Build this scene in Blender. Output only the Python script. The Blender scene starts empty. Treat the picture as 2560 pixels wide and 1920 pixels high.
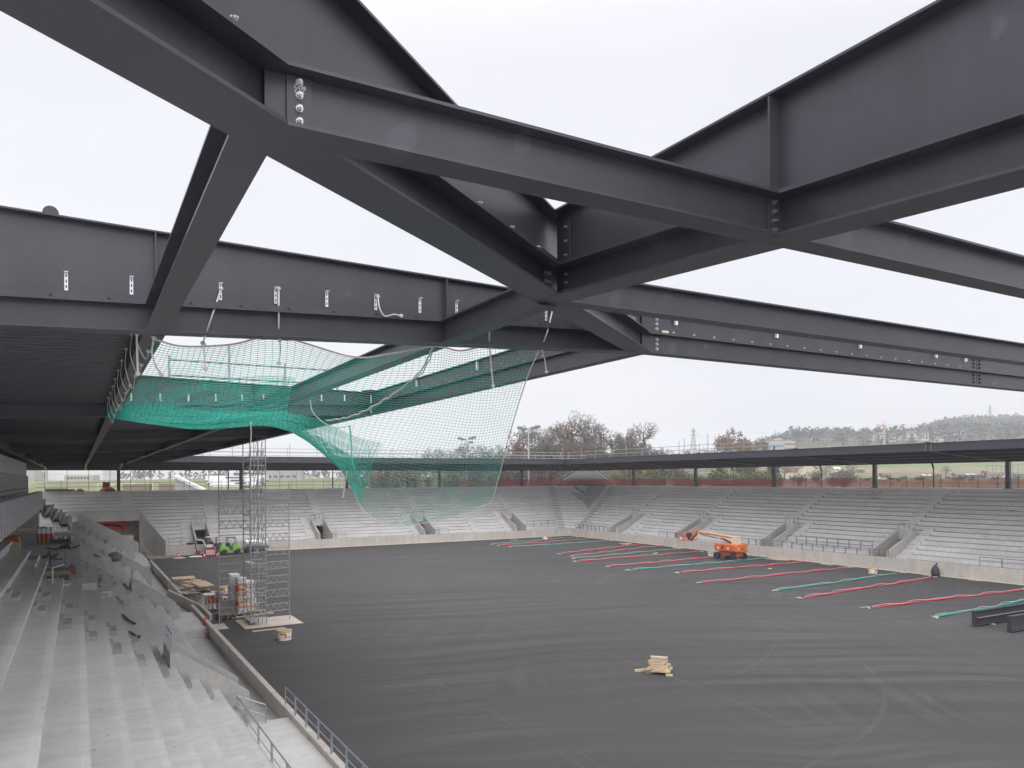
import bpy, math, random
from mathutils import Vector, Matrix
random.seed(11)
S = bpy.context.scene
COL = S.collection
V = Vector
PI = math.pi

# ------------------------------------------------------------------ camera
CAMZ, FPX, YAW, ROLL, HZ = 10.0, 1901.58, 0.5192, -0.0057, 1198.29
cy_, sy_ = math.cos(YAW), math.sin(YAW)
_r, _u, _f = V((cy_, -sy_, 0)), V((0, 0, 1)), V((sy_, cy_, 0))
cr_, sr_ = math.cos(ROLL), math.sin(ROLL)
_r2 = _r * cr_ + _u * sr_
_u2 = _u * cr_ - _r * sr_
cd = bpy.data.cameras.new('camera'); cam = bpy.data.objects.new('camera', cd); COL.objects.link(cam)
cam.matrix_world = Matrix(((_r2.x, _u2.x, -_f.x, 0), (_r2.y, _u2.y, -_f.y, 0), (_r2.z, _u2.z, -_f.z, CAMZ), (0, 0, 0, 1)))
cd.sensor_width = 36; cd.lens = FPX / 2560 * 36; cd.shift_y = (HZ - 960) / 2560
cd.clip_start = 0.1; cd.clip_end = 9000
S.camera = cam

# ------------------------------------------------------------------ world: overcast daylight
SUN_EL, SUN_AZ = math.radians(52), math.radians(195)       # soft sun behind the clouds, behind the camera
w = bpy.data.worlds.new('World'); S.world = w; w.use_nodes = True
nt = w.node_tree; nt.nodes.clear()
N = nt.nodes.new; L = nt.links.new
out = N('ShaderNodeOutputWorld')
sky = N('ShaderNodeTexSky'); sky.sky_type = 'NISHITA'; sky.sun_disc = False
sky.sun_elevation = SUN_EL; sky.sun_rotation = SUN_AZ; sky.air_density = 1.0; sky.dust_density = 4.0
b1 = N('ShaderNodeBackground'); b1.inputs[1].default_value = 0.08; L(sky.outputs[0], b1.inputs[0])
tc = N('ShaderNodeTexCoord'); sep = N('ShaderNodeSeparateXYZ'); L(tc.outputs['Generated'], sep.inputs[0])
mr = N('ShaderNodeMapRange'); mr.inputs[1].default_value = 0.48; mr.inputs[2].default_value = 1.0   # overcast: the zenith is the brightest part
mr.inputs[3].default_value = 1.0; mr.inputs[4].default_value = 2.4; L(sep.outputs[2], mr.inputs[0])
mp = N('ShaderNodeMapping'); mp.inputs['Scale'].default_value = (1.2, 1.2, 3.2); L(tc.outputs['Generated'], mp.inputs[0])
nz = N('ShaderNodeTexNoise'); nz.inputs['Scale'].default_value = 1.6; nz.inputs['Detail'].default_value = 5; L(mp.outputs[0], nz.inputs['Vector'])
cr = N('ShaderNodeValToRGB'); L(nz.outputs[0], cr.inputs[0])
cr.color_ramp.elements[0].position = 0.36; cr.color_ramp.elements[0].color = (0.625, 0.622, 0.672, 1)
cr.color_ramp.elements[1].position = 0.66; cr.color_ramp.elements[1].color = (0.70, 0.695, 0.72, 1)
dp = N('ShaderNodeVectorMath'); dp.operation = 'DOT_PRODUCT'; L(tc.outputs['Generated'], dp.inputs[0]); dp.inputs[1].default_value = (-0.5, -0.866, 0)
md = N('ShaderNodeMapRange'); md.inputs[1].default_value = -0.1; md.inputs[2].default_value = 0.8; md.inputs[3].default_value = 1.0; md.inputs[4].default_value = 1.75   # clouds are brighter on the sun's side
L(dp.outputs['Value'], md.inputs[0]); mm = N('ShaderNodeMath'); mm.operation = 'MULTIPLY'; L(mr.outputs[0], mm.inputs[0]); L(md.outputs[0], mm.inputs[1])
mx = N('ShaderNodeVectorMath'); mx.operation = 'SCALE'; L(cr.outputs[0], mx.inputs[0]); L(mm.outputs[0], mx.inputs['Scale'])
b2 = N('ShaderNodeBackground'); L(mx.outputs[0], b2.inputs[0]); b2.inputs[1].default_value = 1.0
ms = N('ShaderNodeMixShader'); ms.inputs[0].default_value = 0.90
L(b1.outputs[0], ms.inputs[1]); L(b2.outputs[0], ms.inputs[2]); L(ms.outputs[0], out.inputs[0])

sd = bpy.data.lights.new('sun', 'SUN'); sd.energy = 0.7; sd.angle = math.radians(90); sd.color = (1.0, 0.96, 0.9)
so = bpy.data.objects.new('sun', sd); COL.objects.link(so)
sdir = V((math.sin(SUN_AZ) * math.cos(SUN_EL), math.cos(SUN_AZ) * math.cos(SUN_EL), math.sin(SUN_EL)))
so.rotation_euler = sdir.to_track_quat('Z', 'Y').to_euler(); so.location = (0, 0, 60)
S.view_settings.view_transform = 'Standard'; S.view_settings.look = 'None'
S.view_settings.exposure = 0.55; S.view_settings.gamma = 1.0
S.render.engine = 'CYCLES'
S.cycles.use_denoising = True; S.cycles.denoising_prefilter = 'ACCURATE'
S.cycles.max_bounces = 10; S.cycles.diffuse_bounces = 6; S.cycles.glossy_bounces = 3; S.cycles.transparent_max_bounces = 16; S.cycles.volume_bounces = 2

# ------------------------------------------------------------------ helpers
def gp(px, Z, z=0.0):
    """point seen in photo column px at depth Z"""
    r = (px - 1280) / FPX * Z
    return V((r * cy_ + Z * sy_, -r * sy_ + Z * cy_, z))
def hz(px): return HZ + ROLL * (px - 1280)
def zy(px, py, Z): return CAMZ + (hz(px) - py) * Z / FPX

WL = {}
def tag(o, label=None, cat=None, group=None, kind=None):
    if label: o['label'] = label
    if cat: o['category'] = cat
    if group: o['group'] = group
    if kind: o['kind'] = kind
    return o
def thing(name, label, cat, loc, group=None):
    o = bpy.data.objects.new(name, None); COL.objects.link(o)
    o.location = loc; o.empty_display_size = 0.3
    WL[o] = V(loc)
    return tag(o, label, cat, group)
def kids(o): return list(o.children)
def copy_tree(o, parent=None):
    c = o.copy(); COL.objects.link(c)
    if parent: c.parent = parent
    for ch in kids(o): copy_tree(ch, c)
    return c
def dup(root, loc, rotz=0.0, label=None, scale=None):
    c = copy_tree(root); c.location = loc; c.rotation_euler = (0, 0, rotz)
    if scale: c.scale = scale if hasattr(scale, '__len__') else (scale,) * 3
    if label: c['label'] = label
    return c
ORD = ['first', 'second', 'third', 'fourth', 'fifth', 'sixth', 'seventh', 'eighth', 'ninth', 'tenth', 'eleventh', 'twelfth',
       'thirteenth', 'fourteenth', 'fifteenth', 'sixteenth', 'seventeenth', 'eighteenth', 'nineteenth', 'twentieth']

class MB:
    def __init__(s): s.v = []; s.f = []; s.t = []
    def add(s, vs, fs, t=0.0):
        b = len(s.v); s.v += [tuple(p) for p in vs]
        for f in fs: s.f.append(tuple(i + b for i in f)); s.t.append(t)
        return s
    def hexa(s, a, t=0.0):   # 8 points: bottom ring 0-3, top ring 4-7
        return s.add(a, [(3, 2, 1, 0), (4, 5, 6, 7), (0, 1, 5, 4), (1, 2, 6, 5), (2, 3, 7, 6), (3, 0, 4, 7)], t)
    def box(s, x0, x1, y0, y1, z0, z1, t=0.0):
        return s.hexa([(x0, y0, z0), (x1, y0, z0), (x1, y1, z0), (x0, y1, z0), (x0, y0, z1), (x1, y0, z1), (x1, y1, z1), (x0, y1, z1)], t)
    def rbox(s, c, size, rz=0.0, rx=0.0, t=0.0, ry=0.0):
        m = Matrix.Rotation(rz, 3, 'Z') @ Matrix.Rotation(ry, 3, 'Y') @ Matrix.Rotation(rx, 3, 'X')
        a = [V(c) + m @ V((sx * size[0] / 2, sy * size[1] / 2, sz * size[2] / 2)) for sz in (-1, 1) for sx, sy in ((-1, -1), (1, -1), (1, 1), (-1, 1))]
        return s.hexa(a, t)
    def bar(s, p, q, wd, ht, t=0.0):
        p, q = V(p), V(q); d = (q - p).normalized()
        up = V((0, 0, 1)) if abs(d.z) < 0.95 else V((0, 1, 0))
        l = d.cross(up).normalized(); u = l.cross(d)
        a = [p - l * wd / 2 - u * ht / 2, q - l * wd / 2 - u * ht / 2, q + l * wd / 2 - u * ht / 2, p + l * wd / 2 - u * ht / 2,
             p - l * wd / 2 + u * ht / 2, q - l * wd / 2 + u * ht / 2, q + l * wd / 2 + u * ht / 2, p + l * wd / 2 + u * ht / 2]
        return s.hexa(a, t)
    def tube(s, p, q, r, n=6, r2=None, t=0.0):
        p, q = V(p), V(q); r2 = r if r2 is None else r2
        d = q - p
        if d.length < 1e-6: return s
        d.normalize()
        up = V((0, 0, 1)) if abs(d.z) < 0.9 else V((1, 0, 0))
        l = d.cross(up).normalized(); u = l.cross(d)
        vs = []
        for c, rr in ((p, r), (q, r2)):
            for i in range(n):
                a = 2 * PI * i / n; vs.append(c + (l * math.cos(a) + u * math.sin(a)) * rr)
        fs = [(i, (i + 1) % n, n + (i + 1) % n, n + i) for i in range(n)] + [tuple(range(n - 1, -1, -1)), tuple(range(n, 2 * n))]
        return s.add(vs, fs, t)
    def path(s, pts, r, n=6, t=0.0):
        for a, b in zip(pts, pts[1:]): s.tube(a, b, r, n, t=t)
        return s
    def lathe(s, c, prof, n=16, axis='Z', t=0.0):   # prof: list of (radius, height)
        c = V(c); vs = []
        for r, h in prof:
            for i in range(n):
                a = 2 * PI * i / n; x, y = r * math.cos(a), r * math.sin(a)
                vs.append(c + (V((x, y, h)) if axis == 'Z' else V((h, x, y)) if axis == 'X' else V((x, h, y))))
        fs = []
        for k in range(len(prof) - 1):
            for i in range(n): fs.append((k * n + i, k * n + (i + 1) % n, (k + 1) * n + (i + 1) % n, (k + 1) * n + i))
        fs.append(tuple(range(n - 1, -1, -1))); fs.append(tuple(range((len(prof) - 1) * n, len(prof) * n)))
        return s.add(vs, fs, t)
    def extr(s, poly, vec, t=0.0):
        n = len(poly); vec = V(vec)
        vs = [V(p) for p in poly] + [V(p) + vec for p in poly]
        fs = [tuple(range(n - 1, -1, -1)), tuple(range(n, 2 * n))] + [(i, (i + 1) % n, n + (i + 1) % n, n + i) for i in range(n)]
        return s.add(vs, fs, t)
    def ibeam(s, p, q, hp, hq, wf, tf=0.025, tw=0.018, t=0.0):
        p, q = V(p), V(q); d = q - p
        l = V((d.y, -d.x, 0)).normalized()
        def pr(w2, a0, a1, b0, b1):
            z = V((0, 0, 1))
            s.hexa([p - l * w2 + z * a0, q - l * w2 + z * b0, q + l * w2 + z * b0, p + l * w2 + z * a0,
                    p - l * w2 + z * a1, q - l * w2 + z * b1, q + l * w2 + z * b1, p + l * w2 + z * a1], t)
        pr(wf / 2, 0, tf, 0, tf); pr(wf / 2, hp - tf, hp, hq - tf, hq); pr(tw / 2, tf, hp - tf, tf, hq - tf)
        return s
    def build(s, name, mat, parent=None, loc=None, smooth=False, kind=None):
        me = bpy.data.meshes.new(name)
        if parent is not None: o0 = WL[parent]
        elif loc is not None: o0 = V(loc)
        else:
            xs = [p[0] for p in s.v]; ys = [p[1] for p in s.v]; zs = [p[2] for p in s.v]
            o0 = V(((min(xs) + max(xs)) / 2, (min(ys) + max(ys)) / 2, min(zs)))
        me.from_pydata([(p[0] - o0.x, p[1] - o0.y, p[2] - o0.z) for p in s.v], [], s.f)
        if any(s.t):
            at = me.attributes.new('tone', 'FLOAT', 'FACE'); at.data.foreach_set('value', s.t)
        if smooth: me.polygons.foreach_set('use_smooth', [True] * len(me.polygons))
        me.materials.append(mat); me.update()
        o = bpy.data.objects.new(name, me); COL.objects.link(o)
        if parent is not None: o.parent = parent; WL[o] = V(o0)
        else: o.location = o0; WL[o] = V(o0)
        if kind: o['kind'] = kind
        return o

# ------------------------------------------------------------------ materials
def pm(name, col, rough=0.6, metal=0.0, n1=None, n2=None, bump=None, spec=0.5, tone=0.0, streak=None, col2=None, pores=None, sheen=None, alpha=None, patches=None):
    m = bpy.data.materials.new(name); m.use_nodes = True
    nt = m.node_tree; nd = nt.nodes; lk = nt.links.new
    b = nd['Principled BSDF']
    b.inputs['Roughness'].default_value = rough; b.inputs['Metallic'].default_value = metal
    b.inputs['Specular IOR Level'].default_value = spec
    tc = nd.new('ShaderNodeTexCoord')
    cur = nd.new('ShaderNodeRGB'); cur.outputs[0].default_value = (*col, 1); cur = cur.outputs[0]
    def noise(scale, detail=6, rough_=0.6, sc3=None):
        mp = nd.new('ShaderNodeMapping'); lk(tc.outputs['Object'], mp.inputs[0])
        mp.inputs['Scale'].default_value = sc3 or (1, 1, 1)
        n = nd.new('ShaderNodeTexNoise'); n.inputs['Scale'].default_value = scale; n.inputs['Detail'].default_value = detail
        n.inputs['Roughness'].default_value = rough_
        lk(mp.outputs[0], n.inputs['Vector']); return n.outputs[0]
    def mul(fac, amt):
        nonlocal cur
        r = nd.new('ShaderNodeMapRange'); lk(fac, r.inputs[0]); r.inputs[1].default_value = 0.3; r.inputs[2].default_value = 0.7
        r.inputs[3].default_value = 1 - amt; r.inputs[4].default_value = 1 + amt
        v = nd.new('ShaderNodeVectorMath'); v.operation = 'SCALE'; lk(cur, v.inputs[0]); lk(r.outputs[0], v.inputs['Scale']); cur = v.outputs[0]
    if col2 is not None:                         # a second colour in soft blotches
        n = noise(col2[1], 5); rp = nd.new('ShaderNodeValToRGB'); lk(n, rp.inputs[0])
        rp.color_ramp.elements[0].position = col2[2]; rp.color_ramp.elements[1].position = col2[3]
        mxx = nd.new('ShaderNodeMix'); mxx.data_type = 'RGBA'; lk(rp.outputs[0], mxx.inputs[0]); lk(cur, mxx.inputs[6]); mxx.inputs[7].default_value = (*col2[0], 1); cur = mxx.outputs[2]
    if n1: mul(noise(n1[0]), n1[1])
    if n2: mul(noise(n2[0], 3), n2[1])
    if streak: mul(noise(streak[0], 4, 0.55, streak[2]), streak[1])
    if pores:                                    # small dark air holes
        n = noise(pores[0], 1); r = nd.new('ShaderNodeMapRange'); lk(n, r.inputs[0]); r.inputs[1].default_value = pores[1]; r.inputs[2].default_value = pores[1] + 0.03; r.inputs[3].default_value = 1.0; r.inputs[4].default_value = pores[2]
        v = nd.new('ShaderNodeVectorMath'); v.operation = 'SCALE'; lk(cur, v.inputs[0]); lk(r.outputs[0], v.inputs['Scale']); cur = v.outputs[0]
    if tone:
        at = nd.new('ShaderNodeAttribute'); at.attribute_name = 'tone'
        r = nd.new('ShaderNodeMath'); r.operation = 'MULTIPLY_ADD'; lk(at.outputs['Fac'], r.inputs[0]); r.inputs[1].default_value = tone; r.inputs[2].default_value = 1.0
        v = nd.new('ShaderNodeVectorMath'); v.operation = 'SCALE'; lk(cur, v.inputs[0]); lk(r.outputs[0], v.inputs['Scale']); cur = v.outputs[0]
    lk(cur, b.inputs['Base Color'])
    if bump:
        bp = nd.new('ShaderNodeBump'); bp.inputs['Strength'].default_value = bump[1]; bp.inputs['Distance'].default_value = bump[2] if len(bump) > 2 else 0.02
        lk(noise(bump[0], 4), bp.inputs['Height']); lk(bp.outputs[0], b.inputs['Normal'])
    if alpha is not None: b.inputs['Alpha'].default_value = alpha
    return m

M = {}
M['steel'] = pm('anthracite_steel', (0.044, 0.045, 0.055), 0.36, 0.0, pores=(1.7, 0.71, 1.4), n1=(1.1, 0.14), n2=(14, 0.06), streak=(2.0, 0.08, (1, 1, 0.25)), spec=0.5)
M['steel_far'] = pm('anthracite_steel_far', (0.042, 0.043, 0.053), 0.36, 0.0, n1=(0.4, 0.06))
M['galv'] = pm('galvanised_steel', (0.42, 0.44, 0.47), 0.38, 0.75, n1=(6, 0.12))
M['galv_far'] = pm('galvanised_rail', (0.17, 0.18, 0.20), 0.45, 0.2)
M['bolt_grey'] = pm('dull_bolt', (0.20, 0.20, 0.205), 0.45, 0.3)
M['galv_dull'] = pm('galvanised_scaffold', (0.36, 0.36, 0.355), 0.45, 0.35, n1=(5, 0.2))
M['bolt'] = pm('zinc_bolt', (0.52, 0.52, 0.50), 0.4, 0.6, n1=(40, 0.15))
M['hanger'] = pm('white_hanger', (0.75, 0.76, 0.80), 0.4, 0.2)
M['conc'] = pm('precast_concrete', (0.55, 0.54, 0.525), 0.85, pores=(5.5, 0.745, 0.55), n1=(0.45, 0.07), n2=(3.0, 0.05), bump=(30, 0.12, 0.01), tone=1.0, spec=0.25, streak=(1.5, 0.06, (0.35, 1.6, 1)))
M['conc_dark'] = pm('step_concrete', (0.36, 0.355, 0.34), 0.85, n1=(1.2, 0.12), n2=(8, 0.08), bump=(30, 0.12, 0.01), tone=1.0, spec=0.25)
M['conc_wall'] = pm('formed_concrete', (0.50, 0.465, 0.42), 0.8, n1=(0.5, 0.08), n2=(3.5, 0.07), bump=(20, 0.1, 0.01), tone=1.0, spec=0.3, streak=(1.6, 0.10, (1, 1, 0.12)))
M['conc_par'] = pm('parapet_concrete', (0.43, 0.42, 0.395), 0.8, n1=(0.9, 0.10), n2=(5, 0.08), bump=(20, 0.1, 0.01), tone=1.0, spec=0.3, streak=(1.4, 0.07, (1, 1, 0.15)))
M['wood'] = pm('pale_timber', (0.56, 0.43, 0.28), 0.75, n1=(2, 0.15), n2=(11, 0.12), tone=1.0, streak=(6, 0.12, (1, 1, 5)))
M['wood_dark'] = pm('weathered_timber', (0.20, 0.165, 0.12), 0.8, n1=(2, 0.2), n2=(10, 0.12), tone=1.0)
M['ply'] = pm('plywood_sheet', (0.50, 0.43, 0.36), 0.7, n1=(0.8, 0.12), n2=(6, 0.06), tone=1.0)
M['rope'] = pm('off_white_rope', (0.52, 0.50, 0.45), 0.9, n1=(30, 0.15))
M['net_green'] = pm('green_net_cord', (0.018, 0.36, 0.27), 0.5, n1=(2, 0.12))
M['net_red'] = pm('red_net_cord', (0.55, 0.03, 0.055), 0.6, n1=(3, 0.18), bump=(14, 0.8, 0.05))
M['net_roll'] = pm('green_net_bundle', (0.018, 0.27, 0.21), 0.6, n1=(3, 0.18), bump=(14, 0.8, 0.05))
M['white'] = pm('white_plastic', (0.74, 0.74, 0.73), 0.45, n1=(4, 0.08))
M['white_paint'] = pm('white_paint', (0.72, 0.72, 0.71), 0.6, n1=(1, 0.05))
M['black'] = pm('black_rubber', (0.018, 0.018, 0.02), 0.65, n1=(10, 0.2))
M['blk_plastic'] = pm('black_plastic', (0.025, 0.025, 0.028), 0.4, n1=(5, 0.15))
M['orange'] = pm('orange_lift_paint', (0.60, 0.13, 0.028), 0.38, n1=(2, 0.12), n2=(9, 0.05))
M['cream'] = pm('cream_lift_paint', (0.66, 0.58, 0.40), 0.4, n1=(2, 0.08))
M['green_paint'] = pm('green_machine_paint', (0.16, 0.52, 0.045), 0.38, n1=(2, 0.1))
M['red_paint'] = pm('dark_red_paint', (0.28, 0.035, 0.03), 0.5, n1=(2, 0.15))
M['red'] = pm('signal_red', (0.62, 0.035, 0.03), 0.5, n1=(3, 0.08))
M['yellow'] = pm('signal_yellow', (0.72, 0.50, 0.04), 0.5, n1=(3, 0.08))
M['org_pl'] = pm('orange_plastic', (0.62, 0.14, 0.04), 0.5, n1=(4, 0.1))
M['glass'] = pm('dark_glass', (0.05, 0.065, 0.075), 0.08, n1=(0.6, 0.3), spec=0.8)
M['frame_dk'] = pm('dark_frame', (0.05, 0.05, 0.055), 0.4)
M['blue'] = pm('blue_formwork_paint', (0.04, 0.09, 0.36), 0.5, n1=(2, 0.2))
M['skyblue'] = pm('pale_blue_glass', (0.16, 0.28, 0.45), 0.25)
M['brown_pipe'] = pm('red_brown_pipe', (0.11, 0.04, 0.032), 0.5, n1=(3, 0.15))
M['grey_pl'] = pm('grey_plastic', (0.25, 0.26, 0.27), 0.5, n1=(4, 0.12))
M['film'] = pm('wrapping_film', (0.70, 0.71, 0.74), 0.25, n1=(5, 0.14), bump=(6, 0.6, 0.05))
M['rail_red'] = pm('rust_red_rail', (0.16, 0.055, 0.045), 0.6, n1=(3, 0.2))
def redmesh():
    m = bpy.data.materials.new('red_debris_netting'); m.use_nodes = True
    nd = m.node_tree.nodes; lk = m.node_tree.links.new; b = nd['Principled BSDF']
    tc = nd.new('ShaderNodeTexCoord'); n = nd.new('ShaderNodeTexNoise'); n.inputs['Scale'].default_value = 0.9; n.inputs['Detail'].default_value = 5
    lk(tc.outputs['Object'], n.inputs['Vector'])
    r = nd.new('ShaderNodeMapRange'); lk(n.outputs[0], r.inputs[0]); r.inputs[1].default_value = 0.3; r.inputs[2].default_value = 0.7; r.inputs[3].default_value = 0.56; r.inputs[4].default_value = 0.68
    lk(r.outputs[0], b.inputs['Alpha']); b.inputs['Base Color'].default_value = (0.55, 0.085, 0.10, 1); b.inputs['Roughness'].default_value = 0.8
    return m
M['redmesh'] = redmesh()
def greenmesh():
    m = bpy.data.materials.new('green_net_sheet'); m.use_nodes = True
    b = m.node_tree.nodes['Principled BSDF']; b.inputs['Base Color'].default_value = (0.03, 0.10, 0.085, 1); b.inputs['Alpha'].default_value = 0.32; b.inputs['Roughness'].default_value = 0.8
    return m
M['greenmesh'] = greenmesh()
def asphalt():
    m = bpy.data.materials.new('asphalt'); m.use_nodes = True
    nd = m.node_tree.nodes; lk = m.node_tree.links.new; b = nd['Principled BSDF']
    b.inputs['Roughness'].default_value = 0.8; b.inputs['Specular IOR Level'].default_value = 0.35
    tc = nd.new('ShaderNodeTexCoord')
    def nz(scale, det, sc3=(1, 1, 1), rz=0.0, dist=0.0):
        mp = nd.new('ShaderNodeMapping'); mp.inputs['Scale'].default_value = sc3; mp.inputs['Rotation'].default_value = (0, 0, rz)
        lk(tc.outputs['Object'], mp.inputs[0])
        n = nd.new('ShaderNodeTexNoise'); n.inputs['Scale'].default_value = scale; n.inputs['Detail'].default_value = det; n.inputs['Distortion'].default_value = dist
        lk(mp.outputs[0], n.inputs['Vector']); return n.outputs[0]
    def mrn(f, a, b_, lo, hi):
        r = nd.new('ShaderNodeMapRange'); lk(f, r.inputs[0]); r.inputs[1].default_value = a; r.inputs[2].default_value = b_; r.inputs[3].default_value = lo; r.inputs[4].default_value = hi; return r.outputs[0]
    def mult(a, b_):
        r = nd.new('ShaderNodeMath'); r.operation = 'MULTIPLY'; lk(a, r.inputs[0]); lk(b_, r.inputs[1]); return r.outputs[0]
    # broad blotches, long rolled streaks in two directions, grain
    f = mrn(nz(0.045, 5), 0.3, 0.7, 0.84, 1.16)
    def rings(cx, cyy, freq, det, lo, hi):        # sweeping roller and tyre tracks: noise that only changes with the distance from a far centre
        mp = nd.new('ShaderNodeMapping'); mp.inputs['Location'].default_value = (-cx, -cyy, 0); lk(tc.outputs['Object'], mp.inputs[0])
        ln = nd.new('ShaderNodeVectorMath'); ln.operation = 'LENGTH'; lk(mp.outputs[0], ln.inputs[0])
        wob = nd.new('ShaderNodeMath'); wob.operation = 'MULTIPLY_ADD'; lk(nz(0.05, 2), wob.inputs[0]); wob.inputs[1].default_value = 7.0; lk(ln.outputs['Value'], wob.inputs[2])
        n = nd.new('ShaderNodeTexNoise'); n.noise_dimensions = '1D'; n.inputs['Scale'].default_value = freq; n.inputs['Detail'].default_value = det; lk(wob.outputs[0], n.inputs['W'])
        return mrn(n.outputs[0], 0.38, 0.68, lo, hi)
    def fade(x, m):                               # x where m is high, 1 elsewhere
        r = nd.new('ShaderNodeMix'); r.data_type = 'FLOAT'; lk(m, r.inputs[0]); r.inputs[2].default_value = 1.0; lk(x, r.inputs[3]); return r.outputs[0]
    f = mult(f, fade(rings(6, -32, 0.55, 6, 0.84, 1.26), mrn(nz(0.06, 3), 0.4, 0.6, 0.15, 1.0)))
    f = mult(f, fade(rings(-30, -70, 1.6, 5, 0.90, 1.22), mrn(nz(0.09, 4), 0.45, 0.62, 0.0, 1.0)))
    f = mult(f, fade(rings(95, -10, 1.1, 5, 0.90, 1.18), mrn(nz(0.07, 4), 0.5, 0.65, 0.0, 1.0)))
    f = mult(f, mrn(nz(14, 4), 0.3, 0.7, 0.80, 1.22))
    f = mult(f, mrn(nz(6, 4), 0.3, 0.7, 0.94, 1.06))
    sp = mrn(nz(95, 2), 0.66, 0.74, 1.0, 1.7); f = mult(f, sp)
    # pale tyre arcs: rings around distant centres, broken up by noise
    arc = None
    for (cx, cyy, r0, wd, amt) in ((18.9, 40.2, 22.6, 0.16, 0.42), (18.9, 40.2, 24.4, 0.12, 0.22), (22.5, 49.5, 22.4, 0.16, 0.30), (-34.6, 34.5, 79.9, 0.20, 0.40), (-34.6, 34.5, 82.1, 0.2, 0.26), (-34.6, 34.5, 86.5, 0.3, 0.2), (-374.1, 35.5, 389.53, 0.07, 0.45), (-98.7, 38.7, 125.0, 0.22, 0.22), (-13.6, 34.2, 56.4, 0.14, 0.30), (-13.6, 34.2, 58.2, 0.14, 0.24), (-3.3, 24.6, 19.3, 0.08, 0.3)):
        mp = nd.new('ShaderNodeMapping'); mp.inputs['Location'].default_value = (-cx, -cyy, 0); lk(tc.outputs['Object'], mp.inputs[0])
        ln = nd.new('ShaderNodeVectorMath'); ln.operation = 'LENGTH'; lk(mp.outputs[0], ln.inputs[0])
        d = nd.new('ShaderNodeMath'); d.operation = 'SUBTRACT'; lk(ln.outputs['Value'], d.inputs[0]); d.inputs[1].default_value = r0
        ab = nd.new('ShaderNodeMath'); ab.operation = 'ABSOLUTE'; lk(d.outputs[0], ab.inputs[0])
        g = mult(mrn(ab.outputs[0], 0.0, wd, amt, 0.0), mrn(nz(0.22, 5, (1, 1, 1), 0.0), 0.36, 0.60, 0.0, 1.0))
        if arc is None: arc = g
        else:
            ad = nd.new('ShaderNodeMath'); ad.operation = 'ADD'; lk(arc, ad.inputs[0]); lk(g, ad.inputs[1]); arc = ad.outputs[0]
    ad = nd.new('ShaderNodeMath'); ad.operation = 'ADD'; lk(f, ad.inputs[0]); lk(arc, ad.inputs[1])
    v = nd.new('ShaderNodeVectorMath'); v.operation = 'SCALE'; v.inputs[0].default_value = (0.053, 0.0505, 0.0495); lk(ad.outputs[0], v.inputs['Scale'])
    lk(v.outputs[0], b.inputs['Base Color'])
    bp = nd.new('ShaderNodeBump'); bp.inputs['Strength'].default_value = 0.25; bp.inputs['Distance'].default_value = 0.01
    lk(nz(60, 3), bp.inputs['Height']); lk(bp.outputs[0], b.inputs['Normal'])
    return m
M['asphalt'] = asphalt()
# ------------------------------------------------------------------ ground inside the stadium
mb = MB(); mb.add([(7.3, -25, 0), (75.6, -25, 0), (75.6, 111.6, 0), (7.3, 111.6, 0)], [(0, 1, 2, 3)])
mb.build('asphalt_pitch', M['asphalt'], loc=(0, 0, 0), kind='structure')
mb = MB(); mb.add([(-14, -30, -0.25), (95, -30, -0.25), (95, 131, -0.25), (-14, 131, -0.25)], [(0, 1, 2, 3)])
mb.build('base_ground', M['conc_dark'], loc=(0, 0, 0), kind='structure')

XR, YE = 75.46, 111.5
NR, TR, RR, Z0 = 17, 0.807, 0.4647, 0.75
xr = lambda i: XR + 0.29 + TR * i
ye = lambda i: YE + 0.25 + 0.8006 * i
zt = lambda i: Z0 + RR * i
rt = lambda: random.uniform(-0.075, 0.06)

def spans(lo, hi, cuts):
    out = [(lo, hi)]
    for a, b in cuts:
        nw = []
        for l, h in out:
            if b <= l or a >= h: nw.append((l, h)); continue
            if a > l: nw.append((l, a))
            if b < h: nw.append((b, h))
        out = nw
    return out
def panels(lo, hi, off, ln=8.2):
    k = math.floor((lo - off) / ln) + 1; cuts = [lo]
    while off + k * ln < hi - 0.4:
        if off + k * ln > lo + 0.4: cuts.append(off + k * ln)
        k += 1
    cuts.append(hi); return list(zip(cuts, cuts[1:]))

RVOM = [(51.2, 52.95), (67.0, 68.75), (82.8, 84.55), (98.7, 100.45), (35.3, 37.05), (19.4, 21.15)]
EVOM = [(14.2, 15.95), (31.2, 32.95), (47.9, 49.65), (64.8, 66.55)]
VR = 6                                           # rows cut by a vomitory

# ---- right stand ---------------------------------------------------------------------------
rs = thing('concrete_stand', 'long pale concrete seating stand along the right side of the pitch', 'stand', (82, 50, 0))
mb = MB()
endY = lambda i: YE - 0.6 + 0.50 * (xr(i) - XR)
for i in range(0, NR + 1):
    cuts = [(a - 0.2, b + 0.2) for a, b in RVOM] if i < VR else []
    x0, x1 = xr(i), xr(i + 1) if i < NR else xr(NR) + 1.0
    for l, h in spans(-12, endY(i), cuts):
        for a, b in panels(l, h, 3.1 + (i % 2) * 0.02):
            e0, e1 = b - 0.016, b - 0.016
            if abs(b - endY(i)) < 1e-6: e0, e1 = endY(i), endY(i + 1) if i < NR else endY(NR) + 0.5
            z1 = zt(i); zm = z1 - 0.17; zg = (zt(i - 1) + 0.038) if i else -0.1; tn = rt(); xm = x0 + 0.13; xe = x1 + 0.20; em = e0 + (e1 - e0) * 0.2
            mb.hexa([(x0, a, zm), (xe, a, zm), (xe, e1, zm), (x0, e0, zm), (x0, a, z1), (xe, a, z1), (xe, e1, z1), (x0, e0, z1)], tn)
            mb.hexa([(x0, a, zg), (xm, a, zg), (xm, em, zg), (x0, e0, zg), (x0, a, zm), (xm, a, zm), (xm, em, zm), (x0, e0, zm)], tn)
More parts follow.
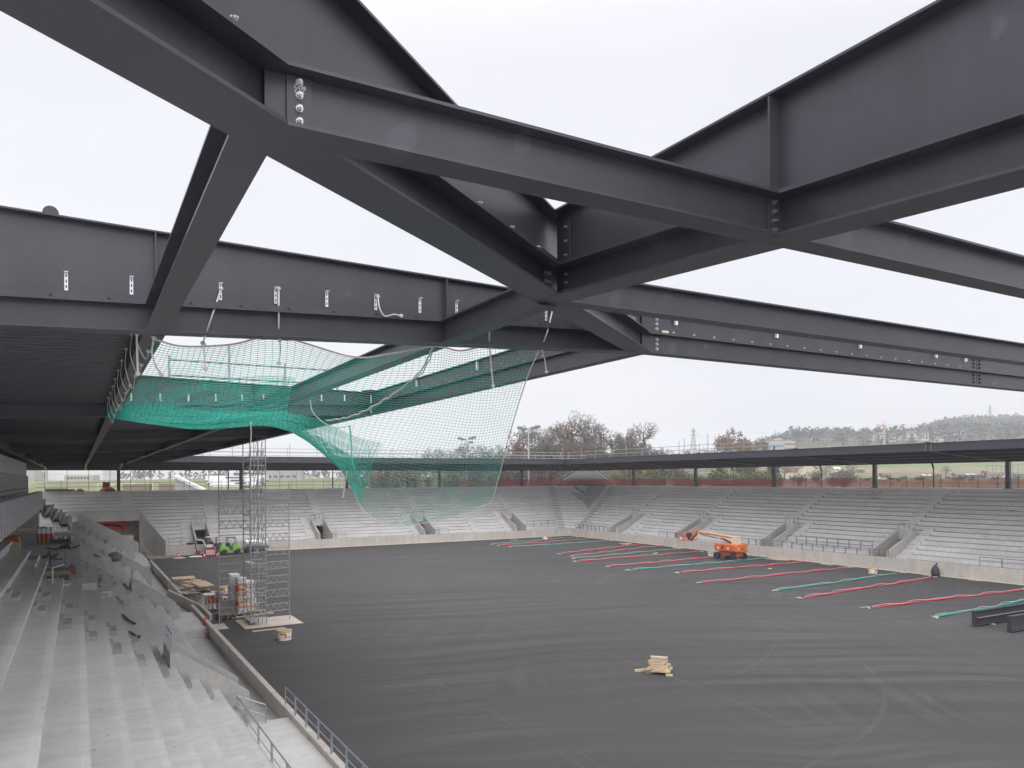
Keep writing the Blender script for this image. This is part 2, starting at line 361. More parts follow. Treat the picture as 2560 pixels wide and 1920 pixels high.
mb.build('terrace', M['conc'], rs)
mb = MB(); mb.box(xr(NR) + 1.0, xr(NR) + 1.3, -12, endY(NR) + 0.5, -1, zt(NR) - 0.02); mb.build('rear_wall', M['conc_wall'], rs)
def flight(parent, kind, at, rows, w=1.3):
    mb = MB()
    for i in rows:
        if kind == 'R':
            y0 = at; mb.box(xr(i) - 0.40, xr(i), y0, y0 + w, zt(i - 1) - 0.1, zt(i - 1) + RR / 2, random.uniform(-0.1, 0.05))
        else:
            x0 = at; mb.box(x0, x0 + w, ye(i) - 0.40, ye(i), zt(i - 1) - 0.1, zt(i - 1) + RR / 2, random.uniform(-0.1, 0.05))
    return mb.build('stair_flight', M['conc'], parent)
for y0 in (3.2, 19.3, 35.8, 52.2, 68.6, 85.3, 101.5): flight(rs, 'R', y0, range(VR + 1, NR + 1))
for a, b in RVOM: flight(rs, 'R', a - 1.5, range(1, VR + 3), 1.25)
flight(rs, 'R', 95.3, range(1, 5), 1.2); flight(rs, 'R', 106.0, range(1, 6), 1.2)

def vomitory(parent, kind, a, b):
    def P(u, v, z):                              # u along the stand, v away from the pitch
        return (XR + 0.29 + v, u, z) if kind == 'R' else (u, YE + 0.25 + v, z)
    d = VR * 0.805
    mb = MB()
    for u0 in (a - 0.2, b):
        poly = [P(u0, -0.02, Z0 - 0.6), P(u0, d + 0.2, Z0 - 0.6), P(u0, d + 0.2, zt(VR) + 0.62), P(u0, 0.55, 2.25), P(u0, -0.02, 2.05)]
        mb.extr(poly, (0, 0.2, 0) if kind == 'R' else (0.2, 0, 0), random.uniform(-0.04, 0.04))
    sw = mb
    mb = MB()
    def bx(m, u0, u1, v0, v1, z0, z1, t=0.0):
        p, q = P(u0, v0, z0), P(u1, v1, z1)
        m.box(min(p[0], q[0]), max(p[0], q[0]), min(p[1], q[1]), max(p[1], q[1]), z0, z1, t)
    bx(mb, a, b, d, d + 0.2, 3.0, zt(VR) + 0.55, 0.03)
    bx(mb, a, b, -0.02, d + 3.5, Z0 - 0.2, Z0 + 0.004)
    vo = mb.build('vomitory', M['conc_par'], parent)
    for u0 in (a - 0.2, b):
        m2 = MB(); poly = [P(u0, -0.02, Z0 - 0.6), P(u0, d + 0.2, Z0 - 0.6), P(u0, d + 0.2, zt(VR) + 0.62), P(u0, 0.55, 2.25), P(u0, -0.02, 2.05)]
        m2.extr(poly, (0, 0.2, 0) if kind == 'R' else (0.2, 0, 0), random.uniform(-0.04, 0.04)); m2.build('side_wall', M['conc_par'], vo)
    mb = MB(); bx(mb, a, b, d + 2.6, d + 2.8, Z0, 3.2); mb.build('passage_dark', M['blk_plastic'], vo)  # black panel paints in the darkness of the passage
    mb = MB(); zz = zt(VR) + 0.62
    for k in range(4):
        u = a - 0.1 + (b - a + 0.2) * k / 3; mb.tube(P(u, d + 0.1, zz - 0.15), P(u, d + 0.1, zz + 0.65), 0.032, 5)
    mb.tube(P(a - 0.1, d + 0.1, zz + 0.65), P(b + 0.1, d + 0.1, zz + 0.65), 0.034, 5)
    mb.build('guard_rail', M['galv_far'], vo)
for a, b in RVOM: vomitory(rs, 'R', a, b)

# ---- end stand with the chamfered corner ----------------------------------------------------
es = thing('concrete_stand', 'pale concrete seating stand across the far end of the pitch with the chamfered corner', 'stand', (42, 118, 0))
endX = lambda i: XR - 0.8 + 0.46 * (ye(i) - YE)
gateX = lambda i: 10.2 - 0.35 * (ye(i) - YE)
mb = MB()
for i in range(0, NR + 1):
    cuts = [(a - 0.2, b + 0.2) for a, b in EVOM] if i < VR else []
    y0, y1 = ye(i), ye(i + 1) if i < NR else ye(NR) + 1.0
    lo = gateX(i) + 0.2 if i < 9 else -4.6
    for l, h in spans(lo, endX(i), cuts):
        for a, b in panels(l, h, 6.3 + (i % 2) * 0.02):
            e0 = e1 = b - 0.016
            if abs(b - endX(i)) < 1e-6: e0, e1 = endX(i), endX(i + 1) if i < NR else endX(NR) + 0.4
            s0 = s1 = a
            if i < 9 and a == lo: s1 = gateX(i + 1) + 0.2
            z1 = zt(i); zm = z1 - 0.17; zg = (zt(i - 1) + 0.038) if i else -0.1; tn = rt(); ym = y0 + 0.13; yx = y1 + 0.20; em = e0 + (e1 - e0) * 0.2; sm = s0 + (s1 - s0) * 0.2
            mb.hexa([(s0, y0, zm), (e0, y0, zm), (e1, yx, zm), (s1, yx, zm), (s0, y0, z1), (e0, y0, z1), (e1, yx, z1), (s1, yx, z1)], tn)
            mb.hexa([(s0, y0, zg), (e0, y0, zg), (em, ym, zg), (sm, ym, zg), (s0, y0, zm), (e0, y0, zm), (em, ym, zm), (sm, ym, zm)], tn)
    # chamfered corner tile
    A0, B0 = V((endX(i), ye(i), 0)), V((xr(i), endY(i), 0))
    A1, B1 = (V((endX(i + 1), ye(i + 1), 0)), V((xr(i + 1), endY(i + 1), 0))) if i < NR else (A0 + V((0.5, 1.0, 0)), B0 + V((1.0, 0.5, 0)))
    for k in range(2):
        p0, p1 = A0.lerp(B0, k / 2), A0.lerp(B0, (k + 1) / 2); q0, q1 = A1.lerp(B1, k / 2), A1.lerp(B1, (k + 1) / 2)
        zb, z1 = zt(i) - RR + 0.038, zt(i)
        mb.hexa([(p.x, p.y, zb) for p in (p0, p1, q1, q0)] + [(p.x, p.y, z1) for p in (p0, p1, q1, q0)], rt())
mb.build('terrace', M['conc'], es)
mb = MB(); mb.box(-4.6, endX(NR) + 0.4, ye(NR) + 1.0, ye(NR) + 1.3, -1, zt(NR) - 0.02); mb.build('rear_wall', M['conc_wall'], es)
for x0 in (16.3, 32.2, 48.9, 66.6): flight(es, 'E', x0, range(VR + 1, NR + 1))
for x0 in (57.3,): flight(es, 'E', x0, range(1, NR + 1))
flight(es, 'E', 5.6, range(10, NR + 1)); flight(es, 'E', 13.0, range(1, 3), 1.0)
for a, b in EVOM: flight(es, 'E', a - 1.5, range(1, VR + 3), 1.25)
for a, b in EVOM: vomitory(es, 'E', a, b)
for x0 in (77.4, 78.7): flight(es, 'E', x0 - 1.1, range(13, NR + 1), 0.9)
mb = MB()
for i in range(1, NR + 1):                                     # the two stairs flanking the chamfer
    x0 = endX(i) - 1.3; mb.box(x0, x0 + 1.25, ye(i) - 0.4, ye(i), zt(i - 1) - 0.1, zt(i - 1) + RR / 2, random.uniform(-0.08, 0.05))
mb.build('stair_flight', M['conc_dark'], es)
mb = MB()
for i in range(1, NR + 1):
    y0 = endY(i) - 1.3; mb.box(xr(i) - 0.4, xr(i), y0, y0 + 1.25, zt(i - 1) - 0.1, zt(i - 1) + RR / 2, random.uniform(-0.08, 0.05))
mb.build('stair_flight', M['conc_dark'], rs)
# gate recess at the left end: flared side wall and lintel
mb = MB()
mb.extr([(10.2, 111.3, -0.1), (7.55, 119.0, -0.1), (7.55, 119.0, 5.75), (10.2, 111.3, 2.0)], (0.22, 0.08, 0), 0.0)
mb.build('gate_side_wall', M['conc_par'], es)
mb = MB(); mb.box(-1.5, 7.6, 118.95, 119.2, 4.55, 5.95); mb.build('gate_lintel', M['conc_par'], es)

# ---- pitch walls ----------------------------------------------------------------------------
def wall(name, label, segs):
    t = thing(name, label, 'wall', segs[0][0])
    mb = MB()
    for p, q, th, h0, h1 in segs:
        p, q = V(p), V(q); d = (q - p).normalized(); l = V((d.y, -d.x, 0)) * th
        n = max(1, round((q - p).length / 8.0))
        for k in range(n):
            a, b = p.lerp(q, k / n), p.lerp(q, (k + 1) / n) - d * 0.012
            ha, hb = h0 + (h1 - h0) * k / n, h0 + (h1 - h0) * (k + 1) / n
            z0 = V((0, 0, -0.1))
            mb.hexa([a + z0, b + z0, b + l + z0, a + l + z0, a + V((0, 0, ha)), b + V((0, 0, hb)), b + l + V((0, 0, hb)), a + l + V((0, 0, ha))], random.uniform(-0.05, 0.05))
    mb.build('wall_panels', M['conc_wall'], t)
    return t
wr = wall('pitch_wall', 'pale concrete barrier wall in front of the right stand', [((XR, 111.5, 0), (XR, -12, 0), -0.28, 1.25, 1.5)])
we = wall('pitch_wall', 'pale concrete barrier wall in front of the far end stand', [((10.25, YE, 0), (XR, YE, 0), -0.24, 1.35, 1.24)])
def dowels(parent, pts):
    mb = MB()
    for p, q in pts: mb.tube(p, q, 0.05, 6)
    mb.build('tie_hole', M['black'], parent)
dowels(wr, [((XR - 0.012, y, 0.22), (XR + 0.02, y, 0.22)) for y in range(22, 110, 3)])
dowels(we, [((x, YE - 0.012, 0.2), (x, YE + 0.02, 0.2)) for x in range(14, 74, 4)])
mb = MB(); mb.box(XR - 0.12, XR - 0.01, -12, 111.35, 0.004, 0.05); tag(mb.build('edge_strip', M['cream'], None), 'cream insulation strip along the foot of the right pitch wall', 'edge strip')
mb = MB(); mb.box(12, XR - 0.2, YE - 0.12, YE - 0.01, 0.004, 0.05); tag(mb.build('edge_strip', M['cream'], None), 'cream insulation strip along the foot of the far end wall', 'edge strip')
XI, XO, HWL = 7.13, 7.36, 0.964
wl = wall('pitch_wall', 'low concrete wall between the left stand walkway and the asphalt, near stretch', [((XI, -12, 0), (XI, 60.0, 0), 0.23, HWL, HWL)])
wl2 = wall('pitch_wall', 'low concrete wall along the left stand beyond the pitch stairs, far stretch', [((XI, 67.0, 0), (XI, 96, 0), 0.23, HWL, HWL)])

# ---- left stand -----------------------------------------------------------------------------
xl = lambda i: 0.07 + 0.77 * i
zl = lambda i: 10 - (5.6 + 0.521 * i)            # tread on the pitch side of riser i
XED = 5.19
LV = [31.8, 55.4, 78.0, 101.0]
ls = thing('concrete_stand', 'pale concrete seating stand of the main side, nearest the camera at the left', 'stand', (0, 40, 0))
mb = MB()
for i in range(-9, 7):
    x0, x1 = xl(i), (xl(i + 1) if i < 6 else XED)
    cuts = [(a, a + 2.6) for a in LV] if i >= 4 else []
    if i == -2: cuts = [(42.0, 89.5)]
    if i <= -3: cuts = [(46.5, 89.5)]
    hi = 110.8 if i > -2 else 117.5
    for l, h in spans(-9, hi, cuts):
        for a, b in panels(l, h, 20.6 + (i % 3) * 0.05 - i * 0.7, 9.7):
            tn = rt() * 0.6; z1 = zl(i); e = b - 0.014; zg = (zl(i + 1) + 0.03) if i < 6 else 0.2
            mb.box(x0, x1 + (0.12 if i < 6 else 0), a, e, z1 - 0.17, z1 - 0.001, tn)
            mb.box(x1 - 0.12, x1 - 0.001, a, e, zg, z1 - 0.171, tn)
            # paler nosing, plain tread, grit along the foot of the riser above: strips of one sheet
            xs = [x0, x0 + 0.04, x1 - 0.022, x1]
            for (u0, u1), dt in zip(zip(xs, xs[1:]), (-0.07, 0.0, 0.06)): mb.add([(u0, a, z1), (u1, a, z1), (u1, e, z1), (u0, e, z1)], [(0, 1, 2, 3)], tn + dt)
    if i >= 4:                                   # stub of the row behind the vomitory heads
        pass
mb.box(-9, -0.746, 42.0, 89.5, 4.2, 4.918, -0.06)
mb.box(0.03, 0.80, 45.0, 49.0, 4.3, 4.75, -0.08); mb.box(0.80, 1.58, 45.6, 47.6, 3.8, 4.2, -0.08)
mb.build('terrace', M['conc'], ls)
mb = MB()
plat = [(-12, 30.2), (51.5, 58.0), (92.0, 110.8)]
for k, (a, b) in enumerate(plat): mb.box(XED, XI - 0.01, a, b, 0.0, 0.75, 0.03)
for a, b in ((30.2, 51.5), (58.0, 92.0)): mb.box(XED - 2.0, XI - 0.01, a, b, -0.05, 0.24, -0.12)
for y0, sg in ((51.5, -1), (92.0, -1), (30.2, 1), (58.0, 1)):
    for s in range(2):
        a, b = sorted((y0 + sg * 0.35 * s, y0 + sg * 0.35 * (s + 1))); mb.box(XED, XI - 0.01, a, b, 0.24, 0.75 - 0.17 * (s + 1), -0.1)
mb.build('walkway', M['conc'], ls)
mb = MB(); mb.box(XED - 0.02, XED, -9, 110.8, -0.2, 0.9); mb.build('stand_edge', M['conc_par'], ls)
def lflight(y0, rows, w=1.3):
    mb = MB()
    for i in rows:
        z = zl(i); t = random.uniform(-0.1, 0.06)
        mb.box(xl(i), xl(i) + 0.26, y0, y0 + w, z - 0.1, z + 0.347, t); mb.box(xl(i) + 0.26, xl(i) + 0.52, y0, y0 + w, z - 0.1, z + 0.174, t)
    if 6 in rows: mb.box(XED, XED + 0.26, y0, y0 + w, 0.2, 0.95, -0.03)
    return mb.build('stair_flight', M['conc_dark'], ls)  # darker than the terrace: shade of the block fronts put into the colour
lflight(30.4, range(-5, 7)); lflight(34.15, range(-2, 4))
for a in LV[1:]: lflight(a - 1.3, range(0, 7)); lflight(a + 2.65, range(0, 4))
lflight(16.0, range(-8, -3)); lflight(45.2, range(1, 3), 1.4)
def lvom(a):
    mb = MB(); mb.box(3.05, 3.3, a + 0.2, a + 2.4, 2.0, 3.4, -0.08); vo = mb.build('vomitory', M['conc_par'], ls)
    for y0 in (a, a + 2.4):
        mb = MB()
        poly = [(3.3, y0, 0.1), (5.96, y0, 0.1), (5.96, y0, 1.55), (5.45, y0, 1.92), (3.32, y0, 3.4), (3.05, y0, 3.42), (3.05, y0, 2.0)]
        mb.extr(poly, (0, 0.2, 0), random.uniform(-0.04, 0.04)); mb.build('side_wall', M['conc_par'], vo)
    mb = MB(); mb.box(3.0, 3.02, a + 0.2, a + 2.4, 0.2, 2.0); mb.build('passage_dark', M['blk_plastic'], vo)  # black sheet stands for the dark inside the opening
    mb = MB()
    for k in range(4):
        y = a + 0.15 + 2.3 * k / 3; mb.tube((3.15, y, 3.4), (3.15, y, 4.05), 0.024, 5)
    mb.tube((3.15, a + 0.12, 4.05), (3.15, a + 2.48, 4.05), 0.028, 6); mb.tube((3.15, a + 0.12, 3.72), (3.15, a + 2.48, 3.72), 0.018, 6)
    mb.build('guard_rail', M['galv'], vo)
for a in LV: lvom(a)
# end parapet and steps at the far end of the left stand
mb = MB(); mb.extr([(-0.2, 110.8, 3.5), (6.95, 110.8, 0.3), (6.95, 110.8, 1.95), (0.0, 110.8, 6.05)], (0, 0.22, 0)); mb.build('end_parapet', M['conc_par'], ls)
mb = MB(); mb.box(-2.72, -1.8, 46.6, 48.9, 5.2, 5.98, -0.1); mb.build('stair_cheek_wall', M['conc_dark'], ls)
for i in range(-7, -1):
    mb = MB(); mb.box(xl(i + 1) - 0.1, xl(i + 1) + 0.04, 89.5, 96.0, zl(i) - 0.4, zl(i) + 0.9 - 0.05 * i, 0.1); mb.build('stair_cheek_wall', M['conc_par'], ls)
# the stairs down to the pitch: diagonal parapet wall
pst = thing('ramp_parapet', 'concrete stair parapet slanting from the left walkway onto the asphalt', 'parapet', (7.2, 63, 0))
mb = MB(); mb.extr([(6.3, 68.2, 0.1), (8.13, 57.9, 0.0), (8.13, 57.9, 0.47), (7.77, 59.95, 0.86), (6.32, 68.2, 1.12)], (0.2, 0.036, 0)); mb.build('wall_panel', M['conc_wall'], pst)
mb = MB()
for off in (0.1, 0.55):
    a, b = V((6.35 + off, 68.0, 1.1)), V((8.05 + off * 0.6, 58.6, 0.65))
    for k in range(5):
        p = a.lerp(b, k / 4); mb.tube(p, p + V((0, 0, 0.75)), 0.02, 5)
    mb.tube(a + V((0, 0, 0.75)), b + V((0, 0, 0.75)), 0.026, 6); mb.tube(a + V((0, 0, 0.4)), b + V((0, 0, 0.4)), 0.018, 6)
mb.build('guard_rail', M['galv'], pst)

# ---- guard rails ----------------------------------------------------------------------------
def guard(label, p, q, n, h=1.0, foot=0.0, r=0.024, group=None, mids=(0.5,), dbl=True, m='galv', name='guard_rail', cat='railing'):
    p, q = V(p), V(q)
    t = thing(name, label, cat, p, group)
    d = (q - p).normalized()
    for k in range(n + 1):
        mb = MB(); c = p.lerp(q, k / n)
        if dbl and 0 < k < n:
            for s in (-0.045, 0.045): mb.bar(c + d * s - V((0, 0, foot)), c + d * s + V((0, 0, h)), 0.05, max(0.014, r * 0.9 if r > 0.03 else 0))
        else: mb.tube(c - V((0, 0, foot)), c + V((0, 0, h)), r * 0.9, 6)
        mb.build('post', M[m], t)
    mb = MB(); mb.tube(p + V((0, 0, h)), q + V((0, 0, h)), r, 8); mb.build('top_rail', M[m], t)
    for f in mids:
        mb = MB(); mb.tube(p + V((0, 0, h * f)), q + V((0, 0, h * f)), r * 0.65, 6); mb.build('mid_rail', M[m], t)
    return t
guard('galvanised guard rail standing on top of the low wall in the foreground', (XI + 0.12, 31.2, HWL), (XI + 0.12, 15.2, HWL), 10, 0.70)
eg = guard('galvanised guard rail along the lower edge of the left stand in the foreground', (XED + 0.03, 30.3, 1.03), (XED + 0.03, 12.3, 1.03), 9, 0.80, 0.35)
mb = MB(); a = V((XED + 0.03, 30.3, 1.83)); b = V((6.2, 29.9, 1.45))
mb.path([a, b, b - V((0, 0, 0.75))], 0.024, 6); mb.tube(a - V((0, 0, .4)), b - V((0, 0, .4)), 0.016, 6); mb.build('return_rail', M['galv'], eg)
guard('galvanised baluster rail on the low wall at the far end of the left stand', (XI + 0.1, 110.5, HWL), (XI + 0.1, 92.5, HWL), 14, 0.9, dbl=False)
# rails in front of the far stands
XF = XR + 0.15
guard('lower guard rail on the right wall between two vomitories', (XF, 66.6, 1.3), (XF, 53.2, 1.3), 9, 0.85, r=0.036, m='galv_far')
guard('upper guard rail on the first rows of the right stand between two vomitories', (XR + 1.9, 65.9, 1.75), (XR + 1.9, 54.0, 1.75), 8, 1.0, r=0.036, m='galv_far')
guard('guard rail on the right wall in front of the nearest vomitory in view', (XF, 53.1, 1.33), (XF, 50.9, 1.33), 2, 0.85, r=0.036, m='galv_far')
guard('guard rail on the right wall in front of the vomitory behind the boom lift counterweight', (XF, 71.8, 1.3), (XF, 66.7, 1.3), 4, 0.85, r=0.036, m='galv_far')
guard('guard rail on the right wall at the vomitory nearest the far corner', (XF, 110.0, 1.26), (XF, 100.7, 1.26), 8, 0.85, r=0.036, m='galv_far')
guard('guard rail on the right wall in front of the vomitory behind the lift basket', (XF, 88.0, 1.27), (XF, 82.6, 1.27), 3, 0.85, r=0.036, m='galv_far')
guard('short guard rail on the right wall at the right edge of the photo', (XF, 41.4, 1.4), (XF, 35.2, 1.4), 3, 0.85, r=0.036, m='galv_far')
YF = YE + 0.13
guard('guard rail on the first rows of the end stand beside the chamfered corner', (67.4, YE + 1.4, 1.7), (73.2, YE + 1.4, 1.7), 4, 1.0, r=0.036, m='galv_far')
guard('guard rail on the end wall in front of the vomitory right of the scaffold tower', (30.4, YF, 1.26), (35.0, YF, 1.26), 3, 0.85, r=0.036, m='galv_far')
guard('guard rail on the end wall in front of the vomitory behind the hanging net', (47.0, YF, 1.25), (51.9, YF, 1.25), 3, 0.85, r=0.036, m='galv_far')
guard('guard rail on the end wall beside the open gate', (10.6, YF, 1.35), (18.2, YF, 1.35), 5, 0.85, r=0.036, m='galv_far')
M['flange_bounce'] = pm('bounce_lit_flange', (.15, .135, .12), .5, n1=(.5, .2))  # same steel, painted tan for the light bounced up from the concrete
# ------------------------------------------------------------------ steel roof frame over the camera
XFL, YN = 10.06, 12.22
zbL = lambda X: 12.57 - 0.045 * (10.06 - X)
zbN = lambda Y: 12.57 - 0.045 * (12.22 - Y)
ztL = lambda X: 13.44 + 0.020 * (10.06 - X)
ztN = lambda Y: 13.44 + 0.025 * (12.22 - Y)
HL = 0.41                                           # depth of the lower rolled section
ST = M['steel']
def hexbolt(parent, c, n, r=0.028, mat='bolt'):
    c, n = V(c), V(n).normalized(); mb = MB()
    mb.tube(c, c + n * 0.006, r * 1.3, 10); mb.tube(c + n * 0.006, c + n * 0.03, r, 6); mb.tube(c + n * 0.03, c + n * 0.045, r * 0.5, 8)
    return mb.build('bolt', M[mat], parent)
def girder(name, label, cat, p, q, wf, wf2, tops, lo=HL, bolts=None, group=None):
    """lower rolled section from p to q (bottom centres) with a tapered plate girder bolted on top"""
    t = thing(name, label, cat, p, group); p, q = V(p), V(q)
    MB().ibeam(p, q, lo, lo, wf, 0.028, 0.02).build('lower_section', ST, t)
    u = V((0, 0, lo + 0.002))
    MB().ibeam(p + u, q + u, tops[0] - p.z - lo, tops[1] - q.z - lo, wf2, 0.024, 0.016).build('upper_section', ST, t)
    return t
def stiff(parent, c, lat, w, z0, z1, th=0.02):
    c = V(c); lat = V(lat).normalized(); d = V((lat.y, -lat.x, 0)); mb = MB()
    a = [c + lat * s + d * e for s, e in ((0.011, -th / 2), (w, -th / 2), (w, th / 2), (0.011, th / 2))]
    mb.hexa([(v.x, v.y, z0) for v in a] + [(v.x, v.y, z1) for v in a]); return mb.build('stiffener', ST, parent)
# rafter across the frame, left to right
r1 = girder('roof_rafter', 'long dark rafter with white hangers running left to right above the green net', 'steel beam', (-7.5, YN, zbL(-7.5)), (XFL, YN, zbL(XFL)), 0.34, 0.30, (ztL(-7.5), ztL(XFL)))
for x in (1.0, 5.62): stiff(r1, (x, YN, 0), (0, -1, 0), 0.145, zbL(x) + HL + 0.03, ztL(x) - 0.03)
def lip0(parent, x0, x1, n):
    mb = MB(); y = YN - 0.152; a = [(x0, y, zbL(x0)), (x1, y, zbL(x1)), (x1, y + .008, zbL(x1)), (x0, y + .008, zbL(x0))]
    mb.hexa([(p[0], p[1], p[2] + HL + .003) for p in a] + [(p[0], p[1], p[2] + HL + .07) for p in a]); mb.build('edge_strip', ST, parent)
    for k in range(n):
        x = x0 + (x1 - x0) * (k + .4) / n; hexbolt(parent, (x, y, zbL(x) + HL + .035), (0, -1, 0), 0.014, 'steel')
lip0(r1, -2.0, 0.82, 4); lip0(r1, 1.18, 5.46, 6); lip0(r1, 5.8, 9.4, 5)
for x in [-0.12, 0.69, 1.9, 2.72, 3.53, 4.36, 5.16, 5.86, 7.74]:
    hg = MB(); z0 = zbL(x) + HL + 0.13; yy = YN - 0.013
    hg.box(x - 0.022, x + 0.022, yy - 0.008, yy, z0, z0 + 0.25); hg.box(x - 0.026, x + 0.026, yy - 0.07, yy - 0.009, z0 + 0.244, z0 + 0.252)
    h = hg.build('hanger_bracket', M['hanger'], r1)
    sl = MB()
    for k in range(3): sl.box(x - 0.008, x + 0.008, yy - 0.0105, yy - 0.0085, z0 + 0.03 + 0.075 * k, z0 + 0.075 + 0.075 * k)
    sl.build('slot', M['black'], h)
le = MB(); le.lathe((-0.3 + 0.0, YN, ztL(-0.3) + 0.05), [(0.02, -0.012), (0.10, -0.012), (0.10, 0.012), (0.02, 0.012)], 14, 'Y'); le.build('lifting_eye', ST, r1)
# hip beam
hd = V((-1, -0.795, 0)).normalized(); HB = lambda s: V((XFL - s, YN - 0.795 * s, 0))
def hb(s): p = HB(s); p.z = zbN(p.y); return p
hp = girder('hip_beam', 'wide dark diagonal hip beam running from the top left corner to the roof corner', 'steel beam', hb(0.12), hb(17.0), 0.45, 0.32, (13.45, ztL(-7) - 0.05))
def lip(parent, p, q, lat, half, z0, n, r=0.016, hgt=0.075, off=0.4):   # upstand strip along a flange edge with a row of bolts
    p, q, lat = V(p), V(q), V(lat).normalized(); o = lat * half; mb = MB(); tt = lat * 0.008
    a = [p + o, q + o, q + o + tt, p + o + tt]; mb.hexa([v + V((0, 0, z0)) for v in a] + [v + V((0, 0, z0 + hgt)) for v in a]); mb.build('edge_strip', ST, parent)
    for k in range(n):
        c = p.lerp(q, (k + off) / n) + o + tt + V((0, 0, z0 + hgt * .5)); hexbolt(parent, c, lat, r)
lip(hp, hb(0.9), hb(13.2), (0.795, -1, 0), 0.161, HL + 0.002, 18)
# near rafter coming towards the camera on the right
X3 = 5.80
x3 = lambda y: 5.62 + 0.0595 * (8.4 - y)
r3 = girder('roof_rafter', 'deep dark rafter with a vertical stiffener rising to the top right corner', 'steel beam', (x3(8.55), 8.55, zbN(8.55)), (x3(-7.0), -7.0, zbN(-7.0)), 0.41, 0.34, (ztN(8.6), ztN(-7.0)))
for y in (5.0,):
    stiff(r3, (x3(y), y, 0), (-1, 0, 0), 0.165, zbN(y) + HL + 0.03, ztN(y) - 0.03)
# purlins
def purlin(label, p, q, wf=0.29, group=None):
    t = thing('roof_purlin', label, 'steel beam', p, group)
    MB().ibeam(p, q, HL - 0.005, HL - 0.005, wf, 0.024, 0.015).build('rolled_section', ST, t); return t
def endplate(parent, c, n, w, z0, z1, nb, cols=(-0.06,), side=None):
    c, n = V(c), V(n).normalized(); l = V((-n.y, n.x, 0)); mb = MB()
    a = [c - l * w / 2, c + l * w / 2, c + l * w / 2 + n * 0.022, c - l * w / 2 + n * 0.022]
    mb.hexa([(v.x, v.y, z0) for v in a] + [(v.x, v.y, z1) for v in a]); mb.build('end_plate', ST, parent)
pY1a = purlin('dark purlin crossing from the hip beam to the near rafter in the upper centre', (1.05, 5.0, zbN(5.0)), (X3 - 0.02, 5.0, zbN(5.0)), 0.28)
pY1b = purlin('dark purlin continuing right of the near rafter to the right edge', (X3 + 0.02, 5.0, zbN(5.0)), (22.3, 5.0, zbN(5.0)), 0.27)
pY2 = purlin('dark purlin leaving the rafter node towards the right, above the roof edge beam', (5.75, 8.72, zbN(8.7)), (22.3, 8.72, zbN(8.7)), 0.28)
pX1 = purlin('dark purlin seen from below, slanting down left from the hip beam', (1.01, 5.13, 12.253), (1.0, YN - 0.17, zbL(1.0) - 0.004), 0.28)
pX2 = purlin('short dark purlin from the rafter node back to the long rafter', (5.62, 8.80, zbL(5.62)), (5.62, YN - 0.02, zbL(5.62) - 0.004), 0.27)
# bolted joints: connection plate and bolts on the face turned to the camera
def joint(parent, c, n, z0, z1, nb, w=0.20, r=0.028, mat='bolt', off=0.0, cols=1, plate=True):
    c, n = V(c), V(n).normalized(); l = V((-n.y, n.x, 0))
    if plate:
        mb = MB(); a = [c - l * w / 2, c + l * w / 2, c + l * w / 2 + n * 0.016, c - l * w / 2 + n * 0.016]
        mb.hexa([(v.x, v.y, z0) for v in a] + [(v.x, v.y, z1) for v in a]); mb.build('joint_plate', ST, parent)
    for k in range(nb):
        for cc in range(cols):
            z = z0 + (z1 - z0) * (k + 0.5) / nb; x = (cc - (cols - 1) / 2) * w * 0.5 + off
            p = c + l * x + n * 0.016; hexbolt(parent, (p.x, p.y, z), n, r, mat)
z5 = zbN(5.0)
joint(pY1a, (1.265, 5.0 - 0.012, 0), (0, -1, 0), z5 + 0.045, z5 + HL - 0.03, 4, 0.16, 0.019)
joint(pY1a, (X3 - 0.115, 5.0 - 0.012, 0), (0, -1, 0), z5 + 0.03, z5 + HL - 0.03, 4, 0.16, 0.018, 'bolt_grey')
zN_ = zbL(5.62)
joint(hp, (hb(4.75).x + 0.02, hb(4.75).y - 0.05, 0), (0.4, -0.9, 0), zN_ + 0.04, zN_ + HL - 0.04, 3, 0.16, 0.018, 'bolt_grey', cols=2)
joint(r3, (x3(8.3) - 0.024, 8.3, 0), (-1, 0, 0), zN_ + 0.04, zN_ + HL - 0.04, 3, 0.16, 0.018, 'bolt_grey')
joint(r3, (x3(8.3) - 0.024, 8.3, 0), (-1, 0, 0), zN_ + HL + 0.06, 13.40, 3, 0.16, 0.018, 'bolt_grey')
joint(pX2, (5.62 + 0.012, YN - 0.26, 0), (1, 0, 0), zN_ + 0.04, zN_ + HL - 0.04, 4, 0.16, 0.018, 'bolt_grey')
# chalk marks written beside the bolts
def text3(s, size, parent, loc, rot, mat, name='lettering', ext=0.001, align='CENTER'):
    cu = bpy.data.curves.new('txt', 'FONT'); cu.body = s; cu.size = size; cu.extrude = ext; cu.align_x = align
    o = bpy.data.objects.new('txt', cu); COL.objects.link(o)
    bpy.context.view_layer.update()
    me = bpy.data.meshes.new_from_object(o.evaluated_get(bpy.context.evaluated_depsgraph_get()))
    bpy.data.objects.remove(o)
    mm = rot.to_4x4(); mm.translation = V(loc) - (WL[parent] if parent else V((0, 0, 0))); me.transform(mm)
    me.materials.clear(); me.materials.append(mat)
    ob = bpy.data.objects.new(name, me); COL.objects.link(ob)
    if parent: ob.parent = parent; WL[ob] = V(WL[parent])
    return ob
rotY = Matrix.Rotation(PI / 2, 3, 'X')
text3('C03B', 0.034, pY1a, (1.27, 4.9715, z5 + 0.300), rotY, M['white_paint'], 'chalk_mark')
text3('C.56', 0.034, pY1a, (1.265, 4.9715, z5 + 0.270), rotY, M['white_paint'], 'chalk_mark')
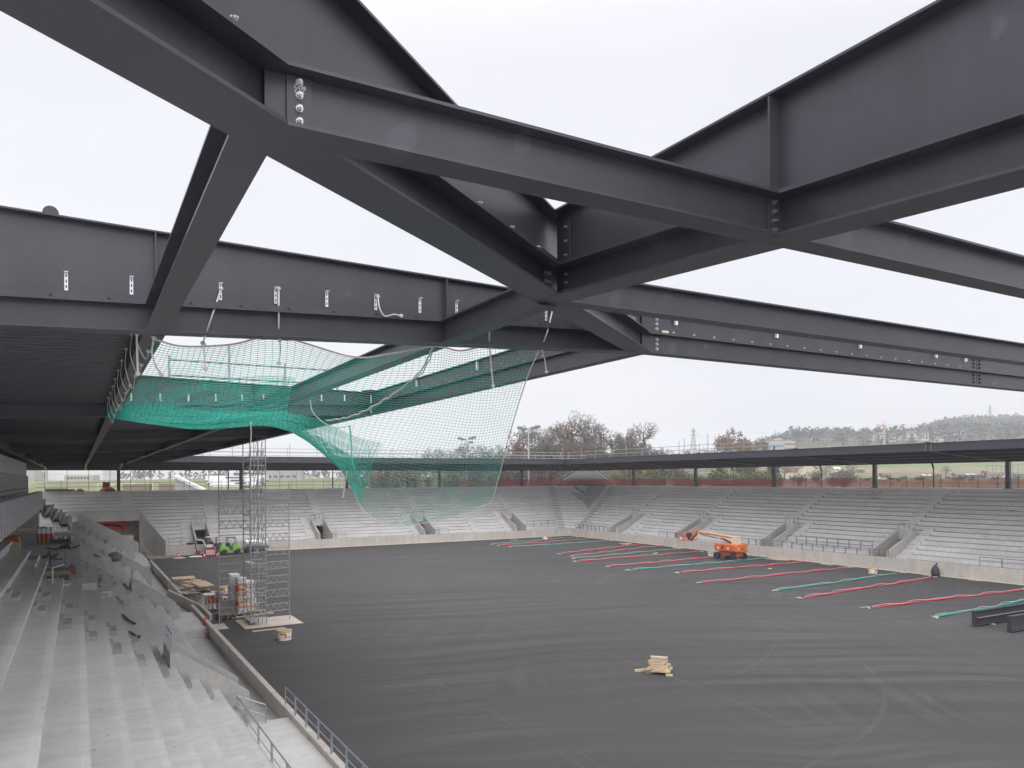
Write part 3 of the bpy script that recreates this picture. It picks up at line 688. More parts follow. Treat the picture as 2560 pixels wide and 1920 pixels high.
# roof edge beams of the first bays
eb = girder('roof_edge_beam', 'dark roof edge beam running right from the roof corner against the sky', 'steel beam', (XFL - 0.12, YN, 12.575), (22.2, YN, 12.57), 0.30, 0.20, (13.44, 13.44), 0.42)
eb2 = girder('roof_edge_beam', 'dark roof edge beam beyond the bolted splice at the right edge', 'steel beam', (22.22, YN, 12.57), (40, YN, 12.57), 0.30, 0.20, (13.44, 13.44), 0.42)
for x in [10.9 + 0.58 * k for k in range(19)]: hexbolt(eb, (x, YN - 0.013, 13.06), (0, -1, 0), 0.020)
pl = MB(); pl.box(10.35, 22.0, YN - 0.012, YN - 0.009, 13.0, 13.12); pl.build('splice_strip', ST, eb)
for x in (10.95, 14.0, 17.0, 20.2, 21.6):
    b = MB(); b.box(x - 0.03, x + 0.03, YN - 0.075, YN - 0.014, 13.22, 13.40); b.build('hanger_bracket', M['hanger'], eb)
for z in (12.68, 12.78, 12.88, 13.1, 13.2, 13.3):
    hexbolt(eb, (10.45, YN - 0.012, z), (0, -1, 0), 0.028); hexbolt(eb2, (22.35, YN - 0.012, z), (0, -1, 0), 0.028, 'steel'); hexbolt(eb, (22.05, YN - 0.012, z), (0, -1, 0), 0.028, 'steel')
lb = MB(); lb.box(10.6, 10.78, YN - 0.016, YN - 0.013, 13.0, 13.09); lb.build('sticker', M['cream'], eb)
el = girder('roof_edge_beam', 'dark roof edge beam of the first left bay, seen through the green net', 'steel beam', (XFL, YN + 0.1, 12.57), (XFL, 28.7, 12.57), 0.30, 0.20, (13.44, 13.44), 0.42)
for y in [13.3 + 0.9 * k for k in range(17)]:
    for dz in (0, 0.09): hexbolt(el, (XFL - 0.012, y + dz * 3, 13.05 + dz), (-1, 0, 0), 0.020)
for y in (15.5, 19.5, 24.0):
    b = MB(); b.box(XFL - 0.075, XFL - 0.014, y - 0.03, y + 0.03, 13.15, 13.40); b.build('hanger_bracket', M['hanger'], el)
# second bay rafter
R2 = 28.8
r2 = girder('roof_rafter', 'second dark rafter with white hangers seen through the green net', 'steel beam', (-7.5, R2, zbL(-7.5)), (XFL, R2, zbL(XFL)), 0.34, 0.30, (ztL(-7.5), ztL(XFL)))
for x in (1.0, 5.62): stiff(r2, (x, R2, 0), (0, -1, 0), 0.145, zbL(x) + HL + 0.03, ztL(x) - 0.03)
for x in [1.6, 2.5, 3.4, 4.3, 5.2, 5.95, 7.2, 8.1, 9.0]:
    b = MB(); z0 = zbL(x) + HL + 0.13; b.box(x - 0.025, x + 0.025, R2 - 0.03, R2 - 0.014, z0, z0 + 0.25); b.build('hanger_bracket', M['hanger'], r2)
cp = MB(); cp.lathe((XFL, R2, 13.46), [(0.30, 0), (0.34, 0.03), (0.34, 0.06), (0.05, 0.08)], 14); cp.build('cap_plate', ST, r2)
for lab, x in (('dark purlin under the corrugated deck, with ropes tied along it', 1.0), ('dark purlin crossing the net bay between two rafters', 5.62), ('dark purlin at the far left under the corrugated deck', -3.75)):
    purlin(lab, (x, YN + 0.18, zbL(x)), (x, R2 - 0.18, zbL(x)), 0.29)
# corrugated deck, first bay
def corr(mb, x0, x1, y0, y1, zf, pitch=0.30, dep=0.05, cover=0.10):
    y = y0; ys = []
    while y < y1 - pitch * 0.5:
        ys += [(y, 0), (y + pitch * 0.45, 0), (y + pitch * 0.55, dep), (y + pitch * 0.9, dep)]; y += pitch
    ys.append((y1, 0))
    n = len(ys); vs = [(x0, a, zf(x0) + d) for a, d in ys] + [(x1, a, zf(x1) + d) for a, d in ys]
    vs += [(x0, y0, zf(x0) + cover), (x0, y1, zf(x0) + cover), (x1, y0, zf(x1) + cover), (x1, y1, zf(x1) + cover)]
    fs = [(i, i + 1, n + i + 1, n + i) for i in range(n - 1)] + [(2 * n, 2 * n + 2, 2 * n + 3, 2 * n + 1), (0, n, 2 * n + 2, 2 * n), (n - 1, 2 * n + 1, 2 * n + 3, 2 * n - 1), tuple(range(n - 1, -1, -1)) , ]
    mb.add(vs, fs[:-1])
mb = MB(); corr(mb, -7.5, 1.16, YN + 0.16, R2 - 0.16, lambda X: zbL(X) + 0.425, 0.36, 0.075); tag(mb.build('roof_deck_sheet', M['steel_far'], None), 'dark corrugated deck sheet above the purlin at the far left', 'roof deck')

# ---- left stand roof, finished bays ---------------------------------------------------------
lr = thing('stand_roof', 'dark finished roof over the left stand seen from below', 'roof', (2, 70, 12))
RY = [28.8, 45.4, 61.95, 78.5, 95.1, 111.68]
mb = MB(); corr(mb, -9.0, XFL - 0.05, R2 + 0.16, 111.6, lambda X: zbL(X) + 0.425, 0.36, 0.075); mb.build('deck', M['steel_far'], lr)
for y in RY[1:]:
    MB().ibeam((-9, y, zbL(-9)), (XFL, y, zbL(XFL)), 0.46, 0.46, 0.30, 0.03, 0.02).build('rafter', M['steel_far'], lr)
for x in (-3.75, 1.0, 5.62):
    MB().ibeam((x, R2 + 0.17, zbL(x) - 0.006), (x, 111.6, zbL(x) - 0.006), 0.42, 0.42, 0.29, 0.024, 0.02).build('purlin', M['steel_far'], lr)
mb = MB().ibeam((XFL, R2 + 0.1, 12.57), (XFL, 111.65, 12.57), 0.87, 0.87, 0.30, 0.03, 0.02); mb.build('fascia_beam', M['steel_far'], lr)
for y in RY[:-1]:
    mb = MB(); mb.lathe((XFL, y + 0.4, 13.45), [(0.25, 0), (0.25, 0.05), (0.1, 0.1)], 10); mb.build('cap_plate', M['steel_far'], lr)
# ---- end roof and right roof ----------------------------------------------------------------
XFR, YFE, XRR, YER = 74.70, 111.68, 89.47, 125.36
zq = lambda f: 12.58 + (11.63 - 12.58) * f
er = thing('stand_roof', 'dark flat roof over the far end stand', 'roof', (42, 118, 12))
rr = thing('stand_roof', 'dark flat roof over the right stand', 'roof', (82, 60, 12))
mb = MB(); mb.box(-9, XRR + 0.3, YFE + 0.02, YER + 0.4, 13.30, 13.42); mb.build('deck', M['steel_far'], er)
mb = MB(); mb.box(XFR + 0.02, XRR + 0.3, -30, YFE, 13.30, 13.42); mb.build('deck', M['steel_far'], rr)
n = 6
for k in range(n):
    a = XFL + (XFR - XFL) * k / n; b = XFL + (XFR - XFL) * (k + 1) / n - 0.02
    mb = MB(); mb.box(a, b, YFE - 0.02, YFE + 0.02, 12.58, 13.44); mb.box(a, b, YFE - 0.14, YFE - 0.021, 13.41, 13.445); mb.box(a, b, YFE - 0.10, YFE - 0.021, 12.58, 12.61); mb.build('fascia_panel', M['steel_far'], er)
RYR = [12.9, 29.4, 45.85, 62.07, 78.42, 94.85, 111.68]
for k, (a, b) in enumerate(zip([-30] + RYR[:-1], RYR)):
    mb = MB(); mb.box(XFR - 0.02, XFR + 0.02, a, b - 0.03, 12.58, 13.44); mb.box(XFR - 0.14, XFR - 0.021, a, b - 0.03, 13.41, 13.445); mb.box(XFR - 0.10, XFR - 0.021, a, b - 0.03, 12.58, 12.61); mb.build('fascia_panel', M['steel_far'], rr)
for f in (0.25, 0.5, 0.75, 1.0):
    y = YFE + (YER - YFE) * f; x = XFR + (XRR - XFR) * f; z = zq(f)
    MB().ibeam((-9, y, z), (x, y, z), 0.40 if f < 1 else 1.70, 0.40 if f < 1 else 1.70, 0.30 if f < 1 else 0.12, 0.025, 0.05).build('purlin', M['steel_far'], er)
    MB().ibeam((x, -30, z), (x, y, z), 0.40 if f < 1 else 1.70, 0.40 if f < 1 else 1.70, 0.30 if f < 1 else 0.12, 0.025, 0.05).build('purlin', M['steel_far'], rr)
for f in (0.0, 0.25, 0.5, 0.75):  # added strips that paint bounced light along the purlin undersides
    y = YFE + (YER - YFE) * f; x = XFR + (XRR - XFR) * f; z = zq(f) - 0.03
    if f: MB().box(-9, x, y - 0.15, y + 0.15, z, z + 0.06).build('bottom_flange', M['flange_bounce'], er)
    if f: MB().box(x - 0.15, x + 0.15, -30, y, z, z + 0.06).build('bottom_flange', M['flange_bounce'], rr)
EX = [-11.8, 5.25, 22.38, 39.43, 56.54, 73.71]
for x in EX[1:]:
    MB().ibeam((x, YFE, zq(0) - 0.008), (x, YER, zq(1) - 0.008), 0.72, 1.66, 0.36, 0.03, 0.04).build('rafter', M['steel_far'], er)
for y in RYR[:-1] + [111.1]:
    MB().ibeam((XFR, y, zq(0) - 0.008), (XRR, y, zq(1) - 0.008), 0.72, 1.66, 0.36, 0.03, 0.04).build('rafter', M['steel_far'], rr)
MB().ibeam((XFR, YFE, zq(0) - 0.012), (XRR, YER, zq(1) - 0.012), 0.72, 1.66, 0.36, 0.03, 0.04).build('hip_rafter', M['steel_far'], er)
for x in (-3.75, 1.0):
    MB().ibeam((x, YFE, zq(0) - 0.3), (x, YER, zq(1) - 0.012), 0.72, 1.66, 0.30, 0.03, 0.04).build('rafter', M['steel_far'], er)
for y in RYR[2:-1]:
    mb = MB(); mb.lathe((XFR - 0.2, y, 13.44), [(0.35, 0), (0.35, 0.06), (0.15, 0.12)], 10); mb.build('cap_plate', M['steel_far'], rr)
    mb = MB()
    for dy in (-0.28, 0.28):
        for k in range(6): mb.tube((XFR - 0.03, y + dy, 12.68 + 0.13 * k), (XFR - 0.055, y + dy, 12.68 + 0.13 * k), 0.035, 6)
    if y == 45.85: mb.build('bolt_row', M['bolt'], rr)
# columns
def column(label, x, y, group):
    t = thing('roof_column', label, 'column', (x, y, 8.6), group)
    mb = MB(); mb.ibeam((x, y - 0.001, 8.6), (x, y + 0.001, 8.6), 0, 0, 0.01) if False else None
    MB().box(x - 0.22, x + 0.22, y - 0.20, y + 0.20, 8.67, 11.66).build('shaft', M['steel_far'], t)
    MB().box(x - 0.34, x + 0.34, y - 0.34, y + 0.34, 8.66, 8.70).build('base_plate', M['steel_far'], t)
for k, x in enumerate(EX[1:]): column('dark roof column on the rim of the end stand, %s from the left' % ORD[k], x, YER, 'roof columns')
for k, y in enumerate(sorted(RYR[2:-1] + [111.1], reverse=True)): column('dark roof column on the rim of the right stand, %s from the far corner' % ORD[k], XRR, y, 'roof columns')
# slim rain pipes between the columns on the right and end rim
for k, y in enumerate((103.2, 86.9, 70.6, 54.6)):
    mb = MB(); mb.tube((XRR + 0.5, y, 8.7), (XRR + 0.5, y, 11.0), 0.075, 8); mb.tube((XRR + 0.5, y, 11.0), (XRR + 0.2, y, 11.7), 0.10, 8, 0.13)
    tag(mb.build('rain_pipe', M['steel_far'], None), 'slim dark rain pipe on the right rim, %s from the far corner' % ORD[k], 'rain pipe', 'rain pipes')
for k, x in enumerate((20.6, 37.2, 68.9)):
    mb = MB(); mb.tube((x, YER + 0.4, 8.7), (x, YER + 0.4, 11.65), 0.085, 8)
    tag(mb.build('rain_pipe', M['steel_far'], None), 'slim dark rain pipe on the end rim, %s from the left' % ORD[k], 'rain pipe', 'rain pipes')
# guard rails on the roofs
def roofrail(label, p, q, n):
    p, q = V(p), V(q); t = thing('roof_guard_rail', label, 'railing', p)
    for k in range(n + 1):
        c = p.lerp(q, k / n); h = 1.35 + (0.55 if k % 3 == 1 else 0.0)
        MB().tube(c, c + V((0, 0, h)), 0.045, 5).build('post', M['galv_dull'], t)
    for h in (0.62, 1.2): MB().tube(p + V((0, 0, h)), q + V((0, 0, h)), 0.04, 5).build('rail', M['galv_dull'], t)
roofrail('temporary scaffold guard rail along the inner edge of the end roof', (11, YFE + 0.35, 13.42), (XFR - 0.3, YFE + 0.35, 13.42), 16)
roofrail('temporary scaffold guard rail along the inner edge of the right roof', (XFR + 0.35, YFE - 0.3, 13.42), (XFR + 0.35, 30, 13.42), 20)
roofrail('scaffold guard rail on the left roof seen above the second rafter through the net', (3.0, R2 + 2.2, 13.35), (9.4, R2 + 2.2, 13.35), 3)
roofrail('temporary scaffold guard rail at the outer edge of the end roof', (6, YER - 0.3, 13.42), (XRR - 1, YER - 0.3, 13.42), 14)

# ---- fences on the rims ---------------------------------------------------------------------
t = thing('rim_fence', 'tall thin scaffold fence with rust red rails along the rim of the end stand', 'fence', (40, 126.4, 8.6))
for k in range(32):
    x = -4.0 + 2.72 * k
    MB().tube((x, 126.3, 8.6), (x, 126.3, 11.75), 0.034, 5).build('upright', M['galv_dull'] if k > 12 else M['rail_red'], t)
for k in range(16):
    x = -2.0 + 5.4 * k
    MB().tube((x, 126.15, 8.6), (x, 126.15, 10.15), 0.03, 5).build('post', M['rail_red'], t)
for z in (9.25, 9.85): MB().tube((-5, 126.2, z), (84, 126.2, z), 0.03, 5).build('rail', M['rail_red'], t)
MB().tube((-5, 126.32, 11.1), (50, 126.32, 11.1), 0.016, 4).build('wire', M['galv_dull'], t)
def redfence(label, p, q, n):
    p, q = V(p), V(q); t = thing('debris_fence', label, 'fence', p)
    for k in range(n + 1):
        c = p.lerp(q, k / n); MB().tube(c, c + V((0, 0, 1.35 + 0.12 * (k % 3 == 0))), 0.05, 5).build('post', M['frame_dk'], t)
    for h in (0.60, 1.2): MB().tube(p + V((0, 0, h)), q + V((0, 0, h)), 0.028, 5).build('rail', M['frame_dk'], t)
    mb = MB(); d = (q - p); l = V((d.y, -d.x, 0)).normalized(); m = n * 4; vs = []
    for k in range(m + 1):
        c = p.lerp(q, k / m) + l * (0.08 + random.uniform(-0.03, 0.03))
        sg = 0.05 * math.sin(k * 0.8) + random.uniform(-0.03, 0.03)
        vs += [c + V((0, 0, 0.02)), c + l * random.uniform(-.04, .04) + V((0, 0, 0.55)), c + V((0, 0, 1.12 + sg))]
    fs = []
    for k in range(m):
        for j in range(2): fs.append((k * 3 + j, k * 3 + 3 + j, k * 3 + 4 + j, k * 3 + 1 + j))
    mb.add(vs, fs); mb.build('netting', M['redmesh'], t)
redfence('red debris netting fence along the rim of the right stand', (90.3, 117.0, 8.66), (90.3, 30, 8.66), 40)
redfence('red debris netting fence on the rim right of the hanging net, before the corner', (60.5, 126.1, 8.66), (81, 126.1, 8.66), 9)
redfence('red debris netting fence across the chamfered corner of the rim', (81, 126.1, 8.66), (90.3, 117.0, 8.66), 6)
# ------------------------------------------------------------------ green safety net
def ray(px, py):
    c, s = math.cos(ROLL), math.sin(ROLL); dx, dy = px - 1280, py - HZ
    u = (c * dx + s * dy) / FPX; v = (-s * dx + c * dy) / FPX
    return V((u * cy_ + sy_, -u * sy_ + cy_, -v))
def onY(px, py, Y):
    d = ray(px, py); return V((0, 0, CAMZ)) + d * (Y / d.y)
# control rows of the sheet, hung from the long rafter (row 0) and slumping towards the pitch: sized in metres from the hooks
UN = [0, .10, .2, .3, .42, .5, .6, .72, .86, 1.0]
rows = [
 (0.00, [(384,847,12.42),(455,866,12.36),(575,862,12.36),(697,843,12.36),(880,892,12.40),(975,884,12.36),(1085,866,12.36),(1150,877,12.4),(1222,866,12.36),(1350,872,12.36)]),
 (0.14, [(345,905,15.6),(440,915,14.4),(560,905,14.0),(697,893,13.8),(850,925,13.8),(965,930,13.4),(1080,925,13.3),(1142,930,13.2),(1222,930,13.0),(1322,930,12.8)]),
 (0.30, [(318,950,18.8),(420,958,17.2),(548,948,16.4),(690,942,16.0),(825,962,15.6),(940,985,15.0),(1060,985,14.6),(1130,990,14.2),(1212,1000,13.8),(1302,990,13.3)]),
 (0.44, [(300,985,21.8),(410,1000,20.0),(535,990,19.0),(685,985,18.0),(800,1000,17.2),(915,1035,16.2),(1030,1045,15.4),(1112,1055,14.8),(1200,1065,14.3),(1284,1050,13.7)]),
 (0.57, [(286,1010,24.2),(400,1030,22.6),(522,1030,21.2),(680,1022,20.0),(790,1040,18.6),(898,1085,17.2),(1000,1100,16.2),(1090,1115,15.5),(1188,1125,14.8),(1266,1110,14.2)]),
 (0.70, [(274,1030,26.4),(392,1052,24.8),(510,1060,23.2),(676,1048,21.4),(786,1075,19.8),(886,1130,18.0),(972,1155,17.0),(1065,1175,16.1),(1176,1180,15.3),(1254,1165,14.7)]),
 (0.82, [(266,1042,28.0),(390,1058,26.6),(500,1069,24.6),(676,1060,22.6),(800,1112,20.6),(882,1172,18.6),(948,1215,17.6),(1042,1240,16.6),(1160,1232,15.7),(1244,1205,15.1)]),
 (0.91, [(272,1032,28.4),(400,1038,27.4),(505,1048,25.4),(690,1054,23.2),(818,1140,21.2),(880,1205,19.0),(928,1258,17.9),(1012,1285,16.9),(1135,1272,16.0),(1237,1235,15.4)]),
 (1.00, [(282,1018,28.5),(405,1012,27.8),(520,1030,25.9),(700,1052,23.6),(838,1160,21.6),(884,1228,19.2),(912,1280,18.1),(985,1313,17.1),(1105,1299,16.2),(1228,1258,15.6)]),
]
def cr1(ts, ps, t):
    k = 0
    while k < len(ts) - 2 and t > ts[k + 1]: k += 1
    f = (t - ts[k]) / (ts[k + 1] - ts[k])
    p1, p2 = ps[k], ps[k + 1]; p0 = ps[k - 1] if k else p1 * 2 - p2; p3 = ps[k + 2] if k + 2 < len(ps) else p2 * 2 - p1
    return 0.5 * ((p1 * 2) + (p2 - p0) * f + (p0 * 2 - p1 * 5 + p2 * 4 - p3) * f * f + (p1 * 3 - p0 - p2 * 3 + p3) * f * f * f)
CT = [[onY(*q) for q in r] for _, r in rows]; VT = [v for v, _ in rows]
def netp(u, v):
    c = [cr1(UN, r, u) for r in CT]; p = cr1(VT, c, v)
    wv = 0.06 * math.sin(u * 17 + v * 5) * math.sin(v * 9) + 0.02 * math.sin(u * 33 - v * 9) * math.sin(v * 6)
    return p + V((0.3, 0.8, 0.3)) * wv
NU, NV = 76, 66
net = thing('safety_net', 'large green safety net sagging under the open roof bay with one corner hanging loose', 'safety net', (5, 16, 9))
G = [[netp(i / NU, j / NV) for i in range(NU + 1)] for j in range(NV + 1)]
me_v = [p - WL[net] for r in G for p in r]
W1 = NU + 1
me = bpy.data.meshes.new('mesh_sheet')
me.from_pydata(me_v, [], [(j * W1 + i, j * W1 + i + 1, (j + 1) * W1 + i + 1, (j + 1) * W1 + i) for j in range(NV) for i in range(NU)])
me.materials.append(M['net_green']); no = bpy.data.objects.new('mesh_sheet', me); COL.objects.link(no); no.parent = net
wf = no.modifiers.new('cords', 'WIREFRAME'); wf.thickness = 0.0085; wf.use_even_offset = False; wf.use_replace = True; wf.use_boundary = True
def extra(u0, u1, v0, v1, nu, nv, shift, th, amp):
    vs = []; W = nu + 1
    for j in range(nv + 1):
        for i in range(nu + 1):
            u = u0 + (u1 - u0) * i / nu; v = v0 + (v1 - v0) * j / nv
            e = math.sin(PI * i / nu) * math.sin(PI * j / nv)
            vs.append(netp(u, v) + V(shift) * e + V((.3, .9, .2)) * amp * math.sin(u * 60 + j * .9) * e - WL[net])
    m = bpy.data.meshes.new('folded_layer'); m.from_pydata(vs, [], [(j * W + i, j * W + i + 1, (j + 1) * W + i + 1, (j + 1) * W + i) for j in range(nv) for i in range(nu)])
    m.materials.append(M['net_green']); o = bpy.data.objects.new('folded_layer', m); COL.objects.link(o); o.parent = net
    w_ = o.modifiers.new('cords', 'WIREFRAME'); w_.thickness = th; w_.use_even_offset = False
extra(0.0, .56, .60, 1.0, 62, 44, (0, .25, .14), .011, .05)
extra(0.0, .50, .74, 1.0, 52, 34, (0, -.2, -.10), .011, .06)
extra(0.0, .34, .30, .62, 30, 26, (0, .3, -.10), .010, .05)
# white border rope on the whole outline
mb = MB(); mb.path([G[0][i] for i in range(NU + 1)], 0.016, 5); mb.build('border_rope', M['rope'], net)
mb = MB(); mb.path([G[j][NU] for j in range(NV + 1)], 0.012, 5); mb.build('border_rope', M['rope'], net)
mb = MB(); mb.path([G[NV][i] for i in range(NU // 2 - 4, NU + 1)], 0.014, 5); mb.build('border_rope', M['rope'], net)
# seam rope crossing the net
seam = [cr1([0, .25, .5, .75, 1.0], [onY(1082, 868, 12.36), onY(1045, 935, 13.6), onY(960, 1000, 15.2), onY(880, 1040, 16.6), onY(815, 1052, 18.0)], k / 30) for k in range(31)]
mb = MB(); mb.path([p + V((0, 0, .018 * math.sin(k * 2.6))) for k, p in enumerate(seam)], 0.017, 6); mb.build('seam_rope', M['rope'], net)
mb = MB(); mb.path([p + V((0.02, -0.03, -0.03 + 0.02 * math.sin(k * 1.7))) for k, p in enumerate(seam)], 0.010, 5); mb.build('gathered_cord', M['net_green'], net)
s2 = [cr1([0, .3, .6, 1.0], [onY(874, 1063, 17.6), onY(878, 1105, 17.3), onY(882, 1160, 17.0), onY(905, 1215, 17.0)], k / 16) for k in range(17)]
mb = MB(); mb.path(s2, 0.018, 6); mb.build('gathered_cord', M['net_green'], net)
s3 = [cr1([0, .4, .7, 1.0], [onY(775, 1000, 17.4), onY(785, 1035, 17.4), onY(830, 1068, 17.4), onY(872, 1066, 17.4)], k / 14) for k in range(15)]
mb = MB(); mb.path(s3, 0.012, 6); mb.build('gathered_cord', M['rope'], net)
# ropes tying the net to the beams
def rope(label, pts, r=0.014, group='ropes tying the net'):
    mb = MB(); P = [V(p) for p in pts]; n = max(8, 5 * len(P)); ts = [k / (len(P) - 1) for k in range(len(P))]
    mb.path([cr1(ts, P, k / n) for k in range(n + 1)], r, 6)
    for c in (P[0], P[-1]): mb.lathe(c - V((0, 0, 0.03)), [(0.015, 0), (0.035, 0.02), (0.035, 0.045), (0.015, 0.06)], 6)
    return tag(mb.build('tie_rope', M['rope'], None), label, 'rope', group)
yw = YN - 0.06
rope('white rope tying the net to the third hanger of the long rafter, slanting left', [onY(553, 722, yw), onY(530, 790, 12.1), onY(507, 858, 12.34)])
rope('white rope tying a net peak to the fourth hanger of the long rafter', [onY(697, 722, yw), onY(697, 790, 12.1), onY(697, 845, 12.34)])
rope('white rope with a loose curl hanging at the sixth hanger', [onY(945, 742, yw), onY(949, 770, 12.0), onY(962, 790, 12.0), onY(985, 786, 12.0), onY(1003, 790, 12.0)], 0.011)
rope('white rope from the net peak right of the purlin up to the rafter', [onY(1224, 825, 11.95), onY(1223, 845, 12.1), onY(1222, 868, 12.34)])
rope('white rope holding the last right corner of the net', [onY(1381, 776, yw), onY(1368, 830, 12.1), onY(1352, 872, 12.34)])
rope('loose white rope end dangling under the last right net corner', [onY(1355, 872, 12.3), onY(1362, 900, 12.3), onY(1366, 930, 12.3)], 0.012)
rope('loose white rope end dangling from the third net hook', [onY(509, 862, 12.3), onY(511, 890, 12.3), onY(513, 922, 12.3)], 0.011)
rope('loose white rope end dangling from the fourth net hook', [onY(699, 850, 12.3), onY(701, 875, 12.3), onY(697, 908, 12.3)], 0.011)
rope('long loose white rope dangling in front of the net near its right peak', [onY(1224, 868, 12.3), onY(1228, 915, 12.3), onY(1233, 966, 12.3)], 0.013)
rope('long white rope hanging down to the top of the scaffold tower', [onY(627, 1058, 22.0), onY(628, 1085, 22.0), onY(626, 1118, 22.0)], 0.014)
rope('loose white rope end hanging below the net above the end stand', [onY(868, 1180, 19.0), onY(862, 1215, 19.0), onY(858, 1242, 19.0)], 0.014)
for k in range(9):
    y = 13.2 + 1.65 * k; x = 0.84; zz = zbL(x)
    rope('short white rope loop on the left purlin, %s from the camera' % ORD[k], [(x, y, zz + 0.42), (x - 0.02, y, zz + 0.05), (x + 0.10, y + 0.1, zz - 0.22 - 0.06 * (k % 3)), (x + 0.16, y + 0.2, zz - 0.08)], 0.009)
rope('thick white rope hanging at the left corner of the net', [onY(342, 835, 12.5), onY(343, 880, 12.5), onY(345, 935, 12.5)], 0.016)
rope('white rope looped at the left end of the net top edge', [onY(385, 845, 12.4), onY(380, 880, 12.4), onY(388, 912, 12.4), (1.1, 12.5, 11.6)], 0.014)
# ------------------------------------------------------------------ main stand building at the far left
bld = thing('stand_building', 'main stand press level with dark glazing under a pale fascia at far left', 'building', (-6, 70, 4.9))
MB().box(-9.5, -3.35, 38, 93, 8.35, 8.75).build('upper_deck', M['conc_par'], bld)
MB().box(-9.5, -4.5, 30, 92, 10.65, 11.9).build('fascia', M['white_paint'], bld)
MB().box(-4.62, -4.56, 30, 92, 8.75, 10.65).build('glazing', M['glass'], bld)
MB().box(-9.5, -4.6, 91.8, 92.0, 8.75, 10.65).build('end_glazing', M['glass'], bld)
for k in range(44):
    y = 30 + k * 1.42; MB().box(-4.55, -4.42, y, y + (0.16 if k % 4 else 0.42), 8.75, 10.65).build('mullion', M['frame_dk'], bld)
    y = 30.6 + k * 1.42; MB().box(-4.555, -4.36, y, y + 0.42, 8.80, 10.62).build('sky_gap_strip', M['white_paint'], bld)  # white strips paint the bright sky seen through the glazing
mb = MB(); mb.tube((-4.3, 38, 9.4), (-4.3, 92, 9.4), 0.025, 5); mb.tube((-4.3, 38, 9.05), (-4.3, 92, 9.05), 0.02, 5); mb.build('hand_rail', M['frame_dk'], bld)
MB().box(-6.4, -6.35, 44, 89.4, 4.93, 8.35).build('concourse_glazing', M['glass'], bld)
mb = MB()
for k in range(20): mb.box(-6.34, -6.28, 44 + k * 2.4, 44.12 + k * 2.4, 4.93, 8.35)
mb.build('concourse_frame', M['frame_dk'], bld)
mb = MB()
for k in range(8): mb.box(-6.33, -6.31, 66 + k * 2.4 + 0.3, 66 + k * 2.4 + 1.9, 6.2, 8.0)
mb.build('pale_pane', M['skyblue'], bld)
MB().box(-9.5, -3.3, 86.9, 89.4, 4.93, 8.35).build('end_pier', M['conc_par'], bld)
fw = thing('balcony_formwork', 'slab edge formwork with blue and white panels and steel soldiers along the upper deck', 'formwork', (-3.2, 65, 7.5))
MB().box(-3.32, -3.24, 38, 91, 7.45, 8.95).build('panel_band', M['conc_par'], fw)
mb = MB(); mb2 = MB(); mb3 = MB(); mb4 = MB()
for k in range(66):
    y = 38.2 + k * 0.8
    if k % 2 == 0: MB().bar((-3.08, y, 7.30), (-3.08, y, 9.05), 0.10, 0.24).build('soldier', M['white_paint'], fw)
    mb2.box(-3.235, -3.20, y + 0.10, y + 0.72, 8.30, 8.78)
    if k % 3 != 1: mb3.box(-3.235, -3.21, y + 0.12, y + 0.62, 7.92, 8.22)
    if k % 4 != 2: mb4.box(-3.235, -3.21, y + 0.15, y + 0.6, 7.50, 7.78)
    if k % 3 == 0: mb.bar((-3.5, y, 9.06), (-3.0, y, 9.06), 0.3, 0.05)
mb.build('top_bearer', M['galv_dull'], fw); mb2.build('blue_panel', M['blue'], fw); mb3.build('dark_panel', M['frame_dk'], fw); mb4.build('glass_panel', M['glass'], fw)
mb = MB()
for z in (8.3, 7.86, 7.42): mb.tube((-3.1, 38, z), (-3.1, 91, z), 0.03, 5)
mb.build('waler', M['galv_dull'], fw)

# ------------------------------------------------------------------ things lying on the concourse and the stand
LZ = 4.92
def planks(label, c, n, ln, rz, spread=0.5, wd=0.18, th=0.04, m='wood', jit=0.15, layers=1, name='timber_pile', cat='timber'):
    t = thing(name, label, cat, c); c = V(c); z = c.z
    for l in range(layers):
        for k in range(n):
            a = rz + random.uniform(-jit, jit); off = (k - (n - 1) / 2) * spread * (1 - 0.12 * l) / max(1, n - 1) * 1.0
            p = c + V((-math.sin(rz) * off, math.cos(rz) * off, 0)) + V((random.uniform(-.1, .1), random.uniform(-.1, .1), 0))
            MB().rbox((p.x, p.y, z + th / 2 + l * (th + 0.003) + 0.002 * k), (ln * random.uniform(.75, 1.05), wd, th), a, t=random.uniform(-.2, .15)).build('plank', M[m], t)
    return t
def pallet(parent, c, rz=0.0, m='wood', w=1.2, d=0.8, h=0.14, name='pallet'):
    mb = MB(); R = Matrix.Rotation(rz, 3, 'Z'); c = V(c)
    for k in range(5): mb.rbox(c + R @ V((0, -d / 2 + 0.07 + k * (d - 0.14) / 4, h - 0.011)), (w, 0.11, 0.022), rz, t=random.uniform(-.1, .1))
    for k in (-1, 0, 1):
        mb.rbox(c + R @ V((k * (w / 2 - 0.07), 0, h - 0.034)), (0.10, d, 0.022), rz)
        for j in (-1, 0, 1): mb.rbox(c + R @ V((k * (w / 2 - 0.07), j * (d / 2 - 0.07), 0.06)), (0.12, 0.12, 0.073), rz)
        mb.rbox(c + R @ V((k * (w / 2 - 0.07), 0, 0.011)), (0.10, d, 0.022), rz)
    return mb.build(name, M[m], parent)
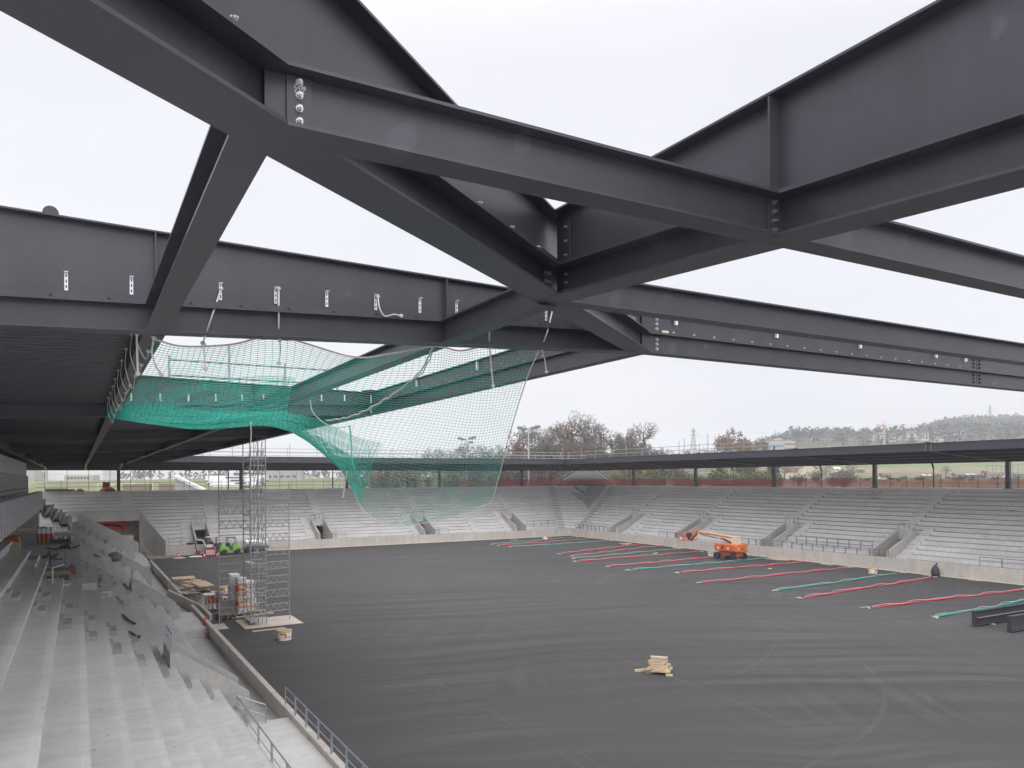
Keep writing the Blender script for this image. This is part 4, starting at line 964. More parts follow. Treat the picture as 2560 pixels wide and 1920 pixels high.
for k in range(4):
    t = thing('membrane_roll', 'orange and white membrane roll standing on the concourse, %s from the left' % ORD[k], 'roll', (-2.85 + 0.32 * k, 75.4, LZ), 'membrane rolls')
    x = -2.85 + 0.32 * k
    MB().lathe((x, 75.4, LZ), [(0.155, 0), (0.155, 0.72)], 14).build('wrapper', M['org_pl'], t, smooth=False)
    MB().lathe((x, 75.4, LZ + 0.72), [(0.156, 0), (0.156, 0.46)], 14).build('label_band', M['white'], t)
    MB().lathe((x, 75.4, LZ + 1.18), [(0.155, 0), (0.15, 0.05), (0.06, 0.05)], 14).build('core_end', M['blk_plastic'], t)
t = thing('profile_tray', 'dark tray of bundled silver profiles on the concourse beside the orange rolls', 'tray', (-1.2, 73.2, LZ))
MB().box(-2.0, -0.5, 72.4, 74.0, LZ + 0.1, LZ + 0.38).build('tray', M['blk_plastic'], t)
for k in range(9): MB().rbox((-1.75 + 0.16 * k, 73.2, LZ + 0.47 + 0.02 * (k % 3)), (0.10, 1.5, 0.16), random.uniform(-.25, .25), t=0).build('profile', M['galv' if k % 2 else 'film'], t)
pallet(t, (-1.2, 73.2, LZ - 0.03), 0.0, 'wood_dark', 1.5, 1.4)
t = thing('scrap_heap', 'tangled dark heap of hoses and scrap on the concourse edge', 'scrap', (-0.8, 66.8, LZ))
for k in range(12):
    a = random.uniform(0, 6); p = V((-0.85 + random.uniform(-.6, .6), 66.8 + random.uniform(-1.2, 1.2), LZ + 0.05))
    MB().tube(p, p + V((math.cos(a) * .7, math.sin(a) * .9, random.uniform(.02, .35))), 0.05, 6).build('hose', M['brown_pipe' if k % 3 == 0 else 'black'], t)
planks('stack of pale boards lying across crates at the far left of the concourse', (-4.6, 82.5, LZ + 0.65), 5, 4.2, 0.35, 1.0, 0.22, 0.06, 'wood', .05, 4)
def crate(label, c, sx, sy, h, m, name='crate', top=None, cat='crate'):
    t = thing(name, label, cat, c); c = V(c)
    MB().box(c.x - sx / 2, c.x + sx / 2, c.y - sy / 2, c.y + sy / 2, c.z + 0.14, c.z + h).build('box', M[m], t)
    pallet(t, c, 0.0, 'wood_dark', sx, sy)
    mb = MB()
    for k in (-1, 1): mb.box(c.x + k * sx / 2 - 0.03, c.x + k * sx / 2 + 0.03, c.y - sy / 2 - 0.02, c.y - sy / 2 - 0.001, c.z + 0.14, c.z + h)
    mb.box(c.x - sx / 2 - 0.02, c.x + sx / 2 + 0.02, c.y - sy / 2 - 0.02, c.y + sy / 2 + 0.02, c.z + h, c.z + h + 0.04); mb.build('edge_frame', M['wood'], t)
    return t
yc = crate('cream container with yellow diagonal stripes at the left edge of the photo', (-4.75, 59.6, LZ), 1.35, 1.3, 1.15, 'cream', 'container', cat='container')
mb = MB()
for k in range(5): mb.extr([(-5.42 + 0.0, 58.935, LZ + 0.05 + .2 * k), (-4.1, 58.935, LZ + 0.25 + .2 * k), (-4.1, 58.935, LZ + 0.34 + .2 * k), (-5.42, 58.935, LZ + 0.14 + .2 * k)], (0, -0.004, 0))
mb.build('yellow_stripe', M['yellow'], yc)
MB().lathe((-4.75, 59.6, LZ + 1.2), [(0.5, 0), (0.45, 0.16), (0.2, 0.26)], 10).build('film_bundle', M['film'], yc)
cr2 = crate('open timber crate topped with an orange tarpaulin on the concourse', (-4.0, 62.6, LZ), 1.1, 1.0, 0.95, 'wood', 'crate')
mb = MB(); mb.add([(-4.75, 62.1, LZ + 1.0), (-3.45, 62.1, LZ + 1.0), (-3.45, 63.1, LZ + 1.05), (-4.75, 63.1, LZ + 1.02), (-4.3, 62.5, LZ + 1.3), (-3.8, 62.6, LZ + 1.45), (-3.6, 62.5, LZ + 1.35)], [(0, 1, 6, 5, 4), (1, 2, 6), (2, 3, 4, 5, 6), (3, 0, 4), (0, 3, 2, 1)])
tag(mb.build('tarpaulin', M['org_pl'], None), 'crumpled orange tarpaulin lying on the timber crate', 'tarpaulin')
crate('yellow topped crate behind the orange tarpaulin at the far left', (-5.2, 66.5, LZ), 1.6, 1.2, 1.0, 'cream')
mb = MB()
for k in range(8): mb.tube((-5.6 + 0.24 * k, 46.9, zl(-3) + 0.22 + 0.05 * math.sin(k)), (-5.6 + 0.24 * (k + 1), 46.9, zl(-3) + 0.22 + 0.05 * math.sin(k + 1)), 0.22, 9)
tag(mb.build('film_roll', M['film'], None), 'clear film wrapped bundle lying on the step at the left edge', 'bundle')
# handrail on the concourse edge
t = thing('hand_rail', 'galvanised hand rail with two bays at the near end of the concourse', 'railing', (-1.3, 42, LZ))
A, B, C_, D_ = V((-1.72, 42.0, LZ)), V((-1.72, 46.4, LZ + 0.5)), V((-1.72, 42.0, LZ)), V((-0.80, 41.6, zl(-1) + 0.0))
for p, h in ((A, 1.32), (V((-1.72, 43.2, LZ)), 1.3), (V((-1.72, 44.8, LZ)), 1.3), (V((-1.72, 46.4, LZ)), 1.3), (V((-0.98, 39.6, LZ + 0.003)), 1.25)):
    MB().tube(p, p + V((0, 0, h)), 0.032, 8).build('post', M['galv'], t)
for p, q, r in ((A + V((0, 0, 1.32)), V((-1.72, 46.4, LZ + 1.3)), 0.03), (A + V((0, 0, .7)), V((-1.72, 46.4, LZ + 0.7)), 0.02), (A + V((0, 0, 1.32)), V((-0.98, 39.6, LZ + 1.25)), 0.03), (A + V((0, 0, .7)), V((-0.98, 39.6, LZ + .55)), 0.022), (V((-0.98, 39.6, LZ + 1.25)), V((-0.55, 40.6, LZ + 1.28)), 0.03)):
    MB().tube(p, q, r, 8).build('rail', M['galv'], t)
# pallets and mixer things
t = thing('pallet_stack', 'stack of grey weathered formwork boards on pallets on the concourse', 'pallet stack', (-0.95, 46.5, LZ))
for k in range(2): pallet(t, (-0.95, 46.5, LZ + 0.145 * k), 0.05, 'wood_dark', 1.25, 1.9, name='pallet')
for k in range(4): MB().rbox((-0.95, 46.5, LZ + 0.32 + 0.05 * k), (1.15, 1.7, 0.045), random.uniform(-.06, .06), t=random.uniform(-.2, .2)).build('board', M['wood_dark'], t)
pb = MB(); pb.bar((-1.75, 42.6, LZ + .05), (-0.35, 43.2, LZ + .05), 0.2, 0.09); tag(pb.build('timber_beam', M['wood'], None), 'yellowish timber beam lying at the foot of the hand rail', 'timber')
t = thing('pallet_truck', 'black pallet truck with upright handle on the concourse', 'pallet truck', (-1.35, 50.2, LZ))
MB().tube((-1.35, 50.2, LZ + .1), (-1.38, 50.3, LZ + 1.25), 0.035, 6).build('handle', M['black'], t)
MB().bar((-1.38, 50.3, LZ + .75), (-0.75, 50.1, LZ + .68), 0.05, 0.05).build('bar', M['black'], t)
MB().rbox((-1.25, 50.0, LZ + .12), (.5, .9, .12), .1).build('fork', M['frame_dk'], t)
t = thing('profile_bundle', 'row of short steel profiles lying parallel on the concourse', 'profiles', (-1.45, 60.6, LZ))
for k in range(4): MB().rbox((-1.85 + .26 * k, 60.6, LZ + .06), (.12, 2.4, .1), -.12 + .02 * k).build('profile', M['galv' if k % 2 else 'frame_dk'], t)
t = thing('tool_crate', 'small dark red tool box at the edge of the concourse', 'tool box', (-0.2, 48.6, LZ))
MB().rbox((-0.28, 48.6, LZ + .2), (.36, .5, .4), .1).build('box', M['red_paint'], t); MB().tube((-0.28, 48.4, LZ + .4), (-0.28, 48.8, LZ + .52), .03, 6).build('handle', M['black'], t)
mb = MB(); mb.lathe((-0.62, 48.2, LZ), [(.28, 0), (.33, .12), (.22, .26), (.05, .3)], 9); tag(mb.build('sack', M['wood_dark'], None), 'slumped beige sack beside the red tool box', 'sack')
def hose(label, pts, r, m, name='hose', cat='hose'):
    P = [V(p) for p in pts]; n = 6 * (len(P) - 1); ts = [k / (len(P) - 1) for k in range(len(P))]
    mb = MB(); mb.path([cr1(ts, P, k / n) for k in range(n + 1)], r, 7); return tag(mb.build(name, M[m], None), label, cat)
hose('brown hose snaking down the steps of the left stand', [(0.98, 60, zl(1) + .05), (1.02, 57, zl(1) + .05), (1.25, 54, zl(1) + .05), (1.05, 51, zl(1) + .05), (1.3, 48.5, zl(1) + .05)], 0.05, 'brown_pipe')
hose('short brown hose on the lower rows near the near vomitory', [(1.9, 42.5, zl(2) + .05), (2.1, 40.5, zl(2) + .05), (2.3, 39.3, zl(2) + .05)], 0.045, 'brown_pipe')
hose('short brown strap on the upper rows in the distance', [(1.2, 73, zl(1) + .05), (1.4, 71, zl(1) + .05), (1.5, 70, zl(1) + .05)], 0.05, 'brown_pipe')
mb = MB(); mb.rbox((2.05, 36.9, zl(2) + .03), (.10, 1.2, .05), .15); mb.rbox((2.22, 35.9, zl(2) + .04), (.12, .5, .07), -.2); tag(mb.build('clamp', M['brown_pipe'], None), 'rusty clamp lying on a tread near the near vomitory', 'clamp')
mb = MB(); mb.lathe((1.75, 47.2, zl(2)), [(.3, 0), (.36, .1), (.2, .3), (.05, .33)], 8); mb.lathe((1.62, 48.1, zl(2)), [(.32, 0), (.34, .12), (.15, .26), (.03, .28)], 8); tag(mb.build('bin_bag', M['blk_plastic'], None), 'black plastic bag lying on the steps at the end of the brown hose', 'bag')
mb = MB(); mb.lathe((2.9, 77.0, zl(3)), [(.4, 0), (.62, .25), (.6, .5), (.3, .8), (.05, .85)], 10); tag(mb.build('green_sack', pm('grey_green_tarp', (.13, .17, .13), .8, n1=(3, .2)), None), 'grey green bundle on the stand beside a vomitory head', 'bundle')
hose('pale blue hose coil on the tread in the distance', [(-.5 + .35 * math.cos(a), 72 + .5 * math.sin(a), zl(-1) + .04) for a in [k * .7 for k in range(10)]], .03, 'skyblue')
mb = MB(); mb.add([onY(-30, 1868, 14.0), onY(150, 1902, 14.0), onY(150, 1960, 13.9), onY(-30, 1960, 13.9)], [(0, 1, 2, 3)])
# red hose over the near wall
hose('red hose bent over the low left wall', [(7.62, 54.6, .02), (7.55, 54.2, .55), (7.40, 53.6, 1.02), (7.2, 52.9, 1.06), (7.04, 52.1, .82), (6.98, 51.0, .40), (7.02, 50.0, .27)], .05, 'net_red')

# ------------------------------------------------------------------ on the asphalt, left
t = thing('formwork_pile', 'heap of pale timber boards beside the left pitch wall', 'timber', (8.9, 73, 0))
random.seed(5)
for k in range(16):
    MB().rbox((8.9 + random.uniform(-.9, .9), 73.2 + random.uniform(-2.0, 2.0), .1 + .06 * k), (random.uniform(.6, 1.5), random.uniform(.5, 2.4), .10), random.uniform(-.7, .7), random.uniform(-.12, .12), random.uniform(-.2, .15), random.uniform(-.12, .12)).build('board', M['wood'], t)
MB().rbox((8.3, 74.6, 1.25), (1.9, 1.0, .06), .05, .1).build('board', M['wood'], t)
hose('thin red cable lying around the heap of boards', [(7.9, 71.5, .03), (8.6, 70.4, .03), (9.3, 70.6, .03), (9.7, 71.6, .03)], .035, 'net_red', 'cable', 'cable')
for k in range(4):
    mb = MB(); mb.tube((9.35 + .17 * k, 73.4, .28), (9.85 + .17 * k, 66.9, .28), .085, 9); tag(mb.build('pipe', M['brown_pipe'], None), 'long red brown pipe resting on pallets, %s from the wall' % ORD[k], 'pipe', 'red brown pipes')
for k, (x, y) in enumerate(((9.6, 71.6), (10.05, 67.7))):
    t = thing('pallet', ('low timber pallet under the far end of the brown pipes', 'low timber pallet under the near end of the brown pipes')[k], 'pallet', (x, y, 0)); pallet(t, (x + .3, y, 0.0), .4, 'wood', 1.6, .9, .19)
t = thing('wrapped_pallet', 'pallet of orange rolls wrapped in clear film beside the left wall', 'pallet load', (8.75, 62.6, 0))
pallet(t, (8.75, 62.6, 0), 0.1, 'wood_dark')
for k in range(3):
    for j in range(2): MB().lathe((8.55 + .27 * k, 62.35 + .3 * j, .14), [(.13, 0), (.13, .42)], 12).build('roll_label', M['white'], t); MB().lathe((8.55 + .27 * k, 62.35 + .3 * j, .56), [(.13, 0), (.13, .62)], 12).build('roll', M['org_pl'], t)
mb = MB(); mb.add([(8.1, 62.1, .14), (8.4, 62.1, .14), (8.4, 63.2, .14), (7.9, 63.2, .14), (8.38, 62.15, 1.25), (8.4, 63.1, 1.3), (8.15, 62.2, .7), (8.0, 63.1, .6)], [(0, 1, 4, 6), (1, 2, 5, 4), (2, 3, 7, 5), (3, 0, 6, 7), (6, 4, 5, 7), (0, 3, 2, 1)]); mb.box(8.38, 9.2, 62.1, 63.1, 1.2, 1.3); mb.build('film', M['film'], t)
def tub(label, x, y, r=.47, h=.62):
    t = thing('tub', label, 'tub', (x, y, 0), 'red and white spotted tubs')
    MB().lathe((x, y, 0), [(r * .92, 0), (r, h)], 20).build('body', M['white'], t)
    MB().lathe((x, y, h - .13), [(r * 1.012, 0), (r * 1.016, .12)], 20).build('yellow_band', M['yellow'], t)
    MB().lathe((x, y, h), [(r, 0), (r * .9, .004)], 20).build('lid', M['grey_pl'], t)
    mb = MB(); rnd = random.Random(int(x * 10))
    for k in range(22):
        a = rnd.uniform(0, 2 * PI); z = rnd.choice((.06, .16, .27, .37)); da = .16; rr = r * (.935 + .08 * z / h) + .006
        mb.add([(x + rr * math.cos(a + s), y + rr * math.sin(a + s), zz) for s, zz in ((-da, z), (da, z), (da, z + .075), (-da, z + .075))], [(0, 1, 2, 3)])
    mb.build('red_spot', M['red'], t)
    return t
tub('spotted white tub with red marks left of the brick pallet', 11.25, 71.4)
tub('spotted white tub with red marks in front of the scaffold tower', 11.25, 48.7)
tub('spotted white tub behind the front wheel of the boom lift', 70.9, 72.4)
tub('spotted white tub by the right wall between two red bundles', 71.8, 50.1)
tub('spotted white tub near the far corner of the asphalt', 66.9, 106.2)
t = thing('pallet_stack', 'pair of grey weathered pallets left of the scaffold tower', 'pallet stack', (9.3, 58.2, 0))
for k in range(3): pallet(t, (9.3, 58.2, .145 * k), .25 + .05 * k, 'wood_dark')
# stacked insulation packs
t = thing('insulation_pallet', 'tall pallet of stacked white and orange insulation packs behind the scaffold tower', 'pallet load', (11.0, 60, 0))
pallet(t, (10.75, 59.7, 0), 0, 'wood'); pallet(t, (11.5, 59.9, 0), 0, 'wood')
def pack(x, y, z, m, sx=.62, sy=1.1, h=.48):
    MB().box(x - sx / 2, x + sx / 2, y - sy / 2, y + sy / 2, z, z + h - .01).build('pack', M[m], t)
    MB().box(x - sx / 2 + .08, x + sx / 2 - .08, y - sy / 2 - .012, y - sy / 2 - .001, z + .07, z + h - .08).build('pack_label', M['cream' if m == 'org_pl' else 'white'], t)
for k, m in enumerate(('film', 'org_pl', 'cream', 'org_pl', 'org_pl', 'film')): pack(10.62, 59.6, .15 + .44 * k, m, .62, 1.1, .44)
for k, m in enumerate(('org_pl', 'cream', 'film', 'cream', 'film')): pack(11.28, 59.9, .15 + .46 * k, m, .62, 1.1, .46)
for k, m in enumerate(('org_pl', 'cream')): pack(11.6, 60.0, .15 + .46 * k, m, .3, 1.0, .46)
for k in range(6): pack(10.35, 61.0, .15 + .46 * k, 'film', .7, 1.2, .46)
pb = MB(); pb.rbox((11.2, 58.4, .05), (3.2, .18, .09), .22); tag(pb.build('timber_beam', M['wood'], None), 'pale timber beam lying behind the plywood base sheets', 'timber')
pb = MB(); pb.bar((9.98, 52.2, .04), (12.15, 52.3, .04), .2, .06); tag(pb.build('timber_plank', M['wood'], None), 'yellow timber plank in front of the plywood base sheets', 'timber')
t = thing('plywood_flooring', 'plywood sheets laid under the scaffold tower', 'plywood', (11.7, 55.3, 0))
for (a, b, c, d) in ((9.75, 10.95, 53.4, 57.1), (10.96, 12.3, 53.45, 57.1), (12.31, 13.7, 53.5, 57.15)): MB().box(a, b, c, d, .004, .035, random.uniform(-.05, .05)).build('sheet', M['ply'], t)
pb = MB(); pb.box(7.95, 8.85, 54.2, 56.3, .004, .035); tag(pb.build('plywood_sheet', M['ply'], None), 'single plywood sheet under the left outrigger of the scaffold tower', 'plywood')
# ------------------------------------------------------------------ scaffold tower
sc = thing('scaffold_tower', 'tall galvanised stair scaffold tower with lattice outriggers on both sides', 'scaffold', (11, 55, 0.035))
G_ = M['galv_dull']
def seg(name, pairs, r, n=6):
    mb = MB()
    for a, b in pairs: mb.tube(a, b, r, n)
    return mb.build(name, G_, sc)
X4, Y4 = (10.32, 11.28), (54.4, 56.9)
TOPZ = 12.9
for x in (10.32, 10.84, 11.36):
    for y in Y4: seg('standard', [((x, y, .04), (x, y, TOPZ))], .04)
for x in (10.58, 11.1): seg('standard', [((x, 54.4, .04), (x, 54.4, TOPZ))], .026)
OL, OR_ = (8.47, 55.6), (13.22, 55.5)
seg('outrigger_standard', [((OL[0], OL[1], .04), (OL[0], OL[1], 10.7))], .034); seg('outrigger_standard', [((OR_[0], OR_[1], .04), (OR_[0], OR_[1], 9.9))], .034)
for k in range(13):
    z = 1.0 * k + .55
    pr = []
    for x in (10.32, 11.36): pr.append(((x, 54.4, z), (x, 56.9, z)))
    pr += [((10.32, 54.4, z), (11.36, 54.4, z)), ((10.32, 56.9, z), (11.36, 56.9, z)), ((10.32, 54.4, z + .5), (11.36, 54.4, z + .5))]
    if z < 12.5: seg('ledger', pr, .027, 5)
    pr = [((x, 54.4, z), (x, 55.2, z + .45)) for x in (10.32, 11.36)]
    for q in pr:
        if z < 12.3: seg('brace', [q], .022, 5)
for k in range(10):                                                     # lattice beams to the outriggers
    z = .75 + 1.0 * k
    for (ox, oy), xx, yy in (((OL[0], OL[1]), 10.32, 54.4), ((OR_[0], OR_[1]), 11.36, 54.4)):
        if (ox < 10) and 1 < k < 6:
            seg('tie_tube', [((ox, oy, z), (10.32, 56.0, z)), ((ox, oy, z + .5), (10.32, 56.0, z + .5))], .022, 5); continue
        if z > 9.4: continue
        a, b = V((ox, oy, z)), V((xx, (yy + oy) / 2 + .2, z)); h = V((0, 0, .5)); pr = [(a, b), (a + h, b + h)]
        for j in range(4):
            p, q = a.lerp(b, j / 4), a.lerp(b, (j + 1) / 4); m_ = p.lerp(q, .5)
            pr += [(p, m_ + h), (m_ + h, q)] if True else []
        seg('lattice_beam', pr, .024, 5)
for k in range(6):                                                      # stair flights and landings
    z = .25 + 2.0 * k
    s = 1 if k % 2 == 0 else 1
    pr = [((10.9, 54.7, z + 2), (10.9, 56.6, z + .05)), ((11.3, 54.7, z + 2), (11.3, 56.6, z + .05))]
    if z + 2 < 13: seg('stair_stringer', pr, .026, 5)
    mb = MB()
    for j in range(8): y = 54.85 + .23 * j; zz = z + 1.85 - .235 * j; mb.box(10.9, 11.3, y, y + .17, zz, zz + .02)
    mb.build('stair_tread', G_, sc)
    seg('stair_handrail', [((10.88, 54.7, z + 2.8), (10.88, 56.6, z + .9)), ((11.32, 54.7, z + 2.8), (11.32, 56.6, z + .9))], .017, 5)
    MB().box(10.36, 10.86, 54.45, 56.85, z - .04, z - .005).build('platform', M['galv'], sc)
    MB().box(10.86, 11.32, 54.42, 54.72, z + 1.97, z + 2.0).build('platform', M['galv'], sc)
seg('base_plate', [((x, y, .036), (x, y, .05)) for x in (10.32, 11.36) for y in Y4], .08, 8)

# ------------------------------------------------------------------ machines by the far wall
t = thing('mini_excavator', 'small white and red mini excavator parked by the far end wall', 'excavator', (15.8, 110.0, 0))
MB().rbox((15.8, 110.2, 1.0), (1.3, 1.1, .75), .0).build('body', M['white'], t); MB().rbox((15.8, 109.62, .72), (1.32, .1, .6), 0).build('counterweight', M['red_paint'], t)
for s in (-.55, .55): MB().extr([(15.8 + s - .16, 109.3, .12), (15.8 + s - .16, 109.5, 0), (15.8 + s - .16, 110.8, 0), (15.8 + s - .16, 111.0, .12), (15.8 + s - .16, 110.9, .45), (15.8 + s - .16, 109.4, .45)], (.32, 0, 0)).build('track', M['black'], t)
for x in (15.2, 16.4):
    for y in (109.8, 110.7): MB().tube((x, y, 1.3), (x, y, 2.35), .04, 6).build('cab_post', M['frame_dk'], t)
MB().rbox((15.8, 110.25, 2.4), (1.45, 1.15, .08)).build('cab_roof', M['cream'], t)
MB().rbox((15.8, 110.2, 1.5), (.5, .5, .55)).build('seat', M['black'], t)
MB().path([(15.2, 110.3, 1.0), (14.7, 110.3, 2.0), (14.0, 110.3, 2.1)], .09, 6).build('boom', M['white'], t); MB().path([(14.0, 110.3, 2.1), (13.75, 110.2, 1.2), (13.95, 110.2, .6)], .07, 6).build('arm', M['frame_dk'], t)
MB().rbox((14.1, 110.2, .35), (.55, .5, .5), .1, 0, 0, .4).build('bucket', M['red_paint'], t)
def wheel(parent, c, r, wd, axis='Y', rim='grey_pl', n=20):
    c = V(c); o = (V((0, wd / 2, 0)) if axis == 'Y' else V((wd / 2, 0, 0)))
    tr = MB().lathe(c - o, [(r * .62, 0), (r * .92, .0), (r, wd * .18), (r, wd * .82), (r * .92, wd), (r * .62, wd)], n, axis).build('tyre', M['black'], parent)
    MB().lathe(c - o, [(r * .15, wd * .02), (r * .6, wd * .05), (r * .6, wd * .95), (r * .15, wd * .98)], n, axis).build('rim', M[rim], tr)
    return tr
t = thing('wheel_loader', 'small bright green articulated loader with a roll bar canopy by the far end wall', 'loader', (18, 109.6, 0))
for x in (17.3, 19.05):
    for y in (109.05, 110.2): wheel(t, (x, y, .36), .36, .3)
MB().extr([(16.75, 109.0, .5), (18.0, 109.0, .45), (18.0, 109.0, .85), (17.5, 109.0, 1.2), (16.8, 109.0, 1.35)], (0, 1.25, 0)).build('engine_cover', M['green_paint'], t)
MB().extr([(18.35, 109.0, .5), (19.35, 109.0, .55), (19.1, 109.0, 1.15), (18.7, 109.0, 1.5), (18.4, 109.0, 1.2)], (0, 1.25, 0)).build('front_body', M['green_paint'], t)
MB().rbox((18.15, 109.6, .75), (.7, .9, .4)).build('joint', M['blk_plastic'], t); MB().rbox((17.85, 109.6, 1.25), (.5, .6, .5)).build('seat', M['black'], t)
MB().rbox((16.3, 109.6, .8), (.75, 1.1, .95)).build('rear_box', M['frame_dk'], t); MB().rbox((16.05, 109.0, .75), (.3, .12, .8)).build('rear_plate', M['wood_dark'], t)
MB().rbox((16.5, 109.6, 1.45), (.9, 1.0, .2)).build('rear_cover', M['blk_plastic'], t)
for y in (109.05, 110.15): MB().path([(17.7, y, 1.1), (17.7, y, 2.25), (18.75, y, 2.2), (18.95, y, 1.3)], .035, 6).build('roll_bar', M['blk_plastic'], t)
MB().rbox((18.2, 109.6, 2.26), (1.2, 1.15, .05)).build('canopy', M['blk_plastic'], t)
MB().path([(18.75, 109.6, 1.3), (19.6, 109.6, .75), (19.9, 109.6, .35)], .10, 6).build('loader_arm', M['green_paint'], t)
t = thing('sweeper_trailer', 'grey trailer machine with a white tank behind the scaffold tower', 'trailer', (21.6, 110, 0))
MB().lathe((20.1, 110.0, 1.35), [(.2, 0), (.42, .1), (.42, 3.0), (.2, 3.1)], 14, 'X').build('tank', M['white'], t)
MB().box(19.9, 23.3, 109.5, 110.5, .6, .85).build('frame', M['frame_dk'], t)
for x in (20.4, 21.2, 22.4): wheel(t, (x, 109.45, .32), .32, .25)
for x in (20.4, 22.4): wheel(t, (x, 110.5, .32), .32, .25)
MB().rbox((22.3, 110, .98), (1.4, .8, .3)).build('engine', M['grey_pl'], t)
t = thing('barrier_board', 'red and white striped barrier board in front of the mini excavator', 'barrier', (15.2, 106.8, 0))
MB().box(14.65, 15.75, 106.78, 106.82, .25, .95).build('board', M['white'], t)
mb = MB()
for k in range(5): mb.extr([(14.65 + .22 * k, 106.772, .25), (14.76 + .22 * k, 106.772, .25), (14.98 + .22 * k - (.0 if k < 4 else .11), 106.772, .95), (14.87 + .22 * k - (.0 if k < 4 else .1), 106.772, .95)], (0, -.004, 0))
mb.build('red_stripe', M['red'], t)
for x in (14.8, 15.6): MB().box(x - .03, x + .03, 106.65, 106.95, 0, .3).build('foot', M['blk_plastic'], t)
def cone(label, x, y):
    t = thing('traffic_cone', label, 'traffic cone', (x, y, 0), 'traffic cones')
    MB().box(x - .22, x + .22, y - .22, y + .22, 0.004, .04).build('base', M['red'], t)
    MB().lathe((x, y, .04), [(.17, 0), (.12, .22)], 12).build('lower_band', M['red'], t); MB().lathe((x, y, .26), [(.12, 0), (.085, .17)], 12).build('white_band', M['white'], t); MB().lathe((x, y, .43), [(.085, 0), (.035, .26)], 12).build('tip', M['red'], t)
cone('red and white traffic cone left of the striped barrier board', 14.4, 106.5); cone('red and white traffic cone right of the striped barrier board', 16.0, 106.5); cone('lone red and white traffic cone near the open gate', 11.5, 108.0)
mb = MB(); mb.lathe((13.6, 108.4, .004), [(.9, 0), (.7, .06), (.2, .08)], 9); tag(mb.build('plastic_sheet', M['white'], None), 'flat white plastic sheet on the asphalt left of the excavator', 'sheet')
mb = MB(); mb.lathe((11.5, 107.7, .002), [(.8, 0), (.5, .035), (.2, .04)], 9); tag(mb.build('plastic_sheet', M['film'], None), 'flat pale sheet on the asphalt beside the lone traffic cone', 'sheet')
# gate recess contents
mb = MB(); mb.add([(7.3, 111.3, .01), (10.3, 110.9, .01), (13.0, 110.6, .01), (9.6, 107.8, .01), (7.5, 109.0, .01), (7.4, 125, 0.3), (0.5, 125, .3), (0.5, 111.4, .02)], [(0, 4, 3, 2, 1), (0, 1, 5, 6, 7)])
mb.build('sand_path', pm('sandy_ground', (.30, .25, .19), .95, n1=(1.2, .2), n2=(8, .1)), loc=(0, 0, 0), kind='structure')
t = thing('block_pallet', 'pallet of pale stacked blocks inside the gate recess', 'pallet load', (5.6, 114.6, .1))
for k in range(5): MB().box(4.75, 6.5, 113.9, 115.2, .28 + .5 * k, .28 + .5 * k + .485, random.uniform(-.06, .06)).build('block_layer', M['conc_wall'], t)
pallet(t, (5.6, 114.55, .12), 0, 'wood_dark', 1.7, 1.2)
t = thing('advert_banner', 'red banner with a dark swoosh behind the gate opening', 'banner', (3.6, 124, 1.5))
MB().box(0.4, 6.0, 124.0, 124.05, 3.0, 4.75).build('cloth', M['red'], t); MB().box(0.4, 5.6, 123.99, 124.04, 4.76, 4.95).build('green_edge', M['green_paint'], t)
mb = MB(); mb.path([(1.0, 123.97, 4.5), (1.8, 123.97, 4.0), (3.0, 123.97, 3.75), (4.2, 123.97, 3.75), (5.6, 123.97, 3.45)], .14, 5); mb.build('dark_swoosh', M['frame_dk'], t)
for x in (0.7, 3.2, 5.6): MB().tube((x, 124.1, 0.3), (x, 124.1, 5.1), .06, 6).build('post', M['frame_dk'], t)
t = thing('mesh_panel', 'grey mesh fence panel beside the red banner behind the gate', 'fence', (-1, 123.6, 0.3))
for k in range(12): MB().tube((-2.8 + .27 * k, 123.6, 2.6), (-2.8 + .27 * k, 123.6, 4.5), .03, 4).build('bar', M['frame_dk'], t)
for z in (2.6, 3.1, 3.6, 4.0, 4.5): MB().tube((-2.8, 123.6, z), (.3, 123.6, z), .03, 4).build('bar', M['frame_dk'], t)
t = thing('small_van', 'white van roof seen over the end parapet inside the gate recess', 'van', (2.2, 119.5, 0.2))
MB().extr([(1.2, 119.5, .5), (3.4, 119.5, .5), (3.4, 119.5, 1.5), (3.0, 119.5, 2.35), (1.3, 119.5, 2.4), (1.2, 119.5, 2.2)], (0, 3.4, 0)).build('body', M['white'], t)
for x, y in ((1.25, 120.2), (3.35, 120.2), (1.25, 122.2), (3.35, 122.2)): wheel(t, (x, y, .5), .32, .2, 'X')
# ------------------------------------------------------------------ rolled net bundles
BL = [('t', 55.72, 102.93, 73.98, 107.4), ('r', 55.3, 100.52, 74.51, 103.11), ('t', 55.5, 97.35, 73.89, 97.85), ('r', 55.92, 84.87, 74.86, 90.72), ('r', 55.69, 81.39, 75.2, 86.78),
      ('t', 54.25, 78.91, 74.68, 81.61), ('r', 52.39, 75.97, 73.18, 76.8), ('r', 52.5, 69.55, 69.4, 70.5), ('t', 52.33, 65.5, 74.17, 66.06), ('r', 55.28, 61.04, 74.91, 60.77), ('r', 51.74, 54.01, 73.9, 54.49),
      ('t', 53.77, 46.78, 74.25, 48.52), ('r', 52.08, 42.86, 73.66, 44.77), ('r', 52.61, 36.99, 72.17, 35.73), ('t', 52.97, 31.93, 72.5, 33.0)]
BL.sort(key=lambda b: -b[2]); cnt = {'r': 0, 't': 0}
random.seed(3)
